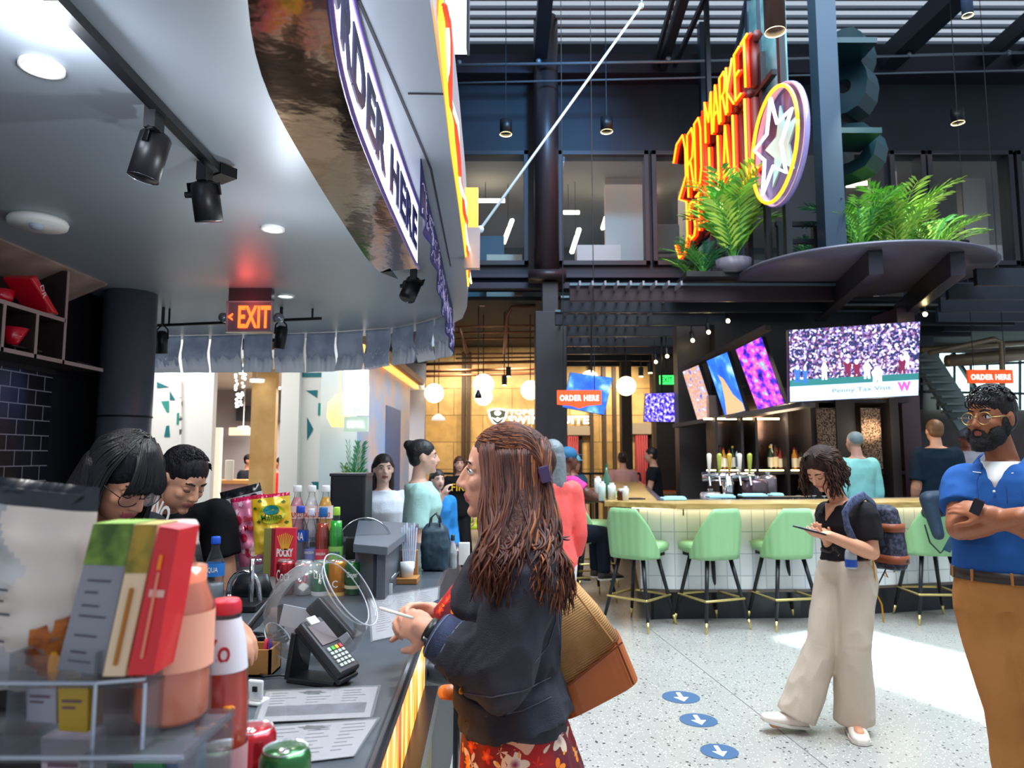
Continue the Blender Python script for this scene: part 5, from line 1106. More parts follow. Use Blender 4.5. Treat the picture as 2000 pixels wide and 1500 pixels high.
# cafe furniture and lamps
for px, py, Y, lab in ((502, 746, 9.2, 'flat round ceiling light in the cafe, left one'), (536, 760, 10.2, 'flat round ceiling light in the cafe, right one'), (475, 838, 11.8, 'small far ceiling light in the cafe beside the lit counter shelf')):
    c = P(px, py, Y); t = thing('cafe_ceiling_light', lab, 'lamp', c); M().cyl(c, c+V((0, 0, .03)), .085, n=24).build('diffuser', mat('cafe_lamp', '#fff4e0', .4, emit=4), t); M().cyl(c+V((0, 0, .03)), c+V((0, 0, .05)), .095, n=24).build('rim', WHT, t); M().cyl(c+V((0, 0, .05)), (c.x, c.y, 2.85), .01).build('stem', WHT, t)
c = P(469, 730, 6.9); t = thing('crystal_lamp', 'sparkling crystal pendant lamp under the grey flaps', 'lamp', c)
r_ = random.Random(2); cr = M()
for i in range(60): a_ = r_.random()*6.28; z_ = r_.random()*.42; rr = .06*(1-z_*1.5); cr.ell(c+V((rr*math.cos(a_), rr*math.sin(a_), -z_+.1)), .014, 6, 4)
cr.build('crystals', mat('crystal', '#f4fff4', .1, emit=1.6, ecol='#e8fff0'), t, smooth=True); M().cyl(c+V((0, 0, .1)), (c.x, c.y, 3.05), .01).build('cord', WHT, t)
# shelf opening behind
M_ = thing('cafe_shelf', 'dark cafe shelf with lit jars high behind the two far people', 'shelf', P(510, 800, 12.0))
a, b_ = P(466, 793, 12.2), P(552, 822, 12.2); M().bb(a.x, b_.x, 12.1, 12.38, b_.z, a.z).build('case', mat('shelfdk', '#2a2a30', .5), M_)
M().bb(P(480, 0, 12).x, P(525, 0, 12).x, 12.0, 12.1, P(0, 850, 12).z, P(0, 835, 12).z).build('lit_bulkhead', mat('bulk', '#e8c8a0', .5, emit=.8), M_)
jm = M()
for i in range(3): jm.cyl(P(503+i*6, 812, 12.05), P(503+i*6, 796, 12.05), .02)
jm.build('jars', mat('jar_gold', '#d8b060', .3, emit=.6), M_)
c = P(500, 960, 10.6); t = thing('cafe_counter', 'timber-topped cafe counter before the far man in a suit', 'counter', (c.x, 10.6, 0)); M().bb(P(440, 0, 10.6).x, P(548, 0, 10.6).x, 10.4, 10.9, P(0, 945, 10.4).z, P(0, 938, 10.4).z).build('top', mat('ctr_top', '#c9905a', .4), t); M().bb(P(450, 0, 10.6).x, P(540, 0, 10.6).x, 10.5, 10.85, 0, P(0, 945, 10.4).z).build('body', mat('ctr_body', '#b79ba2', .5), t)
c = P(448, 918, 9.385); tag(M().box(c, (.11, .03, .26)).build('towel_dispenser', WHT, bevel=.01), 'small white towel dispenser on the cafe ply wall', 'dispenser')
# BOWL sign stack
lb = thing('menu_lightbox', 'stacked white lit signs reading BOWL at the right end of the cafe', 'sign', P(695, 840, 6.9))
for (y0, y1, em, cr_) in ((722, 751, .9, '#ffffff'), (753, 811, .75, '#f4fbf4'), (814, 843, .4, '#b9cdbb')):
    a, b_ = P(672, y0, 6.9), P(718, y1, 6.9); M().bb(a.x, b_.x, 6.9, 6.95, b_.z, a.z).build('lit_panel', mat('panel'+cr_, cr_, .4, emit=em), lb)
a = P(695, 829, 6.89); text(M(), 'BOWL', a, (1, 0, 0), (0, 0, 1), 1, w=.16, h=.06, bold=.02).build('lettering', mat('lw', '#ffffff', .4, emit=1.6), lb)
a = P(700, 800, 6.89); text(M(), 'AVE', a, (1, 0, 0), (0, 0, 1), 1, w=.11, h=.06, bold=.02).build('upper_lettering', mat('lgreen', '#b8d4c0', .4, emit=.5), lb)
M().cyl(P(695, 722, 6.92), V((P(695, 722, 6.92).x, 6.92, 3.05)), .01).build('hanger', BLK, lb)
M_yl = P(662, 803, 7.25); tag(M().cyl(M_yl+Z_*.16, (M_yl.x, M_yl.y, 3.05), .006).lathe([(.07, -.16), (.12, -.06), (.11, .08), (.04, .17)], P(662, 803, 7.25), 24).build('yellow_lamp', mat('yl', '#ffd890', .4, emit=.7), smooth=True), 'rounded warm yellow lamp partly behind the lit menu signs', 'lamp')
c = P(690, 900, 7.3); palm('snake_plant', 'dark green upright plant under the lit menu signs', V((c.x, 7.3, .6)), .85, 9, .10, 31, (.14, .3), (3, 1, 1), .1)
tag(M().cyl((c.x, 7.3, 0), (c.x, 7.3, .59), .14).build('plant_stand', mat('stand_w', '#cfd4d4', .5)), 'white round stand under the upright plant', 'stand')
# corner wall with colours, lit soffit
xc = -1.5
def CX(px, py): return PX(px, py, xc)
cwm = mat('mural_wall', '#9fb8d8', .5, col2='#d9b8a8', nscale=2.2, ndetail=5)
cw = M(); y0_, y1_ = 7.5, 10.5; cw.bb(xc-.12, xc, y0_, y1_, 0, 2.75)
struct(cw, 'wall_cafe_corner', cwm)
struct(M().bb(xc-.5, xc-.12, y0_-.02, Yb, 0, 3.05), 'wall_cafe_corner_return', mat('corner_white', '#dfeaec', .4))
dk_ = M(); dk_.bb(xc, xc+.01, 8.5, 9.6, 0, 2.1); o_ = struct(dk_, 'door_4', mat('door_blue', '#41618c', .5))
sf = thing('lit_soffit', 'slanting amber-lit soffit beam over the corner by the cafe', 'light', CX(790, 745)); a, b_ = CX(757, 722), CX(818, 772)
M().bar(V((xc+.08, y0_-.6, 2.62)), V((xc+.08, 11.0, 2.62)), .12, .08).build('beam', mat('soffit_brown', '#6b4a34', .5), sf); M().bar(V((xc+.03, y0_-.6, 2.55)), V((xc+.03, 11.0, 2.55)), .06, .06).build('lit_face', mat('soffit_amber', '#ffc070', .4, emit=1.1, ecol='#ffae50'), sf)
# black wall behind the awning top to close the stall roof to the hall
struct(M().bb(-7.5, -5.6, 6.2, 12.5, 0, 3.1), 'wall_cafe_side', mat('cafe_dark', '#3a3c42', .6))
struct(M().bb(-8, -1.5, 8.0, 12.6, 3.12, 8.2), 'wall_upper_left', mat('upper_dark', '#1d2836', .6))
# ================================================================ the service counter
ctop = mat('counter_slate', '#4f555c', .3, col2='#3d434a', nscale=2.5, ndetail=6)
re_ = [PZ(px, py, 1.0) for px, py in ((600, 1790), (715, 1500), (812, 1250), (858, 1133), (893, 1060))]
k0 = re_[0]; pl_ = [V((p.x, p.y, 1.0)) for p in re_]; xl = -.92
cn = thing('service_counter', 'long dark slate counter with an amber back-lit slatted front', 'counter', (-.6, 2.4, 0))
M().slab(pl_+[V((-1.25, pl_[-1].y, 1.0)), V((-1.25, 2.15, 1.0)), V((xl, 2.15, 1.0)), V((xl, pl_[0].y, 1.0))], (0, 0, -1), .04).build('counter_top', ctop, cn, bevel=.004)
def fxp(y): # x of the front edge at depth y
    for a, b in zip(pl_[:-1], pl_[1:]):
        if a.y <= y <= b.y: return a.x+(b.x-a.x)*(y-a.y)/(b.y-a.y)
    return pl_[-1].x if y > 2 else pl_[0].x
y0, y1 = pl_[0].y, 2.5
def fpanel(m, za, zb, off, ya=y0, yb=y1, t=.01):
    a, b = V((fxp(ya)+off, ya, 0)), V((fxp(yb)+off, yb, 0)); m.bar(V((a.x, a.y, (za+zb)/2)), V((b.x, b.y, (za+zb)/2)), t, zb-za); return m
def ambm():
    m = mat('amber_backlit', '#c07a2a', .35, emit=1.0, ecol='#ff9a30'); nt, b = nodes(m); L = nt.links.new
    tc = nt.nodes.new('ShaderNodeTexCoord'); mp = nt.nodes.new('ShaderNodeMapping'); mp.inputs['Scale'].default_value = (9, 9, .8); L(tc.outputs['Object'], mp.inputs[0])
    n = nt.nodes.new('ShaderNodeTexNoise'); n.inputs['Scale'].default_value = 2.2; n.inputs['Detail'].default_value = 2; L(mp.outputs[0], n.inputs['Vector'])
    cr = nt.nodes.new('ShaderNodeValToRGB'); e = cr.color_ramp.elements; e[0].position = .38; e[0].color = lin('#7a3c0c'); e[1].position = .66; e[1].color = lin('#fff0b0'); e.new(.52).color = lin('#f0962c'); L(n.outputs[0], cr.inputs[0]); L(cr.outputs[0], b.inputs['Emission Color']); b.inputs['Emission Strength'].default_value = 1.3; return m
fpanel(M(), .72, .958, -.02).build('amber_panel', ambm(), cn)
fpanel(M(), .945, .965, -.004, t=.02).build('edge_strip', DARK, cn); fpanel(M(), .67, .73, .006, t=.05).build('rail', mat('rail_dark2', '#26262c', .3, .6), cn)
fpanel(M(), .0, .67, -.045).build('slat_backing', mat('slat_back', '#16140f', .6), cn)
sl = M(); sl2 = M(); i = 0; y = y0
while y < y1:
    (sl if i % 2 else sl2).box((fxp(y)-.005, y, .36), (.03, .012, .6)); y += .03; i += 1
a = sl.build('slats', mat('slat_gold', '#a8902a', .35, .4), cn); a['kind'] = 'stuff'; a = sl2.build('slats_pale', mat('slat_pale', '#8a8478', .35, .4), cn); a['kind'] = 'stuff'
M().bb(xl+.02, -.3, 2.5, pl_[-1].y-.05, 0, .96).bb(-1.2, -.32, 2.2, 2.5, 0, .96).bb(xl+.02, -.45, y0+.1, 2.2, 0, .955).build('body', mat('counter_body', '#2c2e33', .5), cn)
spot('counter_spot', PZ(292, 308, 2.35)+V((.15, .1, 0)), (-.55, 1.7, 1.0), 8, (1, .97, .93), 90, .7, .04)
spot('counter_spot_two', PZ(802, 570, 2.40), (-.45, 2.3, 1.0), 7, (1, .97, .93), 90, .7, .04)
area('cashier_fill', (-1.0, 1.3, 2.55), (-.7, 1.6, 1.1), .5, 7, (1, .96, .92), 150)  # fill light added over the cashiers, no fixture hangs here
def wrap(m, vs, fs, c, r, z, w, h, a0, tilt=None, d=.0006):
    x0 = min(a.x for a in vs); x1 = max(a.x for a in vs); yy0 = min(a.y for a in vs); yy1 = max(a.y for a in vs); out = []
    for a in vs:
        u = (a.x-(x0+x1)/2)/(x1-x0)*w; t = a0+u/r; q = r+.0004+(a.z > 0)*d; p = V((math.cos(t)*q, math.sin(t)*q, z+(a.y-(yy0+yy1)/2)/(yy1-yy0)*h)); out.append(V(c)+p)
    return m.add(out, fs)
def wtext(txt, c, r, z, w, h, mt, par, a0=-math.pi/2, name='lettering', bold=.01):
    vs, fs = text_m(txt, 1., .02, bold); wrap(m_ := M(), vs, fs, c, r, z, w, h, a0); return m_.build(name, mt, par)
TW = mat('print_white', '#f4f2ee', .4); TR = mat('print_red', '#c01828', .4); TB = mat('print_blue', '#1b3f9a', .4)
ALU = mat('aluminium', '#c9cbcf', .25, .9)
def can(lab, c, colr, band=None, txt=None, tcol=TW, rt=(.12), s=1., grp='drink cans'):
    t = thing('drink_can', lab, 'can', c, None); r = .033*s; h = .12*s
    M().lathe([(r*.82, 0), (r, .006), (r, h-.012), (r*.86, h-.002)], c, 32).build('can_body', mat('can_'+colr, colr, .25, .5, coat=.4), t, smooth=True)
    k = M().lathe([(r*.86, h-.002), (r*.86, h), (r*.8, h-.003), (.001, h-.004)], c, 28, cap=False); k.build('lid', ALU, t, smooth=True)
    M().lathe([(.008, h-.002), (.006, h-.0005), (.004, h-.002)], V(c)+V((0, -.008, 0)), 12).build('pull_tab', ALU, t)
    if band: M().lathe([(r*1.004, band[0]*h), (r*1.004, band[1]*h)], c, 32, cap=False).build('band', mat('band_'+band[2], band[2], .3, coat=.3), t, smooth=True)
    if txt: wtext(txt[0], c, r*1.005, txt[1]*h, txt[2], txt[3], tcol, t)
    return t
def bottle(lab, c, H, r, liq, lvl, capc, band=None, txt=None, tcol=TW, glassc='#e6eef2', al=.32, neck=(.40, .42), caph=.018, capr=1., shape=None, name='drink_bottle'):
    t = thing(name, lab, 'bottle', c, None); nk = r*neck[1]; prof = shape or [(r*.85, 0), (r, .01), (r*.98, H*.25), (r*.93, H*.33), (r, H*.42), (r, H*(1-neck[0])), (r*.8, H*(1-neck[0]*.72)), (nk*1.1, H*.86), (nk, H*.9), (nk, H)]
    M().lathe(prof, c, 28).build('bottle_shell', mat('shell_'+glassc+str(al), glassc, .06, alpha=al, spec=1.), t, smooth=True)
    if liq:
        lp = [(rr*.94, max(.003, z)) for rr, z in prof if z <= H*lvl]; rr = lp[-1][0]; lp += [(rr, H*lvl)]
        M().lathe(lp, c, 28).build('drink', mat('liq_'+liq, liq, .15, spec=.8, coat=.6), t, smooth=True)
    M().lathe([(nk*1.15*capr, H-.008), (nk*1.2*capr, H-.006), (nk*1.15*capr, H+caph-.004), (nk*1.0*capr, H+caph)], c, 20).build('cap', mat('cap_'+capc, capc, .4), t, smooth=True)
    if band: M().lathe([(r*1.012, band[0]*H), (r*1.012, band[1]*H)], c, 28, cap=False).build('label_band', mat('band_'+band[2], band[2], .4), t, smooth=True)
    if txt: wtext(txt[0], c, r*1.02, txt[1]*H, txt[2], txt[3], tcol, t)
    return t
def at(px, Y, z): c = P(px, 900, Y); return V((c.x, Y, z))
# front row cans
for px, colr, band, txt, tc, lab in ((564, '#a01420', None, ('Coca', .6, .05, .04), TW, 'dark red cola can, leftmost of the row behind the clear bowl'), (600, '#c4c2c6', None, ('Co', .55, .045, .045), TR, 'silver can with red lettering behind the clear bowl'), (633, '#11864a', (.0, .12, '#d9dcdc'), ('up', .55, .04, .03), TW, 'bright green lemon-lime can, middle of the row'), (664, '#e8901c', (.0, .1, '#f0c060'), ('C', .35, .02, .025), TW, 'orange fruit can second from the right of the row'), (696, '#1d6a32', (.2, .3, '#d8d4b0'), ('Ginger', .6, .04, .025), TW, 'dark green ginger can, rightmost of the row')):
    can(lab, at(px, 2.66, 1.0), colr, band, txt, tc)
# stepped riser
rs = thing('display_riser', 'stepped clear riser behind the row of cans', 'riser', at(620, 2.95, 1.0)); acr = mat('acrylic', '#eef4f8', .05, alpha=.22, spec=1.)
xa, xb = at(575, 2.8, 0).x, at(675, 2.8, 0).x; M().bb(xa, xb, 2.76, 2.92, 1.001, 1.085).bb(xa-.02, xb, 2.93, 3.12, 1.001, 1.155).build('steps', acr, rs)
bottle('clear water bottle with a blue cap on the riser, left end', at(590, 2.84, 1.086), .2, .033, None, 0, '#2146b8', (.42, .62, '#1c56b8'), ('FINA', .52, .045, .03))
bottle('clear soda bottle with a white and blue cap on the riser, second from left', at(611, 2.84, 1.086), .19, .026, None, 0, '#d8dcec', (.05, .3, '#7f8fc8'), ('SANGRIA', .22, .04, .01))
bottle('bottle of red-amber drink with a round blue cap on the riser', at(634, 2.84, 1.086), .185, .028, '#a83418', .82, '#1f66a8', (.05, .3, '#d84a5a'), ('SANGRIA', .2, .04, .01), caph=.028, capr=1.2)
bottle('bottle of bright green drink with a lime cap on the riser, right end', at(660, 2.84, 1.086), .19, .028, '#1fae2c', .85, '#a8d848', (.03, .34, '#8fc860'), ('SANGRIA', .22, .045, .01), TB, caph=.024)
for px, liq, lab in ((583, '#e8a0ac', 'pink milky drink bottle with a white cap in the back row'), (611, '#e8e6e8', 'white milky drink bottle with a white cap in the back row'), (638, '#f0b03c', 'orange milky drink bottle with a white cap in the back row')):
    bottle(lab, at(px, 3.04, 1.156), .2, .031, liq, .86, '#eef0f0', (.42, .68, '#f2d8d4'), ('CALPICO', .5, .055, .02), TR, al=.25, caph=.02, capr=1.15)
# snack bags
def bagm(lab, cen, w, h, th, colr, tilt=0, yaw=0, toph=None, topc=None, col2=None, dec=None, name='snack_bag', crimp=True, taper=0., seed=1):
    t = thing(name, lab, 'bag', cen); rot = Matrix.Rotation(R(yaw), 3, 'Z') @ Matrix.Rotation(R(tilt), 3, 'Y'); rr = random.Random(seed); ph = rr.random()*9
    def f(sg):
        def g(u, v):
            x = (u-.5)*w*(1-taper*(1-v)*.0+taper*(v-.5)); z = (v-.5)*h; e = max(0, min(1, 4*v*(1-v)*1.25))**.6*max(0, min(1, 4*u*(1-u)))**.5
            y = -sg*th*.5*e+.004*math.sin(u*16+v*9+ph)*e+.003*math.sin(v*30+ph)*e+(.003*math.sin(u*60) if (v < .05 or v > .95) and crimp else 0)
            return V(cen)+rot @ V((x, y, z))
        return g
    m = M().grid(f(1), 26, 34); m.grid(f(-1), 26, 34)
    ms = [mat('foil_'+colr+(col2 or ''), colr, .28, .15, col2=col2, nscale=7, coat=.4)]
    if toph:
        ms.append(mat('foil_'+topc, topc, .25, .2, coat=.4))
        nf = 26*34; m.mi = [1 if ((i % nf)//26)/34 > 1-toph else (2 if taper and (i % 26)/26 > .5+.12*math.sin(i % nf//26*.4) else 0) for i in range(len(m.f))]
        if taper: ms.append(mat('foil_cream', '#e6d3c4', .3, coat=.3))
    m.build('wrapper', ms, t, smooth=True)
    if dec: dec(t, lambda u, v, off=.004: f(1)(u, v)+rot @ V((0, -off, 0)), rot)
    return t
def patch(m, g, u0, v0, ru, rv, n=14, off=.004, star=0):
    pts = []
    for i in range(n): a = i*2*math.pi/n; k = 1-(star if i % 2 else 0); pts.append(g(u0+ru*math.cos(a)*k, v0+rv*math.sin(a)*k, off))
    m.add([g(u0, v0, off)]+pts, [(0, i+1, (i+1) % n+1) for i in range(n)])
def btxt(t, g, rot, s, u, v, w, h, mt, bold=.02):
    text(M(), s, g(u, v, .007), rot @ V((1, 0, 0)), rot @ V((0, 0, 1)), 1, w=w, h=h, depth=.001, bold=bold).build('lettering', mt, t)
def pinkdec(t, g, rot):
    m = M()
    for u, v in ((.15, .8), (.3, .9), (.2, .55), (.8, .4), (.25, .22), (.6, .3)): patch(m, g, u, v, .1, .05, 10, star=.4)
    m.build('blossoms', mat('blossom', '#f8dce8', .4), t); m = M()
    for u, v in ((.2, .68), (.3, .42), (.35, .2)): m = M(); patch(m, g, u, v, .1, .06); m.build('berry', mat('berry', '#c81e4a', .4), t)
    m = M()
    for u, v in ((.7, .3), (.55, .2), (.8, .22)): patch(m, g, u, v, .15, .07)
    m.build('sweets', mat('marsh', '#f6d2cc', .5), t); btxt(t, g, rot, 'Straw', .6, .68, .055, .022, TR); btxt(t, g, rot, 'Marsh', .6, .55, .06, .022, TR)
def yeldec(t, g, rot):
    m = M(); patch(m, g, .55, .66, .34, .16, 22); m.build('oval_emblem', mat('lime_oval', '#b8c81e', .4), t); m = M(); patch(m, g, .55, .73, .2, .08, 18, .006); m.build('oval_top', mat('teal_oval', '#1a8a8a', .4), t); m = M()
    for u, v in ((.12, .78), (.2, .55), (.85, .85), (.9, .5), (.25, .9), (.8, .32)): patch(m, g, u, v, .06, .03, 8, star=.3)
    m.build('leaf_marks', mat('leaf_mark', '#4a6a18', .5), t); btxt(t, g, rot, 'Mango', .55, .6, .08, .03, mat('print_green', '#4f7a1c', .4)); m = M(); patch(m, g, .6, .25, .2, .1); m.build('fruit_picture', mat('mango', '#f2a012', .4), t)
zc_ = lambda py, Y: P(500, py, Y).z
bagm('silver bag with a black top band at the back left of the drinks display', V((at(487, 2.98, 0).x, 2.98, zc_(1020, 2.98))), .17, .29, .05, '#c3c6cc', -14, 0, .13, '#1a1a20', dec=lambda t, g, r_: btxt(t, g, r_, 'MAG', .6, .8, .11, .04, BLK), seed=3)
bagm('pink strawberry marshmallow bag beside the faucet', V((at(497, 2.86, 0).x, 2.86, zc_(1036, 2.86))), .13, .27, .045, '#ea8ab0', -9, 0, .06, '#d01c58', dec=pinkdec, seed=4)
bagm('yellow mango sweets bag in front of the pink bag', V((at(536, 2.80, 0).x, 2.80, zc_(1022, 2.80))), .15, .225, .045, '#f2c21a', -6, 0, .07, '#c81e4a', col2='#f5d040', dec=yeldec, seed=5)
def box3(lab, px0, px1, py0, py1, Y, d, colr, name='snack_box', lean=0, yaw=0, dec=None, side=None):
    a, b = P(px0, py0, Y), P(px1, py1, Y); w, h = b.x-a.x, a.z-b.z; c = V(((a.x+b.x)/2, Y+d/2, (a.z+b.z)/2)); t = thing(name, lab, 'box', V((c.x, c.y, b.z)))
    M().box(c, (w, d, h)).build('carton', mat('carton_'+colr, colr, .4, coat=.2), t, bevel=.0015)
    if dec: dec(t, c+V((0, -d/2-.0008, 0)), w, h)
    return t
def pocky(t, c, w, h):
    m = M()
    for i in range(9): x = (i-4)*w*.085; m.bar(c+V((x*.4, -.001, h*.05)), c+V((x*1.1, -.001, h*(.40-.015*abs(i-4)))), .001, w*.045, up=(1, 0, 0))
    m.build('sticks', mat('sticks', '#f0b040', .5), t); text(M(), 'POCKY', c+V((0, -.001, h*.0)), (1, 0, 0), Z_, 1, w=w*.8, h=h*.17, bold=.05, depth=.001).build('lettering', TW, t)
    text(M(), 'CHOCOLATE', c+V((0, -.001, -h*.14)), (1, 0, 0), Z_, 1, w=w*.55, h=h*.04, depth=.001).build('small_lettering', TW, t)
box3('red stick-biscuit box behind the cola can', 538, 575, 1031, 1128, 2.74, .022, '#e23246', dec=pocky)
box3('slim olive and white box left of the red biscuit box', 516, 530, 1032, 1126, 2.76, .04, '#8a8a4a'); box3('narrow dark red box against the red biscuit box', 530.5, 537.5, 1032, 1126, 2.745, .03, '#8a2430')
# lone water bottle, faucet, sink ledge
bottle('tall clear water bottle with a blue cap and label standing alone by the sink', at(428, 2.55, 1.001), .2, .0325, '#c9d4da', .3, '#1f5ad0', (.42, .64, '#2f7fd0'), ('AQUA', .53, .045, .02), name='water_bottle', al=.35)
fa = thing('faucet', 'polished arched faucet at the small sink', 'faucet', at(500, 2.42, 1.0)); c = at(500, 2.42, 1.0)
M().tube([c, c+V((0, 0, .16))], .0085, 12).tube([c+V((0, 0, .155)), c+V((.03, 0, .155))], .005).build('pillar', CHROME, fa, smooth=True); M().tube([c+V((.03*math.cos(0), 0, .0))]+[c+V((-.032+.05*math.cos(t_), .02, .055+.06*math.sin(t_))) for t_ in [i*math.pi/10 for i in range(11)]]+[c+V((-.082, .02, .03))], .009, 12).build('spout', CHROME, fa, smooth=True)
M().cyl(c+V((-.082, .02, .038)), c+V((-.082, .02, .012)), .0115).build('nozzle', CHROME, fa)
sk = thing('sink_ledge', 'black raised sink ledge under the faucet', 'sink', at(450, 2.35, 1.0)); M().box((c.x-.06, 2.42, 1.0+.012), (.2, .14, .02)).build('ledge', BLK2, sk, bevel=.004); M().loft([(V((c.x-.05, 2.55, 1.0)), V((.09, 0, 0)), V((0, .03, 0))), (V((c.x-.04, 2.55, 1.09)), V((.05, 0, 0)), V((0, .02, 0)))], 24).build('black_bowl', BLK2, sk, smooth=True)
tb = thing('white_basin', 'large white plastic basin behind the lone water bottle', 'basin', at(430, 3.1, .95)); c = at(425, 3.15, 0); M().loft([(V((c.x, 3.15, .9)), V((.17, 0, 0)), V((0, .12, 0))), (V((c.x, 3.15, 1.13)), V((.21, 0, 0)), V((0, .15, 0))), (V((c.x, 3.15, 1.14)), V((.22, 0, 0)), V((0, .16, 0)))], 28, pw=5).build('tub', mat('basin_white', '#ece8e4', .4), tb, smooth=True)
M().bb(c.x-.35, c.x+.3, 2.98, 3.5, 0, .9).build('stand', DARK, tb)
bc = thing('back_counter', 'dark equipment counter behind the cashiers', 'counter', at(480, 3.7, 0)); M().bb(at(330, 3.7, 0).x, at(640, 3.7, 0).x, 3.55, 4.1, .0, P(400, 1046, 3.6).z).build('cabinet', DARK, bc); zc0 = P(400, 1046, 3.6).z
for px0, px1, py0, Y, lab in ((430, 462, 988, 3.62, 'upright black box on the equipment counter beside the white coil'), (372, 425, 1022, 3.6, 'low black box on the equipment counter under the white coil'), (645, 714, 926, 3.7, 'tall black bin with a ribbed lid behind the milky drinks')):
    a, b = P(px0, py0, Y), P(px1, py0, Y); z0_ = zc0 if px0 < 600 else .0; t = thing('black_box' if px0 < 600 else 'black_bin', lab, 'box', V(((a.x+b.x)/2, Y+.1, z0_)))
    M().bb(a.x, b.x, Y, Y+.2, z0_, a.z).build('body', mat('box_blk', '#1d1f28', .35), t, bevel=.012); M().bb(a.x-.004, b.x+.004, Y-.004, Y+.2, a.z-.012, a.z+.004).build('lid', mat('lid_blk', '#2c2e3a', .3), t, bevel=.004)
t = thing('coil_rack', 'white looping coil rack in a clear tray behind the young cashier', 'rack', at(380, 3.8, zc0)); m = M(); a = P(335, 1000, 3.8); b = P(420, 1000, 3.8)
m.tube([V((a.x+(b.x-a.x)*i/40, 3.8, a.z+.035*math.sin(i*.9))) for i in range(41)], .008, 8); m.build('coil', WHT, t, smooth=True); M().bb(a.x, b.x, 3.75, 3.9, zc0, a.z+.03).build('tray', acr, t)
# raised grey ledge, napkin unit
gl = thing('raised_ledge', 'raised grey shelf on the far part of the counter', 'shelf', at(760, 3.0, 1.0)); gm = mat('grey_ledge', '#5f6973', .35); q = [PZ(px, py, 1.19) for px, py in ((690, 1062), (757, 1068), (818, 1022), (700, 1016))]
M().slab([V((p.x, p.y, 1.19)) for p in q], (0, 0, -1), .03).build('top', gm, gl, bevel=.003); M().bar(V((q[1].x-.03, q[1].y+.05, 1.08)), V((q[2].x-.05, q[2].y-.05, 1.08)), .03, .158).bar(V((q[0].x, q[0].y+.1, 1.08)), V((q[1].x-.05, q[1].y+.08, 1.08)), .03, .158).build('support', mat('grey_support', '#4d555e', .4), gl)
dsk = thing('glass_disc', 'round tinted glass guard standing behind the dark green can', 'guard', at(715, 2.9, 1.0)); c = P(712, 1066, 2.86); M().lathe([(.105, -.004), (.11, 0), (.105, .004)], c, 48, ax=(V((.95, .3, 0)).normalized(), Z_, V((-.3, .95, 0)).normalized())).build('disc', mat('tint_glass', '#aab4bc', .05, alpha=.3, spec=1., metal=.4), dsk, smooth=True)
M().bb(c.x-.09, c.x+.0, 2.93, 3.0, 1.0, c.z+.02).build('black_base', BLK2, dsk); M().tube([c+V((.1045*math.cos(t_)*.95, .1045*.3*math.cos(t_), .108*math.sin(t_))) for t_ in [i*math.pi/20 for i in range(41)]], .0025, 6).build('bright_rim', CHROME, dsk, smooth=True)
for px, py, w, h, Y, lab in ((752, 1088, .09, .07, 2.75, 'clear tray of papers on the counter right of the cans'),):
    c = P(px, py+22, Y); t = thing('paper_tray', lab, 'tray', V((c.x, Y, 1.0))); M().box((c.x, Y, 1.03), (w, .2, .006), Matrix.Rotation(-.5, 3, 'Y')).build('tray', acr, t); M().box((c.x+.0, Y-.02, 1.034), (w*.8, .16, .002), Matrix.Rotation(-.5, 3, 'Y')).box((c.x+.02, Y-.1, 1.02), (.05, .004, .04)).build('papers', TW, t)
c = PZ(795, 1138, 1.0); t = thing('straw_caddy', 'small wooden caddy with a white cup and paper straws on the counter', 'caddy', c); wd = mat('caddy_wood', '#b0793e', .5)
M().box(c+V((0, 0, .012)), (.09, .09, .022)).box(c+V((0, .06, .06)), (.07, .02, .12)).build('wood_base', wd, t, bevel=.002); M().lathe([(.024, .023), (.028, .08)], c, 20).build('white_cup', WHT, t, smooth=True); m = M()
for i in range(7): m.cyl(c+V((-.02+i*.007, .035, .05)), c+V((-.03+i*.01, .04, .21+.01*(i % 3))), .0035, n=6)
m.build('straws', mat('straw_paper', '#cfd6e8', .6), t)
# duffel bag, bottle and box at the far end
c = PZ(848, 1116, 1.0); t = thing('duffel_bag', 'dark teal insulated carry bag standing on the far counter', 'bag', c); dm = mat('bag_teal', '#1b3542', .6, bump=.3, bscale=25)
o = remesh(M().loft([(c+V((0, .06, .004)), V((.058, 0, 0)), V((0, .07, 0))), (c+V((0, .06, .1)), V((.064, 0, 0)), V((0, .075, 0))), (c+V((-.004, .06, .17)), V((.056, 0, 0)), V((0, .06, 0))), (c+V((-.004, .06, .2)), V((.035, 0, 0)), V((0, .03, 0)))], 24, pw=4), .006, 'bag_body', dm, t, 3); wrinkle(o, .008, 22)
for s_ in (-1, 1): M().tube([c+V((-.03, .06+s_*.04, .17)), c+V((-.022, .06+s_*.03, .225)), c+V((0, .06+s_*.02, .245)), c+V((.016, .06+s_*.03, .22)), c+V((.025, .06+s_*.04, .17))], [(.003, .008)]*5, 8).build('handle', BLK2, t, smooth=True)
c = PZ(884, 1110, 1.0); bottle('bottle half full of dark green drink on the far counter', c, .13, .019, '#2c4a34', .5, '#2a3a34', al=.4, name='glass_bottle'); c = PZ(906, 1104, 1.0); simple_ = tag(M().box(c+V((0, .02, .05)), (.05, .03, .1)).build('white_carton', WHT, bevel=.002), 'plain white carton at the far end of the counter', 'carton')
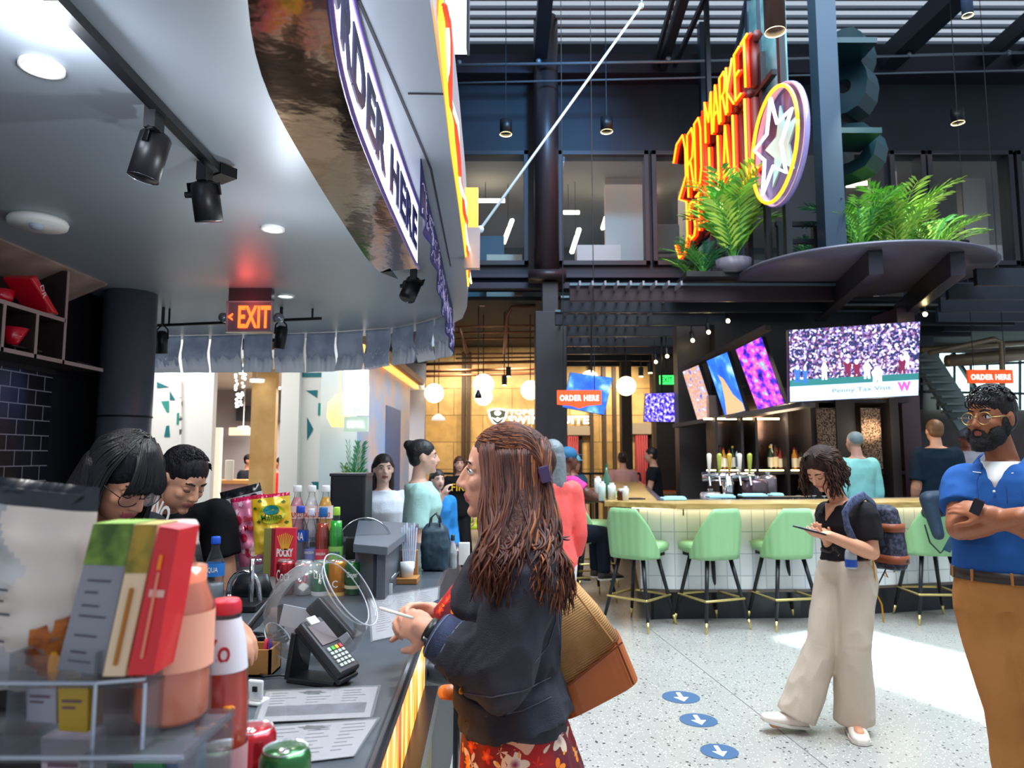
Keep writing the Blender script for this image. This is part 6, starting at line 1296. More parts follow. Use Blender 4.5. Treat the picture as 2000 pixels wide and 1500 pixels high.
# menus lying on the counter
paper = mat('menu_paper', '#b9b3b4', .4); ink = mat('menu_ink', '#3c3942', .6); dki = mat('menu_dark', '#3f3d49', .4, col2='#6a6878', nscale=14)
def menu(lab, cs, z, lines, dark=None, seed=1, blot=True):
    p = [PZ(px, py, z) for px, py in cs]; t = thing('menu_sheet', lab, 'menu', V((p[0].x, p[0].y, z))); M().slab([V((a.x, a.y, z)) for a in p], (0, 0, 1), .0015).build('paper', paper, t); b = lambda u, v: V((p[0]*(1-u)*(1-v)+p[1]*u*(1-v)+p[2]*u*v+p[3]*(1-u)*v).to_tuple())+V((0, 0, .0019+z-z))
    M().slab([V((b(u, v).x, b(u, v).y, z+.003)) for u, v in ((-.03, -.03), (1.03, -.03), (1.03, 1.03), (-.03, 1.03))], (0, 0, 1), .0008).build('plastic_sleeve', mat('sleeve', '#ffffff', .06, alpha=.02, spec=1.), t); r = random.Random(seed); m = M()
    for i in range(lines):
        v = .1+.8*i/lines
        for u0 in (.06, .38, .7):
            if dark and dark[0] < v < dark[1]: continue
            L = .1+.14*r.random(); m.bar(b(u0, v), b(u0+L, v), .0022, .0004)
    m.build('print_lines', ink, t)
    if dark: q_ = [b(u, v) for u, v in ((.06, dark[0]), (.94, dark[0]), (.94, dark[1]), (.06, dark[1]))]; M().slab(q_, (0, 0, 1), .0004).build('dark_panel', dki, t)
    if blot: m = M(); cc = b(.42, .12); m.slab([cc+V((math.cos(a)*.03*(1-.35*(i % 2)), math.sin(a)*.012*(1-.35*(i % 2)), .0003)) for i, a in enumerate([j*.52 for j in range(12)])], (0, 0, 1), .0003); m.build('logo_mark', BLK, t)
    return t
menu('printed menu sheet lying under the customer hands', ((722, 1170), (856, 1148), (850, 1225), (728, 1252)), 1.002, 16, None, 3, False)
menu('framed menu sheet in a clear sleeve in front of the card reader', ((520, 1352), (738, 1342), (722, 1402), (500, 1412)), 1.003, 9, (.55, .85), 4)
menu('nearest menu sheet, partly behind the green can', ((525, 1422), (736, 1406), (690, 1478), (505, 1500)), 1.002, 8, None, 5)
# clear fishbowl lying on its side, mouth up to the right
c = P(618, 1212, 1.76); ax_ = V((.80, -.1, .58)).normalized(); fr3 = frame(ax_); t = thing('clear_bowl', 'large clear plastic fishbowl lying tilted on the counter behind the card reader', 'bowl', V((c.x, c.y, 1.0)))
prof = [(.001, -.118), (.05, -.112), (.095, -.078), (.122, -.02), (.122, .03), (.1, .075), (.084, .088), (.092, .1), (.098, .104)]
c.z = max(c.z, 1.123); M().lathe(prof, c, 48, ax=fr3, cap=False).build('bowl_shell', mat('clear_plastic', '#ffffff', .03, trans=.0, alpha=.39, spec=1., coat=1.), t, smooth=True)
rr_ = M()
for s_, z in ((.0985, .104), (.0855, .088), (.05, -.112)):
    rr_.tube([c+fr3[0]*s_*math.cos(a)+fr3[1]*s_*math.sin(a)+fr3[2]*z for a in [i*math.pi/24 for i in range(49)]], .0016, 6)
rr_.build('rim_highlight', mat('rim_clear', '#dfe6ec', .05, alpha=.55, spec=1.), t, smooth=True)
# things inside the bowl
M().box(c+V((.035, .0, -.02)), (.045, .03, .13), Matrix.Rotation(-.75, 3, 'Y')).build('black_gadget', BLK2, t, bevel=.006); M().box(c+V((-.04, .0, -.01)), (.09, .002, .05), Matrix.Rotation(.2, 3, 'Y')).box(c+V((.07, -.02, -.06)), (.04, .002, .03), Matrix.Rotation(-.6, 3, 'Y')).build('paper_slips', mat('slip', '#cfd0d8', .6), t)
# card reader on its stand
c = PZ(625, 1332, 1.0); t = thing('card_reader', 'black card reader with a coloured keypad on an angled stand', 'card reader', c)
X = V((math.cos(-.38), math.sin(-.38), 0)); fy = V((math.sin(.38), math.cos(.38), 0)); a, b, d_ = c-X*.065+Z_*.006, c+X*.06+Z_*.008, c-X*.045+Z_*.118; s1 = M(); w = .07
s1.bar(a, b, w, .012).bar(a, d_-X*.004-Z_*.01, w, .014, up=X).bar(d_, b+X*.015+Z_*.005, w, .012); s1.build('stand', BLK2, t, bevel=.003)
dr = (b+X*.015+Z_*.005-d_).normalized(); nr = dr.cross(fy).normalized(); nr = nr if nr.z > 0 else -nr; rd = d_.lerp(b, .5)+nr*.018
rd = rd+V((-.0, 0, .0)); L_r = .15; M().box(rd, (L_r, .074, .022), ax=(dr, fy, nr)).build('reader_body', mat('reader_blk', '#26262b', .4), t, bevel=.006)
tf = rd+nr*.0125; M().box(tf-dr*.03, (.055, .058, .002), ax=(dr, fy, nr)).build('reader_screen', mat('reader_scr', '#7d7276', .15), t)
km = [M(), M(), M(), M()]
for i in range(5):
    for j in range(4):
        k = 0 if i else (1, 2, 3, 0)[j]
        km[k].box(tf+dr*(.012+i*.011)+fy*((1.5-j)*.0135), (.007 if i else .009, .009, .003), ax=(dr, fy, nr))
for mm_, nm, cr_ in zip(km, ('number_keys', 'cancel_key', 'clear_key', 'enter_key'), ('#b8bdb4', '#d8384a', '#e8c030', '#4ab84a')): mm_.build(nm, mat('key'+cr_, cr_, .4), t)
M().box(tf-dr*.068, (.02, .03, .004), ax=(dr, fy, nr)).build('paper_slot', TW, t); M().tube([c+V((-.07, .01, .01)), c+V((-.1, .03, .006)), c+V((-.13, .02, .006)), c+V((-.16, .05, .006))], .003, 6).build('cable', BLK2, t, smooth=True)
# ticket printer tablet and cable heap
c = P(528, 1182, 2.0); t = thing('tablet', 'slanted grey tablet with a black edge left of the clear bowl', 'tablet', V((c.x, 2.0, 1.0))); dr = (P(560, 1132, 2.0)-P(478, 1232, 1.9)).normalized(); nn_ = dr.cross(V((0, 1, 0))).normalized(); ln = (P(560, 1132, 2.0)-P(478, 1232, 1.9)).length
M().box(c, (ln, .12, .012), ax=(dr, V((0, 1, 0)), nn_)).build('case', BLK2, t, bevel=.003); M().box(c-nn_*.007 if nn_.z < 0 else c+nn_*.007, (ln*.92, .11, .003), ax=(dr, V((0, 1, 0)), nn_)).build('screen', mat('tab_grey', '#8a8c94', .2, col2='#55575f', nscale=8), t); M().cyl(V((c.x+.03, 2.0, 1.0)), V((c.x+.03, 2.0, c.z)), .01).build('leg_prop', BLK2, t)
t = thing('cable_heap', 'tangle of black cables and a folded bag left of the clear bowl', 'cables', PZ(495, 1262, 1.0)); r = random.Random(3); m = M()
for i in range(7): o_ = PZ(480+r.random()*45, 1250+r.random()*18, 1.012); m.tube([o_+V((.05*math.cos(a+i), .03*math.sin(a*1.3+i), .01+.012*math.sin(a*2))) for a in [j*.5 for j in range(10)]], .0035, 6)
m.build('cables', BLK2, t, smooth=True)
# wooden pen box
c = PZ(503, 1352, 1.0); c = V((P(503, 1300, 1.72).x, 1.72, 1.0)); t = thing('pen_box', 'small wooden box holding a yellow pen and markers', 'box', c); w, d, h = .085, .075, .06
M().bb(c.x-w/2, c.x+w/2, c.y-d/2, c.y-d/2+.006, 1.001, 1+h).bb(c.x-w/2, c.x+w/2, c.y+d/2-.006, c.y+d/2, 1.001, 1+h).bb(c.x-w/2, c.x-w/2+.006, c.y-d/2, c.y+d/2, 1.001, 1+h).bb(c.x+w/2-.006, c.x+w/2, c.y-d/2, c.y+d/2, 1.001, 1+h).bb(c.x-w/2, c.x+w/2, c.y-d/2, c.y+d/2, 1.001, 1.006).build('wood_case', wd, t)
for dx, colr, lab, tl in ((-.028, '#e8b418', 'yellow pen leaning in the wooden box', -.012), (.018, '#c01c38', 'red marker in the wooden box', 0), (.028, '#3a2a8a', 'violet marker in the wooden box', 0)): tag(M().cyl(c+V((dx, 0, .01)), c+V((dx+tl, 0, .095 if tl else .075)), .0045, n=10).build('pen' if tl else 'marker', mat('pen'+colr, colr, .4), smooth=True, loc=c), lab, 'pen')
c = PZ(503, 1348, 1.0); c = V((P(500, 1330, 1.5).x, 1.5, 1.0)); t = thing('tag_stand', 'small white plastic tag stand in front of the wooden box', 'stand', c); M().box(c+V((0, 0, .03)), (.034, .008, .04), R(-15)).box(c+V((0, .01, .005)), (.036, .04, .008), R(-15)).build('plastic_plate', WHT, t, bevel=.004); M().box(c+V((0, -.005, .033)), (.01, .004, .01), R(-15)).build('dark_window', BLK2, t)
# stainless stool below the counter edge
c = P(885, 1400, 2.35); t = thing('steel_stool', 'round stainless stool partly seen between the counter and the denim jacket', 'stool', V((-.19, 2.6, 0))); cx_2 = -.19
M().lathe([(.0, .70), (.15, .70), (.165, .72), (.165, .75), (.15, .765), (.0, .765)], (cx_2, 2.75, 0), 32).build('seat', CHROME, t, smooth=True); M().lathe([(.17, 0), (.17, .015), (.03, .03), (.025, .70)], (cx_2, 2.75, 0), 28).build('pedestal', CHROME, t, smooth=True)
# floor arrow stickers
for px, py, lab in ((1330, 1362, 'farthest round floor sticker with a white arrow'), (1364, 1407, 'middle round floor sticker with a white arrow'), (1405, 1468, 'nearest round floor sticker with a white arrow')):
    c = PZ(px, py, 0); r_s = 38/F*c.y*.92; t = thing('floor_sticker', lab, 'sticker', c, 'arrow stickers on the floor'); M().lathe([(.001, .0025), (r_s, .0025), (r_s*1.0, .001)], c, 40).build('disc', mat('sticker_blue', '#3f5f82', .35), t); d = M()
    q = [(-.12, .75), (.12, .75), (.12, -.05), (.42, -.05), (0, -.75), (-.42, -.05), (-.12, -.05)]; d.slab([c+V((a*r_s*.95, b*r_s*.95, .003)) for a, b in q], (0, 0, 1), .0006); d.build('arrow', mat('arrow_white', '#f2f6fa', .5), t)
# ================================================================ people
Z_ = V((0, 0, 1))
def fdir(deg): return V((math.cos(R(deg)), math.sin(R(deg)), 0))
def stand(x, y, face, h, z0=0., seated=False):
    f = fdir(face); l = Z_.cross(f); b = V((x, y, z0)); q = lambda s, w_, d_: b+Z_*(s*h)+l*(w_*h)+f*(d_*h)
    J = dict(f=f, l=l, h=h, hf=f.copy(), hu=Z_.copy(), head=q(.935, 0, .012), neck=q(.845, 0, -.01), chest=q(.74, 0, 0), waist=q(.62, 0, .0), pel=q(.52, 0, 0),
             shL=q(.798, .096, -.005), shR=q(.798, -.096, -.005), elL=q(.625, .12, -.015), elR=q(.625, -.12, -.015), wrL=q(.48, .125, .04), wrR=q(.48, -.125, .04),
             hipL=q(.505, .05, 0), hipR=q(.505, -.05, 0), knL=q(.28, .055, .01), knR=q(.28, -.055, .01), anL=q(.045, .06, -.015), anR=q(.045, -.06, -.015), toL=f.copy(), toR=f.copy())
    if seated:
        for s, sg in (('L', 1), ('R', -1)): J['kn'+s] = J['hip'+s]+f*(.24*h)+Z_*(-.01); J['an'+s] = J['kn'+s]-Z_*(.22*h)+f*(.0)
    return J
def spine(J, sc=1., male=True, infl=0., z0=-.03, z1=1., belly=0.):
    """torso rings from hips to neck; infl in metres"""
    h = J['h']; l = (J['shL']-J['shR']).normalized(); lp = (J['hipL']-J['hipR']).normalized()
    pts = [(J['pel']-(J['waist']-J['pel'])*.35, .092 if male else .098, .066), (J['pel'], .094 if male else .102, .07), (J['pel'].lerp(J['waist'], .5), .088 if male else .09, .062), (J['waist'], .084 if male else .074, .058+belly), (J['waist'].lerp(J['chest'], .55), .09 if male else .08, .06+belly*.5),
           (J['chest'], .1 if male else .088, .064 if male else .07), (J['chest'].lerp(J['neck'], .45), .104 if male else .092, .06), (J['chest'].lerp(J['neck'], .75), .088 if male else .078, .048), (J['neck']-Z_*.0, .042, .04)]
    out = []
    for i, (c, a, b) in enumerate(pts):
        t = i/(len(pts)-1); L = lp.lerp(l, min(1, t*1.4)).normalized()
        d = (pts[min(i+1, len(pts)-1)][0]-pts[max(i-1, 0)][0]).normalized(); fw = L.cross(d).normalized(); fw = fw if fw.dot(J['f']) > 0 else -fw
        out.append((c+fw*(.012*h if (not male and i in (5, 6)) else 0), L*(a*h*sc+infl), fw*(b*h*sc+infl)))
    return out
def head_prims(m, J, s=1.):
    c, f, u = J['head'], J['hf'].normalized(), J['hu'].normalized(); l = u.cross(f).normalized(); u = f.cross(l).normalized()
    ax = (l, f, u); s = s*J['h']/1.7; q = lambda a, b, d: c+l*(a*s)+f*(b*s)+u*(d*s)
    E = lambda a, b, d, r: m.ell(q(a, b, d), tuple(x*s for x in r), 20, 14, ax=ax)
    E(0, -.012, .028, (.073, .093, .083)); E(0, .018, -.03, (.061, .070, .082)); E(0, .03, -.062, (.046, .05, .042)); E(0, .068, -.09, (.021, .017, .016))
    m.cap(q(0, .084, .016), q(0, .103, -.022), .007*s, .0105*s); E(.010, .093, -.027, (.008, .01, .007)); E(-.010, .093, -.027, (.008, .01, .007))
    m.cap(q(-.034, .070, .028), q(.034, .070, .028), .010*s)
    for sg in (-1, 1):
        E(sg*.036, .055, -.02, (.021, .024, .022)); E(sg*.076, -.008, -.004, (.008, .018, .031)); m.cap(q(sg*.044, .062, .014), q(sg*.018, .074, .016), .0065*s)
    m.cap(q(-.02, .081, -.051), q(0, .089, -.049), .0055*s); m.cap(q(.02, .081, -.051), q(0, .089, -.049), .0055*s); m.cap(q(-.014, .082, -.061), q(.014, .082, -.061), .0068*s)
    m.cap(J['neck']-Z_*.02*s, q(0, -.02, -.06), .056*s*(.9 if not J.get('male') else 1.05), .05*s, 16)
    return q, ax, s
def hand_prims(m, w, d, n, side, s=1., curl=(25, 30, 20), thumb=.6, fl=None):
    """w wrist, d finger direction, n direction the palm faces, side=+1 thumb toward d x n"""
    d = d.normalized(); n = (n-d*n.dot(d)).normalized(); t = d.cross(n)*side; ax = (t, d, n)
    m.ell(w+d*.048*s, (.040*s, .056*s, .016*s), 14, 10, ax=ax); m.cap(w-d*.015*s, w+d*.03*s, .024*s, .028*s, 12, fl=None)
    for i, (o, L) in enumerate(((.030, .073), (.0105, .081), (-.0095, .075), (-.028, .058))):
        p = w+d*(.088-.006*abs(i-1))*s+t*o*s; dd = d.copy(); a = 0; pts = [w+d*.05*s+t*o*.8*s, p]
        for k, (seg, cr) in enumerate(zip((.46, .3, .24), curl)):
            a += R(cr+ (fl[i] if fl else 0)); dd = d*math.cos(a)+n*math.sin(a); p = p+dd*(L*seg*s); pts.append(p)
        m.chain(pts, [.0098*s, .0092*s, .0085*s, .0078*s, .0068*s], 10)
    p0 = w+d*.022*s+t*.026*s+n*.006*s; d1 = (d*.62+t*.62+n*.35*thumb).normalized(); p1 = p0+d1*.042*s; d2 = (d*.85+t*.2+n*.5*thumb).normalized(); p2 = p1+d2*.032*s; p3 = p2+(d2+n*.25*thumb).normalized()*.024*s
    m.chain([p0, p1, p2, p3], [.014*s, .0115*s, .0098*s, .008*s], 10)
def limb(m, a, b, c, r, n=14):
    m.chain([a, b, c], r, n)
def skinmats(name, col, lip):
    return [mat('skin_'+name, col, .48, sss=.12, spec=.45), mat('lip_'+name, lip, .4)]
def body(J, skin, voxel=.006, hands=None, legs=True, male=False, sc=1., arms=True, belly=0.):
    t = J['t']; h = J['h']; m = M(); J['male'] = male
    m.loft(spine(J, sc, male, -.006, belly=belly), 24); q, ax, s = head_prims(m, J, J.get('hs', 1.))
    ar = J.get('arm', 1.)
    for sd, sg in (('L', 1), ('R', -1)):
        m.cap(J['chest'].lerp(J['neck'], .55), J['sh'+sd], .04*h, .034*h*sc)
        if arms: limb(m, J['sh'+sd], J['el'+sd], J['wr'+sd], [.031*h*sc*ar, .0245*h*sc*ar, .0165*h*sc*ar]); m.cap(J['el'+sd].lerp(J['wr'+sd], .12), J['el'+sd].lerp(J['wr'+sd], .4), .0265*h*sc*ar, .0245*h*sc*ar)
        if hands is None and arms: d = (J['wr'+sd]-J['el'+sd]).normalized(); hand_prims(m, J['wr'+sd], d, -Z_ if abs(d.z) < .7 else -J['l']*sg, -sg if abs(d.z) < .7 else sg, h/1.7)
        if legs:
            limb(m, J['hip'+sd], J['kn'+sd], J['an'+sd], [.052*h, .034*h, .023*h]); m.cap(J['kn'+sd].lerp(J['an'+sd], .2), J['kn'+sd].lerp(J['an'+sd], .45), .033*h, .03*h)
            to = J['to'+sd]; a = J['an'+sd]; m.cap(a-Z_*(.018*h)-to*.02*h, a-Z_*(.022*h)+to*(.085*h), .02*h, .018*h, 12)
    if hands and arms:
        for k in hands: hand_prims(m, *k[:4], s=h/1.7*k[4], **k[5])
    hc, hf, hu = J['head'], ax[1], ax[2]
    def cf(p):
        r = p-hc; a, b, d = r.dot(ax[0])/s, r.dot(hf)/s, r.dot(hu)/s
        return 1 if (abs(a) < .023 and b > .072 and -.069+.25*abs(a) < d < -.0455-.08*abs(a)) else 0
    o = remesh(m, voxel, 'body', skin, t, 5, .5, colorfn=cf); J['q'] = q; J['ax'] = ax; J['s'] = s; return o
def eyes(J, iris='#3a2a1c', brow='#2a1c14', closed=False, big=1., browz=.0275):
    t = J['t']; q = J['q']; s = J['s']; ax = J['ax']
    for sg in (-1, 1):
        c = q(sg*.030, .0665, .008)
        if closed:
            M().ell(c, (.0142*s, .0128*s, .0098*s), 14, 10, ax=ax).build('eyelid', closed, t, smooth=True); ld = M(); ld.tube([q(sg*.017, .0765, .002), q(sg*.024, .080, -.001), q(sg*.031, .0805, -.002), q(sg*.039, .077, -.001), q(sg*.045, .071, .002)], [.001*s, .0017*s, .0018*s, .0016*s, .001*s], 6); ld.build('lashes', mat('lash', '#21160f', .6), t, smooth=True)
            b = M(); b.tube([q(sg*.013, .0835, browz), q(sg*.03, .0815, browz+.006), q(sg*.046, .069, browz+.001)], [(.0012*s, .0035*s), (.0016*s, .004*s), (.001*s, .0025*s)], 8); b.build('eyebrow', mat('brow'+brow, brow, .7), t, smooth=True); continue
        m = M()
        m.cur = 0; m.ell(c, (.0135*s, .0125*s, .0088*s), 14, 10, ax=ax)
        m.cur = 1; m.ell(c+ax[1]*.0045*s, (.0074*s, .0088*s, .0074*s), 12, 8, ax=ax)
        m.build('eye', [mat('eye_white', '#e9e4de', .3), mat('iris'+iris, iris, .2)], t, smooth=True)
        b = M(); b.tube([q(sg*.013, .0835, browz), q(sg*.03, .0815, browz+.006), q(sg*.046, .069, browz+.001)], [(.0012*s, .0035*s), (.0016*s, .004*s), (.001*s, .0025*s)], 8); b.build('eyebrow', mat('brow'+brow, brow, .7), t, smooth=True)
        ld = M(); ld.tube([q(sg*.017, .0765, .0085), q(sg*.023, .080, .0145), q(sg*.031, .080, .0165), q(sg*.039, .0765, .0145), q(sg*.0445, .071, .0075)], [.0013*s, .0018*s, .0019*s, .0018*s, .0012*s], 6); ld.build('eyelid', mat('lash', '#21160f', .6), t, smooth=True)
def glasses(J, round_=True, col=BLK, lw=.024, lh=.021):
    t = J['t']; q = J['q']; m = M(); g = M(); s = J['s']
    for sg in (-1, 1):
        pts = [q(sg*.032+lw*math.cos(a), .093-.25*abs(math.cos(a)-(-sg))*.012, .002+lh*math.sin(a)) for a in [i*math.pi/10 for i in range(21)]]
        m.tube(pts, .0013*s, 6); g.add(pts[:-1], [tuple(range(20))]); m.tube([q(sg*(.032+lw), .09, .006), q(sg*.079, .05, .008), q(sg*.08, -.01, .006)], .0013*s, 6)
    m.tube([q(-.009, .093, .006), q(0, .0975, .009), q(.009, .093, .006)], .0013*s, 6)
    o = m.build('glasses', col, t, smooth=True); g.build('lenses', mat('spec_lens', '#f4f8ff', .02, alpha=.12, spec=1.), o)
def cloth(name, col, **k): return mat('cloth_'+name, col, k.pop('rough', .85), bump=k.pop('bump', .25), bscale=k.pop('bscale', 300), spec=.2, **k)
def top(J, mt, name='shirt', sleeve=.5, infl=.012, hem=0, male=False, vox=.009, sc=1., neck=7, amp=.004, belly=0., flare=0., sr=1.15):
    t = J['t']; h = J['h']; m = M(); r = spine(J, sc, male, infl, belly=belly); r = r[hem:]
    if flare: r[0] = (r[0][0], r[0][1]*(1+flare), r[0][2]*(1+flare))
    c, a, b = r[-1]; r[-1] = (c-Z_*.012, a*1.12, b*1.12); m.loft(r, 28)
    ar = J.get('arm', 1.)
    for sd in ('L', 'R'):
        S_, E_, W_r = J['sh'+sd], J['el'+sd], J['wr'+sd]; k = .031*h*sc*ar*sr
        m.cap(J['chest'].lerp(J['neck'], .5), S_, .040*h+infl*.3, .030*h*sc+infl*.8)
        if sleeve <= 1: pts = [S_, S_.lerp(E_, sleeve)]; rad = [k+infl, k*.95+infl]
        else: pts = [S_, S_.lerp(E_, .5), E_, E_.lerp(W_r, (sleeve-1))]; rad = [k+infl, k*.95+infl, k*.88+infl*.8, k*.72+infl*.7]
        m.tube(pts[:2] if len(pts) == 2 else pts[:3], rad[:2] if len(pts) == 2 else rad[:3], 16)
        if len(pts) > 2:
            m.ell(E_, rad[2]*1.0); m.tube(pts[2:], rad[2:], 16)
            for q_ in J.get('folds', ()): pp_ = E_.lerp(pts[-1], q_); dd_ = (pts[-1]-E_).normalized(); rr_ = rad[2]*(1-q_)+rad[-1]*q_; m.ell(pp_, (rr_*1.13, rr_*1.13, .011), 16, 8, ax=frame((dd_+V((.25*math.sin(q_*20), .2, .1))).normalized()))
        m.ell(S_, k+infl*.75)
    o = remesh(m, vox, name, mt, t, 4, .5); wrinkle(o, amp*2.2, 9, (1, 1, .6), J['h']*7); return o
def pants(J, mt, name='trousers', infl=.008, length=1., flare=0., vox=.009, male=False, amp=.005, hem=3, belly=0., wid=1.):
    t = J['t']; h = J['h']; m = M(); r = spine(J, 1., male, infl, belly=belly)[:hem]; m.loft(r, 28)
    for sd in ('L', 'R'):
        a, b, c = J['hip'+sd], J['kn'+sd], J['an'+sd]; e = b.lerp(c, length)
        m.cap(a, b, .056*h*wid+infl, .040*h*wid+infl, 16); m.tube([b, b.lerp(e, .5), e], [.040*h*wid+infl, .037*h*wid+infl+flare*.5, .033*h+infl+flare], 18)
    o = remesh(m, vox, name, mt, t, 4, .5); wrinkle(o, amp*2.2, 7, (1.2, 1.2, .5), J['h']*3); return o
def shoes(J, mt, name='shoe', s=1.):
    h = J['h']
    for sd in ('L', 'R'):
        to = J['to'+sd].normalized(); a = J['an'+sd]; b = V((a.x, a.y, a.z-.045*h)); x = to; y = Z_.cross(to); m = M()
        z0 = a.z-.044*h; up = J.get('up'+sd, 0.)
        def pt(d, w_, z): return V((a.x, a.y, z0))+to*(d*h)+y*(w_*h)+Z_*(z*h+up*max(0, d)*h)
        rings = []
        for d, w_, hh in ((-.035, .012, .03), (-.03, .022, .045), (0, .026, .05), (.04, .027, .04), (.08, .03, .028), (.11, .027, .022), (.125, .014, .014)):
            rings.append((pt(d, 0, hh/2+.003), y*(w_*h*s), Z_*(hh/2*h)))
        m.loft(rings, 16, pw=2.6); sh_ = m.build('shoe', mt, J['t'], smooth=True)
        m2 = M(); m2.slab([pt(d, w_*1.06, 0) for d, w_ in ((-.037, .012), (-.03, .024), (.04, .028), (.08, .031), (.11, .027), (.127, .012), (.127, -.012), (.11, -.027), (.08, -.031), (.04, -.028), (-.03, -.024), (-.037, -.012))], (0, 0, 1), .014); m2.build('sole', mat('sole', '#d8d0c6', .7), sh_)
def hair_cap(J, mt, style='short', name='hair', vox=.008, amp=.004):
    q, ax, s = J['q'], J['ax'], J['s']; m = M(); E = lambda a, b, d, r: m.ell(q(a, b, d), tuple(x*s for x in r), 18, 12, ax=ax)
    if style == 'buzz': E(0, -.018, .034, (.075, .092, .082))
    else: E(0, -.022, .042, (.08, .099, .085))
    if style in ('long', 'bob'):
        bt = -.16 if style == 'long' else -.09
        E(0, -.05, -.02, (.078, .062, .09))
        for sg in (-1, 1): m.cap(q(sg*.062, -.02, .03), q(sg*.07, -.03, bt), .03*s, .024*s)
        m.cap(q(0, -.07, .0), q(0, -.085, bt-.03), .06*s, .05*s); m.cap(q(.035, -.06, .0), q(.045, -.075, bt-.03), .045*s, .035*s); m.cap(q(-.035, -.06, .0), q(-.045, -.075, bt-.03), .045*s, .035*s)
    if style in ('short', 'bun'): E(0, -.05, -.005, (.07, .055, .06))
    if style == 'bun': E(0, -.10, .085, (.035, .04, .035)); 
    if style == 'curly':
        r = random.Random(3)
        for i in range(70):
            a_ = r.uniform(0, 6.28); b_ = r.uniform(.0, 1.5); x = math.cos(a_)*math.sin(b_); y = math.sin(a_)*math.sin(b_); z = math.cos(b_)
            if y > .55 and z < .35: continue
            E(x*.08, -.015+y*.095, .045+z*.085, (.02, .02, .018))
    o = remesh(m, vox*s, name, mt, J['t'], 3, .5); wrinkle(o, amp, 40, (1, 1, .25)); return o
def hairmat(name, c1, c2, sc=30, rough=.38):
    return mat('hair_'+name, c1, rough, col2=c2, nscale=sc, stretch=(3, 3, .35), ndetail=4, bump=.5, bscale=sc*2.5, spec=.3)
def locks(m, roots, tips, n, rad, rs, wav=.01, mid=None, lift=.0, steps=14, mats=3):
    """wavy strands from root(u) to tip(u)"""
    r = random.Random(rs)
    for k in range(n):
        u = r.random(); v = r.random(); a = roots(u, v); b = tips(u, v); ph = r.uniform(0, 6.3); w2 = wav*r.uniform(.5, 1.3); fq = r.uniform(1.6, 2.8); pts = []
        c = mid(u, v) if mid else (a+b)/2+V((0, 0, 0)); ra = rad*r.uniform(.6, 1.3); rr = []; d = (b-a).normalized(); sx = d.cross(V((.3, .9, .2))).normalized(); sy = d.cross(sx)
        for i in range(steps+1):
            t = i/steps; p = a*(1-t)**2+c*(2*t*(1-t))+b*t*t; amp = w2*min(1, t*2.0)
            pts.append(p+sx*(amp*math.sin(ph+t*fq*6.28))+sy*(amp*.6*math.cos(ph+t*fq*6.28))); rr.append(ra*(min(1, .5+t*3)*(1-t**3*.85)))
        m.cur = k % mats; m.tube(pts, rr, 6)
    m.cur = 0
def person(label, cat='person'):
    return thing('person', label, cat, (0, 0, 0))
def far_person(label, px, py_head, Y, face, h=None, seated=False, skin='#c99a7c', hair='#2a1c16', style='short', topc='#cccccc', pantc='#26282e', sleeve=.5, male=True, ov=None, extra=None, hairfn=True, lean=0., z0=None, wid=1., tilt=0.):
    c = P(px, py_head, Y); h = h or (c.z/.935 if not seated else 1.72)
    z0 = z0 if z0 is not None else (0 if not seated else c.z-.935*h)
    J = stand(c.x, Y, face, h, z0, seated); J['t'] = thing('person', label, 'person', (c.x, Y, 0))
    f = J['f']
    if lean:
        for k, a in (('head', 1.), ('neck', .85), ('shL', .8), ('shR', .8), ('chest', .6), ('waist', .25), ('elL', .7), ('elR', .7), ('wrL', .9), ('wrR', .9)): J[k] = J[k]+f*lean*a
        J['head'].x += 0
    if tilt: J['hf'] = (f-Z_*tilt).normalized(); J['hu'] = (Z_+f*tilt).normalized()
    if ov:
        for k, v in ov(J).items(): J[k] = v
    vx = .012 if Y > 6 else .009
    body(J, skinmats(skin, skin, '#a0605a'), vx*.9, male=male, sc=wid)
    cl = cloth(topc, topc, bscale=120); top(J, cl, 'top', sleeve, .014, hem=0, male=male, vox=vx, sc=wid, belly=.004 if male else 0)
    pants(J, cloth(pantc, pantc, bscale=120), vox=vx*1.2, male=male); shoes(J, mat('shoe_d', '#2a2626', .5))
    hm = mat('hair_'+hair, hair, .5, bump=.4, bscale=60)
    if style != 'cap': hair_cap(J, hm, style, vox=.01)
    else:
        hair_cap(J, hm, 'buzz', vox=.01); q, ax, s = J['q'], J['ax'], J['s']; m = M(); m.ell(q(0, -.012, .05), (.084*s, .104*s, .078*s), 20, 12, ax=ax)
        m.loft([(q(0, .07, .05), ax[0]*.07*s, ax[1]*.03*s), (q(0, .11, .043), ax[0]*.062*s, ax[1]*.05*s)], 16); m.build('cap', mat('cap_'+(extra or '#23466a'), extra or '#23466a', .7), J['t'], smooth=True)
    if Y < 9.5 and J['hf'].y < .3: eyes(J)
    return J
def fwd_arms(reach=.28, up=.0, spread=.1):
    def f(J):
        h = J['h']; o = {}
        for sd, sg in (('L', 1), ('R', -1)):
            e = J['sh'+sd]-Z_*.16*h+J['f']*.04*h+J['l']*sg*.02*h; o['el'+sd] = e; o['wr'+sd] = e+J['f']*reach*.5*h+Z_*up*h-J['l']*sg*spread*.5*h
        return o
    return f
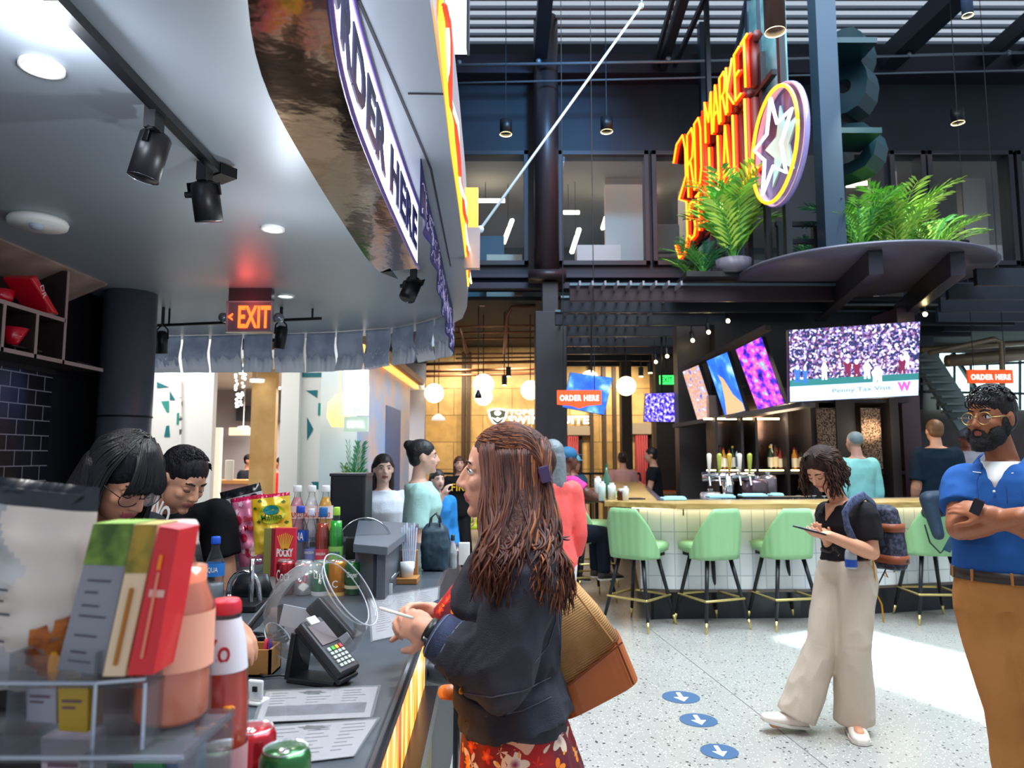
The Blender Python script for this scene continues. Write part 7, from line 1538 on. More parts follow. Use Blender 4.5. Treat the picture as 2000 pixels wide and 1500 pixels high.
# ---- background people
far_person('far man in a dark suit behind the cafe counter', 486, 900, 11.6, -20, None, False, '#c08a70', '#1c1614', 'short', '#1b2028')
far_person('person in a red top seen from behind in the cafe', 548, 905, 11.9, 150, None, False, '#c08a70', '#17120f', 'short', '#d8262a')
far_person('woman with long dark hair in a white blouse', 748, 917, 5.0, -70, None, False, '#e0b8a4', '#231a18', 'long', '#dfe3ec', '#cfd6de', .6, False)
J = far_person('person with a dark hair bun and mint tee facing right', 822, 894, 4.55, 8, None, False, '#dcae98', '#1e1c1e', 'bun', '#a9d0c8', '#56616b', .75, False)
J = far_person('person in a blue denim jacket raising a hand to the mouth', 853, 938, 6.4, -60, None, False, '#d8b09c', '#2c2420', 'bob', '#2f7fc0', '#dfe6e8', 1.8, False, ov=lambda J: {'elR': J['shR']-Z_*.3+J['f']*.05, 'wrR': J['head']+J['f']*.12-Z_*.12})
J = far_person('far woman in a black tee with yellow lettering before the timber wall', 897, 907, 9.4, -80, None, False, '#cf9a80', '#4a2418', 'long', '#141416', '#1c1c20', .5, False)
c = J['chest']+J['f']*.14; text(M(), 'FIRE', c, J['l'], Z_, 1, w=.22, h=.09, depth=.02).build('shirt_print', mat('yellow_print', '#e0b020', .6, emit=.1), J['t'])
J = far_person('woman with long grey hair in a coral top seen from behind', 1078, 893, 4.7, 120, None, False, '#d8a890', '#6c7478', 'long', '#f0625c', '#e8dcdc', 1.6, False)
J = far_person('man in a magenta tee and dark blue cap leaning on the bar end', 1098, 897, 7.3, 20, None, True, '#5a3a2c', '#17120f', 'cap', '#d83f86', '#16202e', .7, True, ov=lambda J: {'elR': P(1150, 965, 7.1), 'wrR': P(1180, 978, 6.9), 'elL': P(1140, 975, 7.6), 'wrL': P(1178, 975, 7.3)}, extra='#1f6088', lean=.05, wid=1.1)
J = far_person('smiling man in a light blue cap across the bar', 1120, 905, 8.8, -50, None, False, '#b07a62', '#3a2c24', 'cap', '#274760', '#20242c', .6, True, extra='#5a9ab0', wid=1.15)
far_person('far man in a plaid shirt seated with his back turned', 1216, 897, 11.9, 92, None, True, '#c08a70', '#2a1812', 'short', '#b98a86', '#26282e', .9, True)
J = far_person('bartender in a black tee facing left behind the bar', 1279, 890, 10.3, 170, None, False, '#c79478', '#15110f', 'short', '#14181e', '#16181c', .5, True, ov=fwd_arms(.3, .02), lean=.04)
J = far_person('man with cropped grey hair in a teal shirt seen from behind at the bar', 1671, 864, 7.75, 100, None, False, '#b08474', '#6a7a80', 'buzz', '#7fbcb8', '#23262c', 1.8, True, wid=1.12)
J = far_person('man with fair-topped hair in a dark navy tee seen from behind at the bar', 1826, 843, 8.15, 80, None, False, '#c79478', '#6a4a30', 'short', '#0f2130', '#23262c', .9, True, wid=1.2)
far_person('person in a navy ball cap beyond the dark-shirted man', 1782, 877, 10.6, -95, None, False, '#b07a62', '#2a1812', 'cap', '#8f5a58', '#23262c', .6, True, extra='#1b2440')
far_person('person in a pale top between the dark-shirted man and the man in blue', 1886, 858, 10.4, -110, None, False, '#a0604c', '#2a1812', 'cap', '#b8b4bc', '#23262c', .6, True, extra='#6a6a80')
far_person('person in a white patterned top seated beyond the teal shirt', 1752, 912, 9.2, -90, None, True, '#b07a62', '#3a2018', 'long', '#d0a8b0', '#23262c', .9, False)

# ================================================================ cashier man
J = stand(-1.22, 2.72, -20, 1.62); J['t'] = T = thing('person', 'young cashier with short black hair and black tee bowing over the counter', 'person', (-1.22, 2.72, 0))
J['head'] = P(358, 938, 2.6); J['hf'] = V((.74, -.42, -.52)).normalized(); J['hu'] = V((.45, -.2, .87)).normalized()
J['neck'] = P(318, 985, 2.68); J['shL'] = J['neck']+V((.16, .1, -.05)); J['shR'] = J['neck']+V((-.03, -.17, -.06)); J['chest'] = J['neck']+V((-.06, .02, -.17)); J['waist'] = J['chest']+V((-.05, .02, -.2)); J['pel'] = J['waist']+V((0, 0, -.17))
for sd, sg in (('L', 1), ('R', -1)): J['el'+sd] = J['sh'+sd]+V((.05, 0, -.26)); J['wr'+sd] = J['el'+sd]+V((.17, -.02, -.12))
for k in ('hipL', 'hipR', 'knL', 'knR', 'anL', 'anR'): J[k] = J[k]+V((-.03, 0, 0))
body(J, skinmats('cashier_man', '#d39c7e', '#a8605a'), .005, male=True); eyes(J, '#241812', '#1a1412', closed=MC['skin_cashier_man'])
top(J, cloth('black_tee', '#15161a'), 'tee_shirt', .6, .013, male=True)
text(M(), 'NO,', P(316, 1003, 2.52), V((.7, -.2, -.6)), V((.3, .1, .9)), 1, w=.09, h=.07, depth=.004, bold=.02).build('shirt_lettering', WHT, T)
pants(J, cloth('black_trousers', '#1a1b20')); shoes(J, mat('shoe_d', '#2a2626'))
hm = hairmat('black', '#0c0b0f', '#1d1b22', 40); hair_cap(J, hm, 'short', vox=.006)
q = J['q']; m = M(); r = random.Random(5)
for i in range(260):
    a = r.uniform(-1, 1); b = r.uniform(-1, .3); x = a*.07; y = .0+b*.07; z = .042+.085*math.sqrt(max(0, 1-(x/.08)**2-((y+.02)/.1)**2))
    p = q(x, y, z-.004); e = q(x*1.1+r.uniform(-.01, .01), y+.035, z-.004-.02*max(0, b)+r.uniform(0, .006)); e = p.lerp(e, .45); m.tube([p, (p+e)/2+J['ax'][2]*.003, e], [.003, .003, .0008], 5)
m.build('hair_tufts', hm, T, smooth=True)
# ================================================================ cashier woman
J = stand(-1.12, 1.98, -10, 1.6); J['t'] = T = thing('person', 'cashier with long black hair, bangs and round glasses looking down beside the display rack', 'person', (-1.12, 1.98, 0))
J['head'] = P(243, 935, 1.9); J['hf'] = V((.70, -.38, -.60)).normalized(); J['hu'] = V((.52, -.22, .82)).normalized(); J['hs'] = 1.04
J['neck'] = P(195, 1020, 1.98); J['shL'] = J['neck']+V((.05, .15, -.05)); J['shR'] = J['neck']+V((-.02, -.15, -.05)); J['chest'] = J['neck']+V((-.05, .0, -.16)); J['waist'] = J['chest']+V((-.04, 0, -.2)); J['pel'] = J['waist']+V((0, 0, -.16))
J['elL'] = J['shL']+V((.06, .02, -.25)); J['wrL'] = P(425, 1196, 1.62); J['elR'] = J['shR']+V((.05, -.02, -.26)); J['wrR'] = J['elR']+V((.22, .0, -.02))
J['elL'] = P(300, 1190, 1.85)
hn = [(J['wrL'], V((.75, -.45, -.35)), V((0, -.3, -1)), 1, 1., dict(curl=(18, 22, 15))), (J['wrR'], V((1, .1, 0)), V((0, 0, -1)), -1, 1., dict(curl=(20, 25, 20)))]
body(J, skinmats('cashier_woman', '#cf9274', '#b05a5c'), .005, hands=hn); eyes(J, '#241812', '#1a1412', closed=MC['skin_cashier_woman']); glasses(J, lw=.027, lh=.025)
top(J, cloth('black_shirt', '#1a1d24'), 'shirt', 1.5, .014); pants(J, cloth('black_trousers', '#1a1b20')); shoes(J, mat('shoe_d', '#2a2626'))
q, ax, s = J['q'], J['ax'], J['s']; m = M(); E = lambda a, b, d, r_: m.ell(q(a, b, d), tuple(x*s for x in r_), 18, 12, ax=ax)
E(0, -.02, .042, (.082, .1, .088)); E(0, -.05, -.01, (.08, .065, .085)); dn = V((-.15, -.05, -1)).normalized()
for a, b, rr in ((-.068, -.01, .026), (.066, -.02, .028), (-.05, -.06, .04), (.05, -.06, .04), (0, -.08, .045), (-.075, -.035, .03)):
    p = q(a, b, .01); m.cap(p, p+V((-.075, -.01, -.14)), rr*s*1.0, rr*s*.95); m.cap(p+V((-.075, -.01, -.14)), p+V((-.11, -.02, -.27)), rr*s*.95, rr*s*.6)
remesh(m, .007, 'hair', hm, T, 4, .5)
m = M()
def rt(u, v): a = u*2*math.pi; b = .15+v*1.15; return q(.083*math.cos(a)*math.sin(b), -.02+.102*math.sin(a)*math.sin(b), .042+.09*math.cos(b))
r = random.Random(12)
for i in range(520):
    u, v = r.random(), r.random(); a = u*2*math.pi; p = rt(u, v); front = math.sin(a) > .55
    top_ = q(0, .0, .133)
    if front: e = q(.062*math.cos(a)*1.05, .088, .022+r.uniform(-.014, .01)); c_ = q(.07*math.cos(a)*.9, .085, .075); pts = [top_.lerp(p, r.uniform(.2, .5)), top_.lerp(c_, .75), c_.lerp(e, .5)+ax[1]*.004, e]
    else:
        b0 = q(.09*math.cos(a), -.02+.1*min(.5, math.sin(a)), .0); e = b0+V((-.06+r.uniform(-.05, .015), r.uniform(-.02, .02), -.2-r.random()*.12)); pts = [top_.lerp(p, r.uniform(.3, .9)), q(.088*math.cos(a), -.02+.105*min(.55, math.sin(a)), .07), b0, b0.lerp(e, .5)+V((.005, 0, 0)), e]
    pp = []
    for k in range(len(pts)-1):
        for t_ in (0, .34, .67): pp.append(pts[k].lerp(pts[k+1], t_))
    pp.append(pts[-1])
    for _ in range(2): pp = smoothp(pp)
    m.tube(pp, [.0028]*(len(pp)-1)+[.0006], 5)
m.build('hair_strands', mat('hair_black_strand', '#0c0c10', .42, spec=.5), T, smooth=True)

# ================================================================ man in the blue polo
Y = 2.9; J = stand(P(1955, 900, Y).x, Y, 222, 1.78); J['t'] = T = thing('person', 'bearded man with glasses in a blue polo and tan trousers, arms crossed', 'person', (P(1960, 900, Y).x, Y, 0))
J['head'] = P(1934, 818, Y); J['hf'] = V((-.90, -.42, -.04)).normalized(); J['hu'] = Z_.copy(); J['hs'] = .97
J['neck'] = P(1962, 905, Y+.02); J['shR'] = P(1885, 945, Y+.1); J['shL'] = P(2045, 950, Y-.14)
J['elR'] = P(1875, 1030, Y-.02); J['wrR'] = P(2000, 1008, Y-.3); J['elL'] = P(2068, 1050, Y-.26); J['wrL'] = P(1932, 1004, Y-.2); J['arm'] = 1.12
J['chest'] = P(1960, 985, Y); J['waist'] = P(1958, 1078, Y); J['pel'] = P(1960, 1160, Y)
J['hipR'] = P(1925, 1180, Y+.03); J['hipL'] = P(1998, 1180, Y-.04); J['knR'] = P(1968, 1390, Y+.03); J['knL'] = P(2050, 1395, Y-.05); J['anR'] = V((J['knR'].x+.05, Y+.05, .08)); J['anL'] = V((J['knL'].x+.04, Y-.06, .08))
hn = [(J['wrL'], P(1865, 985, Y-.08)-J['wrL'], V((.1, .9, -.3)), 1, .98, dict(curl=(12, 15, 10))), (J['wrR'], P(2090, 985, Y-.2)-J['wrR'], V((.1, .9, 0)), -1, 1., dict(curl=(15, 20, 15)))]
body(J, skinmats('brown', '#9a5c3c', '#8a4a40'), .005, hands=hn, male=True, sc=1.05); eyes(J, '#1c120c', '#100c0a', browz=.030); glasses(J, col=mat('gold_frame', '#c9b06a', .3, .9), lw=.026, lh=.024)
o = top(J, cloth('polo', '#22508f', bscale=400), 'polo_shirt', .62, .014, hem=2, male=True, sc=1.06, belly=.006, vox=.008)
for pts in ([(1846, 1003), (1870, 1010), (1900, 1006), (1918, 996)], [(1921, 905), (1908, 940), (1912, 985)], [(1965, 945), (1968, 990)]): seam(o, pts, mat('polo_seam', '#173a70', .8), T)
# collar, placket, undershirt
f_, l_ = J['f']*1.18, J['l']*1.12; nb = J['neck']; m = M()
nb = nb+Z_*.018
for sg in (-1, 1):
    m.add([nb+l_*sg*.075-f_*.05+Z_*.025, nb+l_*sg*.07+f_*.03+Z_*.01, nb+l_*sg*.045+f_*.105-Z_*.055, nb+l_*sg*.095+f_*.07-Z_*.05, nb+l_*sg*.105-f_*.02-Z_*.02], [(0, 1, 2, 3, 4)])
m.build('collar', cloth('polo_collar', '#2a5a9c'), T, solid=.006)
m = M()
for sg in (-1, 1): m.tube([nb+l_*sg*.1-f_*.02-Z_*.022, nb+l_*sg*.094+f_*.072-Z_*.05, nb+l_*sg*.046+f_*.108-Z_*.055], .0022, 6)
m.build('collar_piping', WHT, T)
m = M(); m.loft([(nb+f_*.045-Z_*.01, l_*.06, f_*.05), (nb+f_*.075-Z_*.075, l_*.04, f_*.05), (nb+f_*.09-Z_*.11, l_*.012, f_*.04)], 20); m.build('undershirt', WHT, T, smooth=True)
M().ell(nb+f_*.142-Z_*.125, .005).build('button', WHT, T)
pants(J, cloth('tan_trousers', '#a8703c', bscale=300, col2='#b87c46', nscale=3), infl=.01, male=True, amp=.007, vox=.008, wid=1.05)
f_, l_ = J['f'], J['l']; p_ = P(1958, 1121, Y); m = M(); m.loft([(p_-Z_*.02, l_*.182, f_*.138), (p_+Z_*.02, l_*.18, f_*.136)], 40); m.build('belt', mat('belt_brown', '#2a1a14', .5), T, smooth=True)
for a in (-1.0, -.4, .35, .9): M().box(p_+l_*.181*math.sin(a)+f_*.137*math.cos(a), (.008, .008, .046)).build('belt_loop', cloth('tan_trousers', '#a8703c'), T); shoes(J, mat('shoe_brown', '#3a2418', .5))
hb = hairmat('blackbrown', '#0c0908', '#231a16', 40); hair_cap(J, hb, 'short', vox=.006); q, ax, s = J['q'], J['ax'], J['s']
m = M(); r = random.Random(9)
for i in range(150):
    a = r.uniform(0, 6.28); b = r.uniform(.05, 1.25); x, y, z = math.cos(a)*math.sin(b), math.sin(a)*math.sin(b), math.cos(b)
    if z < .25 and y > .3: continue
    p = q(x*.078, -.016+y*.1, .047+z*.086); rr = .009*r.uniform(.8, 1.4); k = []
    n = (p-q(0, -.02, .04)).normalized(); t1 = n.orthogonal().normalized(); t2 = n.cross(t1)
    for j in range(11): aa = j*.75+a; k.append(p+n*(j*.0008)+(t1*math.cos(aa)+t2*math.sin(aa))*rr)
    m.tube(k, [.0028]*10+[.0008], 5)
for i in range(7): p = q(-.035+i*.013, .082, .07); m.tube([p+ax[2]*.01, p+ax[1]*.012, p+ax[1]*.012-ax[2]*.018, p-ax[2]*.028+ax[0]*.006, p-ax[2]*.02+ax[0]*.012], [.003]*4+[.001], 6)
m.build('curls', hb, T, smooth=True)
m = M(); E = lambda a, b, d, r_: m.ell(q(a, b, d), tuple(x*s for x in r_), 16, 10, ax=ax)
E(0, .072, -.104, (.034, .028, .026)); E(0, .05, -.092, (.050, .05, .036))
for sg in (-1, 1): E(sg*.045, .035, -.064, (.024, .046, .042)); E(sg*.064, .008, -.03, (.013, .022, .042)); m.cap(q(sg*.02, .084, -.056), q(sg*.026, .076, -.082), .008*s, .012*s); m.cap(q(sg*.004, .094, -.041), q(sg*.024, .083, -.048), .0045*s)
o = remesh(m, .0045, 'beard', mat('beard_black', '#100b09', .7, bump=.8, bscale=260), T, 2, .5); wrinkle(o, .004, 90, (1, 1, 1))
ph = thing('mobile_phone', 'dark phone tucked in the crossed arms of the man in blue', 'phone', P(1903, 985, Y-.2)); M().box(P(1908, 990, Y-.21), (.04, .01, .06), Matrix.Rotation(.45, 3, 'Y')).build('case', mat('phone_wine', '#2c1a22', .25), ph, bevel=.004)
M().box(P(1908, 990, Y-.216), (.034, .004, .052), Matrix.Rotation(.45, 3, 'Y')).build('screen', mat('phone_glass', '#0b0b10', .08), ph)

# ================================================================ woman with phone and backpack
Y = 4.1; J = stand(P(1640, 1000, Y).x, Y, 205, 1.62); J['t'] = T = thing('person', 'curly-haired woman in a black shirt and cream flared trousers looking at her phone', 'person', (P(1640, 1000, Y).x, Y, 0))
J['head'] = P(1604, 918, Y-.06); J['hf'] = V((-.66, -.42, -.62)).normalized(); J['hu'] = V((-.42, -.28, .86)).normalized()
J['neck'] = P(1642, 980, Y); J['shL'] = P(1688, 1005, Y-.14); J['shR'] = P(1618, 1003, Y+.14); J['chest'] = P(1650, 1025, Y); J['waist'] = P(1650, 1070, Y); J['pel'] = P(1652, 1115, Y)
J['elL'] = P(1703, 1080, Y-.17); J['wrL'] = P(1618, 1046, Y-.30); J['elR'] = P(1630, 1075, Y+.1); J['wrR'] = P(1608, 1040, Y-.12)
J['hipL'] = P(1672, 1130, Y-.06); J['hipR'] = P(1632, 1130, Y+.06); J['knL'] = P(1668, 1262, Y-.1); J['knR'] = P(1606, 1262, Y-.02); J['anL'] = P(1666, 1380, Y-.02); J['anR'] = P(1556, 1370, Y+.0)
J['anL'].z = .075; J['anR'].z = .085; J['toL'] = V((-.25, -1, 0)).normalized(); J['toR'] = V((-1, -.15, 0)).normalized(); J['upR'] = .25
hn = [(J['wrL'], P(1582, 1045, Y-.36)-J['wrL'], V((-.1, .2, 1)), 1, .95, dict(curl=(22, 30, 25))), (J['wrR'], P(1580, 1036, Y-.25)-J['wrR'], V((-.2, -.3, .6)), -1, .95, dict(curl=(25, 30, 25)))]
body(J, skinmats('fair', '#d99a78', '#b8605a'), .0055, hands=hn); eyes(J, '#2a1c14', '#2a1a14', closed=MC['skin_fair'])
top(J, cloth('black_shirt2', '#1d1a1c'), 'shirt', .68, .013, hem=2, vox=.008, sr=1.25)
f_, l_, nb = J['f'], J['l'], J['neck']; m = M()
for sg in (-1, 1): m.add([nb+l_*sg*.07-f_*.03+Z_*.02, nb+l_*sg*.06+f_*.03+Z_*.005, nb+l_*sg*.035+f_*.11-Z_*.07, nb+l_*sg*.09+f_*.08-Z_*.06, nb+l_*sg*.1-f_*.01-Z_*.02], [(0, 1, 2, 3, 4)])
m.build('collar', cloth('black_shirt2', '#1d1a1c'), T, solid=.006)
M().loft([(nb+f_*.055-Z_*.01, l_*.05, f_*.04), (nb+f_*.09-Z_*.1, l_*.012, f_*.035)], 16).build('neck_opening', skinmats('fair', '#d99a78', '#b8605a')[0], T, smooth=True)
pants(J, cloth('cream_trousers', '#cbb9a6', bscale=260), infl=.012, flare=.042, length=1.02, amp=.006, vox=.008, wid=1.12)
p_ = P(1648, 1076, Y); M().loft([(p_-Z_*.008, l_*.132, f_*.105), (p_+Z_*.008, l_*.132, f_*.105)], 32).build('belt', mat('belt_dark', '#221a1c', .5), T, smooth=True)
M().box(P(1630, 1072, Y-.11), (.02, .02, .02)).tube([P(1632, 1074, Y-.13), P(1640, 1084, Y-.14), P(1637, 1086, Y-.14)], .005, 6).build('belt_tip', mat('belt_dark', '#221a1c'), T)
shoes(J, mat('shoe_cream', '#e8d8cc', .6))
hc = hairmat('darkcurl', '#1d1210', '#3a221a', 40, .7); q, ax, s = J['q'], J['ax'], J['s']; m = M(); E = lambda a, b, d, r_: m.ell(q(a, b, d), tuple(x*s for x in r_), 18, 12, ax=ax)
E(0, -.03, .048, (.093, .104, .09)); E(0, -.075, -.01, (.1, .075, .09)); m.cap(q(.05, -.06, -.02), q(.055, -.10, -.1), .05*s, .04*s); m.cap(q(-.05, -.05, -.02), q(-.06, -.05, -.1), .045*s, .03*s); m.cap(q(0, -.09, -.02), q(0, -.14, -.09), .05*s, .04*s)
remesh(m, .008, 'hair', hc, T, 3, .5); m = M(); r = random.Random(6)
for i in range(520):
    a = r.uniform(0, 6.28); x, y = math.cos(a), math.sin(a); b = r.uniform(.2, 1.0); 
    if y > .72: continue
    st_ = q(x*.05*b, .0+y*.06*b, .128); md = q(x*.112, -.034+y*.112*(1 if y < 0 else .78), .04+r.uniform(-.02, .03)); en = md+V((r.uniform(-.03, .035), r.uniform(-.03, .03), -.08-r.random()*.11)); en = en-ax[1]*.02*s
    pts = []; ph_ = r.uniform(0, 6.3)
    for k in range(19):
        t_ = k/18; p = st_*(1-t_)**2+(md*1.0)*(2*t_*(1-t_))+en*t_*t_ if False else (st_.lerp(md, min(1, t_*2.1)) if t_ < .476 else md.lerp(en, (t_-.476)/.524)); amp = .0085*min(1, t_*2)
        pts.append(p+V((math.cos(ph_+t_*26)*amp, math.sin(ph_+t_*26)*amp, 0)))
    pts = smoothp(pts); m.cur = i % 2; m.tube(pts, [.0035]*18+[.001], 5)
m.build('curls', [mat('curl_a', '#2a1812', .55, spec=.3), mat('curl_b', '#4a2e22', .55, spec=.3)], T, smooth=True)
ph = thing('mobile_phone', 'black phone held by the curly-haired woman', 'phone', P(1580, 1035, Y-.36)); hp = P(1581, 1036, Y-.33)
M().box(hp, (.15, .075, .009), Matrix.Rotation(R(15), 3, 'Y')).build('case', BLK2, ph, bevel=.003); M().box(hp+V((-.002, 0, .006)), (.138, .066, .003), Matrix.Rotation(R(15), 3, 'Y')).build('screen', mat('phone_lit', '#9ab0c8', .1, emit=.3), ph)
# water bottle in the pocket
wb = thing('water_bottle', 'small water bottle with a blue cap in the cream trouser pocket', 'bottle', P(1662, 1085, Y-.17)); c = P(1662, 1092, Y-.165)
M().lathe([(.026, -.05), (.03, -.04), (.031, .02), (.026, .045), (.013, .062), (.013, .075)], c, 20).build('bottle_body', mat('pet_clear', '#dfeaf2', .05, alpha=.45, spec=1.), wb, smooth=True); M().lathe([(.0312, -.04), (.0318, .0)], c, 20, cap=False).build('label_band', mat('label_blue', '#1c4fb0', .4), wb); M().cyl(c+Z_*.07, c+Z_*.09, .014).build('cap', mat('cap_blue', '#1a62d0', .4), wb)
# backpack
bk = thing('backpack', 'dark patterned backpack with brown leather straps and yellow ties on the curly-haired woman', 'backpack', P(1720, 1050, Y))
dkp = mat('pack_dark', '#1a1b26', .7, col2='#3b3b50', nscale=45, ndetail=2, contrast=(.5, .56), bump=.2); lea = mat('leather_brown', '#8a4524', .5)
a_, b_ = P(1712, 985, Y+.04), P(1729, 1110, Y+.0); m = M(); m.loft([(a_+(b_-a_)*t_, V((.055*w_, .03, 0)), V((-.04, .13*w_, 0))) for t_, w_ in ((0, .5), (.06, .9), (.4, 1.1), (.85, 1.15), (.97, 1.0), (1., .6))], 24, pw=3.2)
o = remesh(m, .009, 'pack_body', dkp, bk, 4, .5); wrinkle(o, .008, 12)
for t_ in (.34, .82): c = a_.lerp(b_, t_); M().loft([(c-Z_*.022, V((.068, .035, 0)), V((-.045, .148, 0))), (c+Z_*.022, V((.068, .035, 0)), V((-.045, .148, 0)))], 24, pw=3.2).build('leather_strap', lea, bk, smooth=True)
m = M(); m.tube([P(1708, 985, Y-.02), P(1688, 968, Y-.12), P(1664, 980, Y-.25), P(1650, 1002, Y-.28), P(1655, 1030, Y-.27), P(1668, 1058, Y-.2), P(1700, 1085, Y-.1)], [(.008, .026)]*7, 10); m.build('shoulder_strap', mat('strap_blue', '#252a42', .6, col2='#4a5070', nscale=60), bk, smooth=True)
yel = mat('yellow_tape', '#d89a1c', .6)
for pts in (((1697, 1058, -.16), (1704, 1085, -.16), (1709, 1130, -.14), (1707, 1150, -.14)), ((1745, 1075, 0), (1750, 1105, 0), (1746, 1118, 0)), ((1712, 1160, -.1), (1722, 1180, -.1), (1726, 1216, -.1)), ((1728, 1115, 0), (1734, 1128, 0), (1724, 1122, 0))):
    M().tube([P(x, y, Y+d) for x, y, d in pts], [(.003, .008)]*len(pts), 6).build('yellow_tie', yel, bk)
M().tube([P(1709, 1148, Y-.12), P(1710, 1165, Y-.1), P(1716, 1140, Y-.05), P(1730, 1112, Y)], .004, 6).build('cord', BLK, bk)
# ================================================================ display rack nearest the camera
Yf = .80
def pf(px, py, Y=Yf): return P(px, py, Y)
rk = thing('acrylic_rack', 'clear tiered acrylic rack holding snacks in the near left corner', 'rack', V((-.5, .8, 1.0)))
am = mat('acrylic_rack', '#e6eaf2', .05, alpha=.28, spec=1., coat=1.); z1, z2 = pf(200, 1322).z, pf(200, 1448).z
xl_, xr_, xm_ = pf(-140, 1300).x, pf(304, 1300).x, pf(210, 1300).x
m = M(); m.bb(xl_, xr_, Yf-.02, Yf+.16, z1-.006, z1).bb(xl_, pf(392, 1450).x, Yf-.04, Yf+.1, z2-.006, z2)
for x in (pf(-140, 1300).x, pf(48, 1300).x, xm_, xr_): m.bb(x-.003, x, Yf-.02, Yf+.16, z2, z1+.03)
m.bb(xl_, xm_, Yf-.023, Yf-.02, z1, z1+.028); m.bb(xl_, pf(392, 1450).x, Yf-.043, Yf-.04, z2, z2+.02)
for x in (xl_, xm_+.002, pf(388, 1450).x): m.bb(x-.003, x, Yf-.04, Yf+.1, 1.0, z2)
m.build('shelves', am, rk); e = M(); em = mat('acrylic_edge', '#cfd4e2', .1, alpha=.75, spec=1.)
for a, b in ((V((xl_, Yf-.021, z1)), V((xm_, Yf-.021, z1))), (V((xm_, Yf-.021, z1)), V((xr_, Yf-.021, z1+.004))), (V((xm_, Yf-.021, z1)), V((xm_, Yf-.021, 1.0))), (V((xr_, Yf-.021, z1)), V((xr_, Yf-.021, z2))), (V((xl_, Yf-.041, z2)), V((pf(392, 1450).x, Yf-.041, z2)))): e.bar(a, b, .003, .003)
e.build('polished_edges', em, rk)
def tiltbox(lab, tl, tr, bl, br, Y, d, colr, dec=None, tops=None, name='snack_box'):
    p = [pf(*q, Y) for q in (tl, tr, br, bl)]; t = thing(name, lab, 'box', (p[2]+p[3])/2); M().slab(p, (0, 1, 0), d).build('carton', mat('carton_'+colr, colr, .4, coat=.2), t, bevel=.001); b = lambda u, v, o=.0006: p[0]*(1-u)*(1-v)+p[1]*u*(1-v)+p[2]*u*v+p[3]*(1-u)*v+V((0, -o, 0))
    if dec: dec(t, b)
    if tops: M().slab([p[0]+Z_*.0005, p[1]+Z_*.0005, p[1]+V((0, d, .0005)), p[0]+V((0, d, .0005))], (0, 0, 1), .0006).build('top_flap', mat('carton_'+tops, tops, .4), t)
    return t
def q4(m, b, u0, v0, u1, v1, o=.0008): m.add([b(u0, v0, o), b(u1, v0, o), b(u1, v1, o), b(u0, v1, o)], [(0, 1, 2, 3)]); return m
def d1(t, b):
    q4(M(), b, 0, 0, 1, .28).build('leaf_picture', mat('matcha_pic', '#3f5a1c', .5, col2='#7d9a3a', nscale=30), t); m = M()
    for v, w in ((.38, .55), (.46, .3), (.55, .4), (.62, .6), (.75, .5), (.86, .35), (.92, .5)): q4(m, b, .2, v, .2+w, v+.012)
    m.build('print_lines', mat('box_print', '#4e4a52', .5), t)
tiltbox('grey box with a green leaf picture on top, widest of the three leaning boxes', (183, 1024), (262, 1024), (110, 1308), (200, 1320), .79, .05, '#8f8b92', d1, '#a3c860')
def d2(t, b):
    q4(M(), b, 0, 0, 1, .32).build('gold_picture', mat('gold_pic', '#b8902c', .4, col2='#6f6a1c', nscale=30), t); m = M(); m.tube([b(.5, .42, .002), b(.5, .92, .002)], .0022, 8); m.build('printed_stick', mat('stick_pic', '#b8701c', .5), t)
tiltbox('cream box with a gold top and printed biscuit stick, middle of the leaning boxes', (263, 1026), (308, 1026), (199, 1322), (243, 1322), .782, .05, '#f0cda4', d2, '#d8c070')
def d3(t, b):
    m = M(); m.tube([b(.42, .18, .002), b(.42, .28, .002)], .002, 8); m.build('orange_mark', mat('orange_mk', '#ff8a1c', .5), t); m = M(); m.tube([b(.45, .3, .002), b(.45, .88, .002)], .0016, 8); m.build('printed_stick', mat('stick_pale', '#f08a72', .5), t); q4(M(), b, .2, .42, .85, .47).build('pale_band', mat('band_pale', '#f0b8a8', .5), t)
tiltbox('bright red narrow box, rightmost of the leaning boxes', (310, 1030), (350, 1036), (248, 1320), (300, 1318), .776, .05, '#e0242c', d3, '#e04a5a')
# chip bag
def chip(t, g, rot):
    m = M()
    for u, v in ((.82, .3), (.9, .24), (.86, .16), (.93, .34), (.78, .2)): patch(m, g, u, v, .07, .06, 10, .006, .25)
    m.build('crispy_picture', mat('crispy', '#b8641c', .5, col2='#8a3a10', nscale=60), t); m = M(); patch(m, g, .9, .17, .03, .07, 10, .008); m.build('amber_picture', mat('amberpic', '#ffa81c', .4), t); m = M()
    for k in range(5): q = .5-.06*k; m.add([g(.25, q, .006), g(.6-.05*(k % 2), q, .006), g(.6-.05*(k % 2), q+.012, .006), g(.25, q+.012, .006)], [(0, 1, 2, 3)])
    m.build('print_lines', mat('box_print', '#4e4a52'), t)
cb = (pf(35, 1140, .84)); bagm('large silver and cream chip bag with a dark top band in the near left corner', cb, .165, .235, .06, '#a9a3a6', 6, 0, .14, '#20222c', col2='#d8d0cc', dec=chip, taper=-.15, seed=8)
M().slab([pf(0, 950, .825), pf(160, 968, .825), pf(128, 998, .825), pf(0, 990, .825)], (0, 1, 0), .004).build('bag_crease', mat('foil_#20222c', '#20222c')).location = (0, 0, 0)
o_ = bpy.data.objects['bag_crease']; par_ = [o for o in bpy.data.objects if o.name.startswith('snack_bag') and 'near left corner' in o.get('label', '')][0]; o_.parent = par_; o_.location = -V(par_.location); o_.name = 'top_fold'
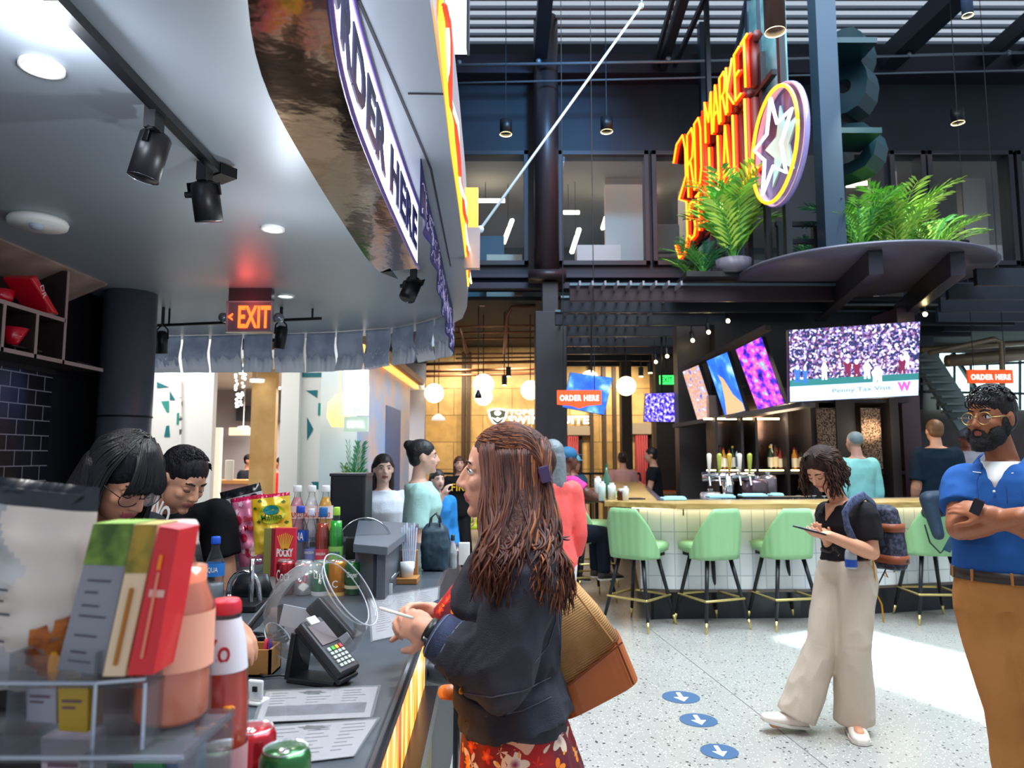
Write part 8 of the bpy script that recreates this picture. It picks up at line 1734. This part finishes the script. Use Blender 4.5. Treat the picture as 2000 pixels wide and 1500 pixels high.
# bits between bag and boxes
bagm('orange and yellow sweets bag squeezed between the chip bag and the leaning boxes', pf(125, 1195, .87), .05, .13, .03, '#e8641c', 6, 0, .25, '#f0c81c', col2='#d83a1c', seed=9)
tag(M().slab([pf(156, 1036, .88), pf(182, 1036, .88), pf(176, 1095, .88), pf(160, 1095, .88)], (0, 1, 0), .02).build('white_packet', WHT), 'small white packet behind the green-topped box', 'packet')
# peach and red bottles
zb_ = z2; xx = pf(340, 1300, .86).x; H = pf(340, 1045, .86).z-zb_-.004
bottle('large peach-coloured drink bottle on the rack', V((pf(338, 1300, .86).x, .86, z2+.001)), H, .043, '#ff8a64', .84, '#f2d8d0', (.3, .6, '#ffae90'), None, al=.25, neck=(.36, .42), caph=.02)
c = V((pf(437, 1300, .98).x, .98, 1.001)); H = pf(437, 1185, .98).z-1.001
t = bottle('red-amber soda bottle with a red cap and white neck wrap', c, H, .0335, '#e8380c', .76, '#d8283a', (.0, .42, '#d89a9c'), None, al=.3, neck=(.2, .5), caph=.010, shape=[(.028, 0), (.0335, .01), (.0335, H*.6), (.030, H*.72), (.026, H*.86), (.019, H*.95), (.018, H)])
M().lathe([(.0305, H*.735), (.0265, H*.865), (.0195, H*.955)], c, 28, cap=False).build('neck_wrap', mat('wrap_white', '#e9dfe4', .4), t, smooth=True); wtext('Zo', c, .028, H*.83, .035, .03, TR, t)
m = M(); r = random.Random(4)
for i in range(9): a = -math.pi/2+r.uniform(-.8, .8); m.ell(c+V((math.cos(a)*.0345, math.sin(a)*.0345, H*(.5+.12*r.random()))), (.006, .002, .003), 8, 6)
m.build('amber_glints', mat('glint_amber', '#ff9a28', .3), t, smooth=True)
# near cans
can('dark green soda can at the bottom edge, in front of the nearest menu', V((pf(558, 1450, .98).x, .98, 1.001)), '#2f6a34', (.62, .68, '#d8dcb8'), ('ginger', .75, .04, .014), TW)
can('red soda can just behind the dark green can', V((pf(492, 1450, 1.05).x, 1.05, 1.001)), '#c01c2c', None, None)
# lower tier contents
for lab, q_, Y, d, colr, nm in (('mustard yellow packet on the lower tier of the rack', ((112, 1340), (172, 1340), (114, 1428), (170, 1432)), .80, .03, '#b89018', 'snack_packet'), ('pale grey printed carton on the lower tier of the rack', ((50, 1335), (110, 1335), (50, 1408), (110, 1415)), .81, .03, '#a29ca6', 'snack_packet'),
                         ('green carton at the bottom edge below the peach bottle', ((260, 1462), (316, 1462), (260, 1600), (316, 1600)), .84, .03, '#2f7a48', 'snack_packet'), ('blue-grey carton at the bottom edge beside the green one', ((318, 1460), (382, 1460), (318, 1600), (382, 1600)), .85, .03, '#5c6a8a', 'snack_packet'), ('white and plum wrapper at the bottom edge in the corner', ((78, 1440), (170, 1445), (84, 1600), (172, 1600)), .86, .04, '#b8a0aa', 'snack_packet')):
    def dd(t, b, cr=colr):
        m = M(); q4(m, b, .15, .3, .8, .36); q4(m, b, .15, .45, .6, .5); m.build('print_lines', mat('pk_print', '#6a4a58', .5), t)
    tiltbox(lab, q_[0], q_[1], q_[2], q_[3], Y, d, colr, dd, None, nm)
tag(M().bb(pf(-150, 1400).x, pf(48, 1400).x, .9, 1.1, 1.001, pf(0, 1330, .9).z).build('dark_crate', mat('crate_dark', '#2c221e', .6)), 'dark brown box behind the rack at the left edge', 'box')

# ================================================================ foreground customer
Y = 1.75
J = stand(P(1000, 1100, Y).x, Y, 184, 1.57); J['t'] = T = thing('person', 'woman with long wavy auburn hair, dark denim jacket and red floral dress at the counter', 'person', (P(1000, 1100, Y).x, Y, 0))
J['head'] = P(978, 926, Y); J['hf'] = V((-.995, .05, -.02)).normalized(); J['hu'] = Z_.copy(); J['hs'] = 1.06
J['neck'] = P(1018, 1045, Y); J['shL'] = P(1030, 1120, Y-.155); J['shR'] = P(1000, 1105, Y+.16)
J['elL'] = P(975, 1322, Y-.20); J['wrL'] = P(842, 1232, Y-.16); J['elR'] = P(960, 1270, Y+.2); J['wrR'] = P(842, 1196, Y+.06)
J['chest'] = P(1000, 1190, Y); J['waist'] = P(995, 1310, Y); J['pel'] = P(1008, 1395, Y+.0); J['arm'] = 1.0; J['folds'] = (.12, .3, .46, .62)
for s_, d in (('L', -.07), ('R', .07)): J['hip'+s_] = P(1012, 1420, Y)+V((0, d, 0)); J['kn'+s_] = V((J['hip'+s_].x, Y+d, .44)); J['an'+s_] = V((J['hip'+s_].x+.03, Y+d*.9, .075))
hn = [(J['wrL'], P(765, 1205, Y-.08)-J['wrL'], V((.0, .95, -.25)), 1, .98, dict(curl=(38, 48, 30))), (J['wrR'], P(770, 1196, Y-.0)-J['wrR'], V((.0, -.8, -.5)), -1, .98, dict(curl=(45, 50, 30)))]
body(J, skinmats('rosy', '#d59a80', '#b8606a'), .0045, hands=hn); eyes(J, '#4a3a2c', '#3a241a')
nail = M(); tag_m = None
straw = M().cyl(P(742, 1188, Y-.13), P(806, 1207, Y-.17), .0035, n=8).build('paper_straw', mat('straw_w', '#efe6da', .5), smooth=True); tag(straw, 'short white paper stick held in the customer hands', 'straw')
den = mat('denim_dark', '#1f1f2a', .75, col2='#31333f', nscale=9, bump=.5, bscale=500, ndetail=6); den2 = mat('denim_blue', '#27304c', .7, col2='#38456a', nscale=20, bump=.5, bscale=500)
o_j = o = top(J, den, 'denim_jacket', 1.72, .020, hem=1, vox=.006, sr=1.18, amp=.009, sc=1.04)
q1, q2 = J['elL'].lerp(J['wrL'], .66), J['elL'].lerp(J['wrL'], .93); m = M(); ux = (q2-q1).normalized(); fr_ = frame(ux)
m.loft([(q1, fr_[0]*.051, fr_[1]*.053), (q1+ux*.004, fr_[0]*.054, fr_[1]*.056), (q2-ux*.004, fr_[0]*.05, fr_[1]*.052), (q2, fr_[0]*.047, fr_[1]*.049)], 28); autosmooth(m.build('turned_cuff', den2, T, smooth=True)); M().tube([q2-ux*.006+fr_[0]*.0505*math.cos(a)+fr_[1]*.0525*math.sin(a) for a in [i*math.pi/12 for i in range(25)]], .0012, 5).tube([q1+ux*.008+fr_[0]*.0545*math.cos(a)+fr_[1]*.0565*math.sin(a) for a in [i*math.pi/12 for i in range(25)]], .0012, 5).build('cuff_stitching', mat('stitch_pale', '#7d8498', .7), T)
q1, q2 = J['elR'].lerp(J['wrR'], .66), J['elR'].lerp(J['wrR'], .93); ux = (q2-q1).normalized(); fr_ = frame(ux); M().loft([(q1, fr_[0]*.045, fr_[1]*.047), (q2, fr_[0]*.041, fr_[1]*.043)], 28).build('turned_cuff', den2, T, smooth=True)
jk = o_j; st = mat('stitch', '#4c4754', .7)
for pts in ([(1000, 1090), (1040, 1098), (1075, 1118)], [(1062, 1108), (1082, 1150), (1086, 1210), (1070, 1262), (1035, 1305)], [(905, 1352), (960, 1362), (1020, 1350), (1085, 1318)], [(900, 1392), (960, 1400), (1020, 1388), (1088, 1356)], [(1092, 1180), (1096, 1250), (1092, 1310)]): seam(jk, pts, st, T)
# waistband, buttons, seams
l_ = (J['shL']-J['shR']).normalized(); f_ = V((-1, 0, 0)); hz = [(P(1000, 1372, Y), .125, .150), (P(1002, 1398, Y), .128, .153)]
c0, c1 = P(994, 1352, Y), P(996, 1395, Y); m = M(); m.loft([(c0, V((.127, 0, -.028)), V((0, .158, 0))), (c0.lerp(c1, .1), V((.131, 0, -.028)), V((0, .162, 0))), (c0.lerp(c1, .9), V((.134, 0, -.030)), V((0, .165, 0))), (c1, V((.13, 0, -.030)), V((0, .16, 0)))], 36); m.build('waistband', den, T, smooth=True)
bt = mat('copper_button', '#b8701c', .3, .9)
for px, py in ((896, 1347), (906, 1403)): c = on_surface(jk, px+8, py, .002) or P(px, py, Y-.085); M().lathe([(.001, .004), (.0065, .004), (.008, .0), (.007, -.004)], c, 18, ax=(V((0, 0, 1)), V((.6, .8, 0)).normalized(), V((-.75, -.66, 0)).normalized())).build('button', bt, T, smooth=True)
# watch
ux = (J['wrL']-J['elL']).normalized(); c = J['wrL']-ux*.004; fr_ = frame(ux); M().loft([(c-ux*.011, fr_[0]*.029, fr_[1]*.031), (c+ux*.011, fr_[0]*.028, fr_[1]*.030)], 28).build('watch_band', BLK2, T, smooth=True)
M().box(c+V((-.003, -.022, -.022)), (.034, .012, .03), ax=(ux, V((0, .7, .7)), V((0, -.7, .7)))).build('watch_face', mat('watch_blk', '#101014', .1), T, bevel=.003)
# floral dress
def floral():
    m = mat('floral', '#a01818', .65); nt, b = nodes(m); L = nt.links.new; tc = nt.nodes.new('ShaderNodeTexCoord')
    n = nt.nodes.new('ShaderNodeTexNoise'); n.inputs['Scale'].default_value = 7; L(tc.outputs['Object'], n.inputs['Vector']); cr = nt.nodes.new('ShaderNodeValToRGB'); e = cr.color_ramp.elements; e[0].position = .42; e[0].color = lin('#b01414'); e[1].position = .58; e[1].color = lin('#6a1422'); L(n.outputs[0], cr.inputs[0]); prev = cr.outputs[0]
    for sc, th, pet, ca, cb_, gate, off in ((15, .36, 5, '#e8c8b0', '#8a1c50', .62, 0), (21, .33, 4, '#ff8a1c', '#ffb83a', .5, 3.3), (30, .26, 3, '#f2a01c', '#e86a1c', .35, 7.1), (24, .3, 5, '#e02c14', '#ff6a2c', .55, 5.2)):
        mp = nt.nodes.new('ShaderNodeMapping'); mp.inputs['Location'].default_value = (off, off, off); L(tc.outputs['Object'], mp.inputs[0])
        vo = nt.nodes.new('ShaderNodeTexVoronoi'); vo.inputs['Scale'].default_value = sc; vo.inputs['Randomness'].default_value = .8; L(mp.outputs[0], vo.inputs['Vector'])
        # petals: modulate the radius by the angle about the cell centre
        sb = nt.nodes.new('ShaderNodeVectorMath'); sb.operation = 'SUBTRACT'; L(mp.outputs[0], sb.inputs[0]); L(vo.outputs['Position'], sb.inputs[1])
        sx = nt.nodes.new('ShaderNodeSeparateXYZ'); L(sb.outputs[0], sx.inputs[0]); at_ = nt.nodes.new('ShaderNodeMath'); at_.operation = 'ARCTAN2'; L(sx.outputs[2], at_.inputs[0]); L(sx.outputs[0], at_.inputs[1])
        mu = nt.nodes.new('ShaderNodeMath'); mu.operation = 'MULTIPLY'; mu.inputs[1].default_value = pet; L(at_.outputs[0], mu.inputs[0]); co = nt.nodes.new('ShaderNodeMath'); co.operation = 'COSINE'; L(mu.outputs[0], co.inputs[0])
        ma = nt.nodes.new('ShaderNodeMath'); ma.operation = 'MULTIPLY_ADD'; ma.inputs[1].default_value = th*.35; ma.inputs[2].default_value = th; L(co.outputs[0], ma.inputs[0])
        lt_ = nt.nodes.new('ShaderNodeMath'); lt_.operation = 'LESS_THAN'; L(vo.outputs['Distance'], lt_.inputs[0]); L(ma.outputs[0], lt_.inputs[1])
        sp_ = nt.nodes.new('ShaderNodeSeparateColor'); L(vo.outputs['Color'], sp_.inputs[0]); gt = nt.nodes.new('ShaderNodeMath'); gt.operation = 'GREATER_THAN'; gt.inputs[1].default_value = 1-gate; L(sp_.outputs[1], gt.inputs[0])
        mm_ = nt.nodes.new('ShaderNodeMath'); mm_.operation = 'MULTIPLY'; L(lt_.outputs[0], mm_.inputs[0]); L(gt.outputs[0], mm_.inputs[1])
        rp = nt.nodes.new('ShaderNodeValToRGB'); e = rp.color_ramp.elements; e[0].position = .08; e[0].color = lin(cb_); e[1].position = .2; e[1].color = lin(ca); L(vo.outputs['Distance'], rp.inputs[0])
        mx = nt.nodes.new('ShaderNodeMix'); mx.data_type = 'RGBA'; L(mm_.outputs[0], mx.inputs['Factor']); L(prev, mx.inputs['A']); L(rp.outputs[0], mx.inputs['B']); prev = mx.outputs['Result']
    L(prev, b.inputs['Base Color']); return m
fm = floral(); m = M(); rings = []
for py, x0, x1, dy in ((1330, 905, 1085, .12), (1390, 905, 1100, .14), (1430, 904, 1116, .16), (1500, 900, 1140, .175), (1600, 890, 1165, .19), (1760, 880, 1190, .2)):
    a, b = P(x0, py, Y), P(x1, py, Y); rings.append(((a+b)/2, V(((b.x-a.x)/2, 0, 0)), V((0, dy, 0))))
m.loft(rings, 48); o = remesh(m, .008, 'floral_dress', fm, T, 3); wrinkle(o, .012, 9, (1.4, 1.4, .25))
fc_ = M(); c = P(925, 1190, Y); fc_.loft([(P(925, 1120, Y), V((.03, 0, 0)), V((0, .06, 0))), (P(908, 1190, Y), V((.075, 0, 0)), V((0, .09, 0))), (P(905, 1250, Y), V((.065, 0, 0)), V((0, .1, 0)))], 24); fc_.build('dress_front', fm, T, smooth=True)
shoes(J, mat('shoe_d', '#2a2626'))
# hair
q, ax, s = J['q'], J['ax'], J['s']; hb = hairmat('auburn', '#3c1d15', '#52291b', 30, .6); m = M(); E = lambda a, b, d, r_: m.ell(q(a, b, d), tuple(x*s for x in r_), 20, 14, ax=ax)
E(0, -.028, .043, (.08, .101, .083)); E(0, -.085, .03, (.055, .055, .05)); E(0, -.06, -.03, (.08, .07, .08))
for px0, px1, d0, d1, r0, yb in ((965, 955, -.075, -.19, .026, 1120), (990, 980, -.08, -.21, .032, 1135), (1015, 1015, -.08, -.2, .036, 1140), (1038, 1045, -.06, -.19, .038, 1150), (1050, 1072, -.02, -.15, .04, 1165), (1050, 1092, .02, -.09, .032, 1150), (1030, 1070, .06, .08, .04, 1130)):
    a = P(px0, 955, Y+d0); b = P((px0+px1)/2, 1050, Y+d0*.3+d1*.62); c = P(px1, yb, Y+d1); m.chain([a, b, c], [r0, r0, r0*.7])
remesh(m, .006, 'hair', hb, T, 5)
cl_ = P(1058, 926, Y-.085); m = M(); r = random.Random(21)
def scal(a, b, k=1.): # scalp point: a azimuth (0 front, +: her left, toward the camera), b polar from the top
    return q(.0815*k*math.sin(a)*math.sin(b), -.026+.1025*k*math.cos(a)*math.sin(b), .043+.0855*k*math.cos(b))
def bez(p, p1, p2, e, n): return [p*(1-t_)**3+p1*(3*t_*(1-t_)**2)+p2*(3*t_*t_*(1-t_))+e*t_**3 for t_ in [k/n for k in range(n+1)]]
for i in range(680): # swept back to the clip
    sg = 1 if i % 4 else -1; a = r.uniform(.0, 1.9); b = r.uniform(.1, 1.25 if a < 1. else 1.5)
    if a < .75: b = min(b, .95+.2*a)
    pts = bez(scal(sg*a, b, .995), scal(sg*(a+.75), b+.08, 1.05), scal(sg*2.35, min(b+.25, 1.45), 1.09), cl_+V((0, r.uniform(-.01, .03), r.uniform(-.02, .018))), 14)
    m.cur = (0, 1, 2, 1, 0, 3)[i % 6]; m.tube(pts, [.0008]+[.002]*13+[.0014], 5)
def hy(px, py): # depth of the hair curtain in front of the jacket
    k = min(1, max(0, (py-960)/150)); e_ = max(0, (px-1060)/60); return -.098-.135*k+.11*e_*k
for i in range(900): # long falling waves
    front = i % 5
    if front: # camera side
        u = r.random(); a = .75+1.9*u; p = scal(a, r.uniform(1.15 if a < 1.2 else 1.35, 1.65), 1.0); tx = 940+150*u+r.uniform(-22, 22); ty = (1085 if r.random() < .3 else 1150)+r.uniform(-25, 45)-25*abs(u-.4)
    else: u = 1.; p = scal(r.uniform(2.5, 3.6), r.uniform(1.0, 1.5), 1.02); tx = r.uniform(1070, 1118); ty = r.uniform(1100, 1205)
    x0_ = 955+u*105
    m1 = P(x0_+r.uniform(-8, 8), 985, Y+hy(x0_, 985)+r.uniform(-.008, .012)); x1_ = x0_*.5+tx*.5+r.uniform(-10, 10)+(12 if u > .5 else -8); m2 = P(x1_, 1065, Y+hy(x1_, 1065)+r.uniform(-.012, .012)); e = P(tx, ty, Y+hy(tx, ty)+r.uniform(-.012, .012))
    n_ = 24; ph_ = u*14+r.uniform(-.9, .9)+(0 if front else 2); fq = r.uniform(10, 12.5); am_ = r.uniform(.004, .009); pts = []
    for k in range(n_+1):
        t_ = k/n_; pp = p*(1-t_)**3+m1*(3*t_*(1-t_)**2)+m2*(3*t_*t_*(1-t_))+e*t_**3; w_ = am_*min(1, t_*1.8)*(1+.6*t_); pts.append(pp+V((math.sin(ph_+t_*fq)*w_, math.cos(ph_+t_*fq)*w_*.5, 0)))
    m.cur = (0, 2, 1, 0, 1, 3 if tx > 1020 else 1)[i % 6]; m.tube(pts, [.0015]+[.0026]*10+[.0032]*(n_-14)+[.0028, .0022, .0015, .0005], 5)  # lightest strands kept to the right: a warm highlight put into the colour
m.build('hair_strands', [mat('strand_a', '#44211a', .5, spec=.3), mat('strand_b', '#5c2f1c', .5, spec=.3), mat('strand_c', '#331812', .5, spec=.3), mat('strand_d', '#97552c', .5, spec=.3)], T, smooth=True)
M().box(cl_+V((.006, -.012, 0)), (.026, .04, .038), ax=(V((.96, .1, .25)).normalized(), V((0, 1, 0)), V((-.25, 0, .96)).normalized())).build('hair_clip', mat('clip_violet', '#5a4668', .15, .6), T, bevel=.004)
# tote bag hanging behind her
t = thing('tote_bag', 'tan woven tote bag with a brown leather base hanging behind the customer', 'bag', P(1150, 1250, Y+.1)); Yb_ = Y+.08
def TB_(px, py, dy=0): return P(px, py, Yb_+dy)
wv = mat('woven_straw', '#c9955c', .75, col2='#a8743e', nscale=6); nt, b = nodes(wv); ck = nt.nodes.new('ShaderNodeTexWave'); tc = nt.nodes.new('ShaderNodeTexCoord'); mp = nt.nodes.new('ShaderNodeMapping'); mp.inputs['Rotation'].default_value = (0, R(30), 0); nt.links.new(tc.outputs['Object'], mp.inputs[0]); ck.bands_direction = 'Z'; ck.inputs['Scale'].default_value = 60; ck.inputs['Distortion'].default_value = 2; ck.inputs['Detail Scale'].default_value = 8; nt.links.new(mp.outputs[0], ck.inputs['Vector']); bp = nt.nodes.new('ShaderNodeBump'); bp.inputs['Strength'].default_value = .7; bp.inputs['Distance'].default_value = .003; nt.links.new(ck.outputs[0], bp.inputs['Height']); nt.links.new(bp.outputs[0], b.inputs['Normal'])
top_ = [TB_(1040, 1150), TB_(1128, 1138)]; midl, midr = TB_(1085, 1335), TB_(1206, 1238); botl, botr = TB_(1098, 1388), TB_(1238, 1316)
def sheet(rows, n=10): 
    m = M(); rings = []
    for (a, b, d) in rows: rings.append(((a+b)/2, (b-a)/2, V((0, d, 0))))
    m.loft(rings, 32, pw=4.5); return m
sheet([(top_[0], top_[1], .03), (top_[0].lerp(midl, .5)+V((.0, 0, 0)), top_[1].lerp(midr, .5)+V((.004, 0, .004)), .06), (midl, midr, .075)]).build('woven_body', wv, t, smooth=True)
lt2 = mat('leather_tan', '#9a4a16', .4, col2='#b0581c', nscale=3, coat=.15); d_ = (midr-midl)*.02; sheet([(midl-d_, midr+d_, .078), (botl-d_, botr+d_, .082)]).build('leather_base', lt2, t, smooth=False)
M().tube([midr+V((-.014, -.075, .0)), botr+V((-.014, -.08, 0))], .0022, 6).tube([midl.lerp(midr, u)+V((0, -.08, .0)) for u in (0, .25, .5, .75, 1)], .0022, 6).build('edge_piping', mat('piping', '#6a300e', .5), t); M().tube([top_[1].lerp(midr, u)+V((-.022, -.045-.03*u, 0)) for u in (0, .25, .5, .75, 1)], .0022, 6).build('side_seam', mat('straw_seam', '#a87440', .8), t)
M().tube([TB_(1120, 1142, -.02), TB_(1095, 1080, -.03), TB_(1060, 1075, -.05), TB_(1040, 1110, -.05), TB_(1060, 1150, -.02)], [(.003, .009)]*5, 8).build('handle', lt2, t, smooth=True)
tag(M().cyl(P(868, 1352, 2.05), P(884, 1352, 2.0), .02).build('wooden_knob', mat('knob_wood', '#b0602a', .35), smooth=True), 'short orange-brown wooden knob at the edge of the jacket', 'knob')
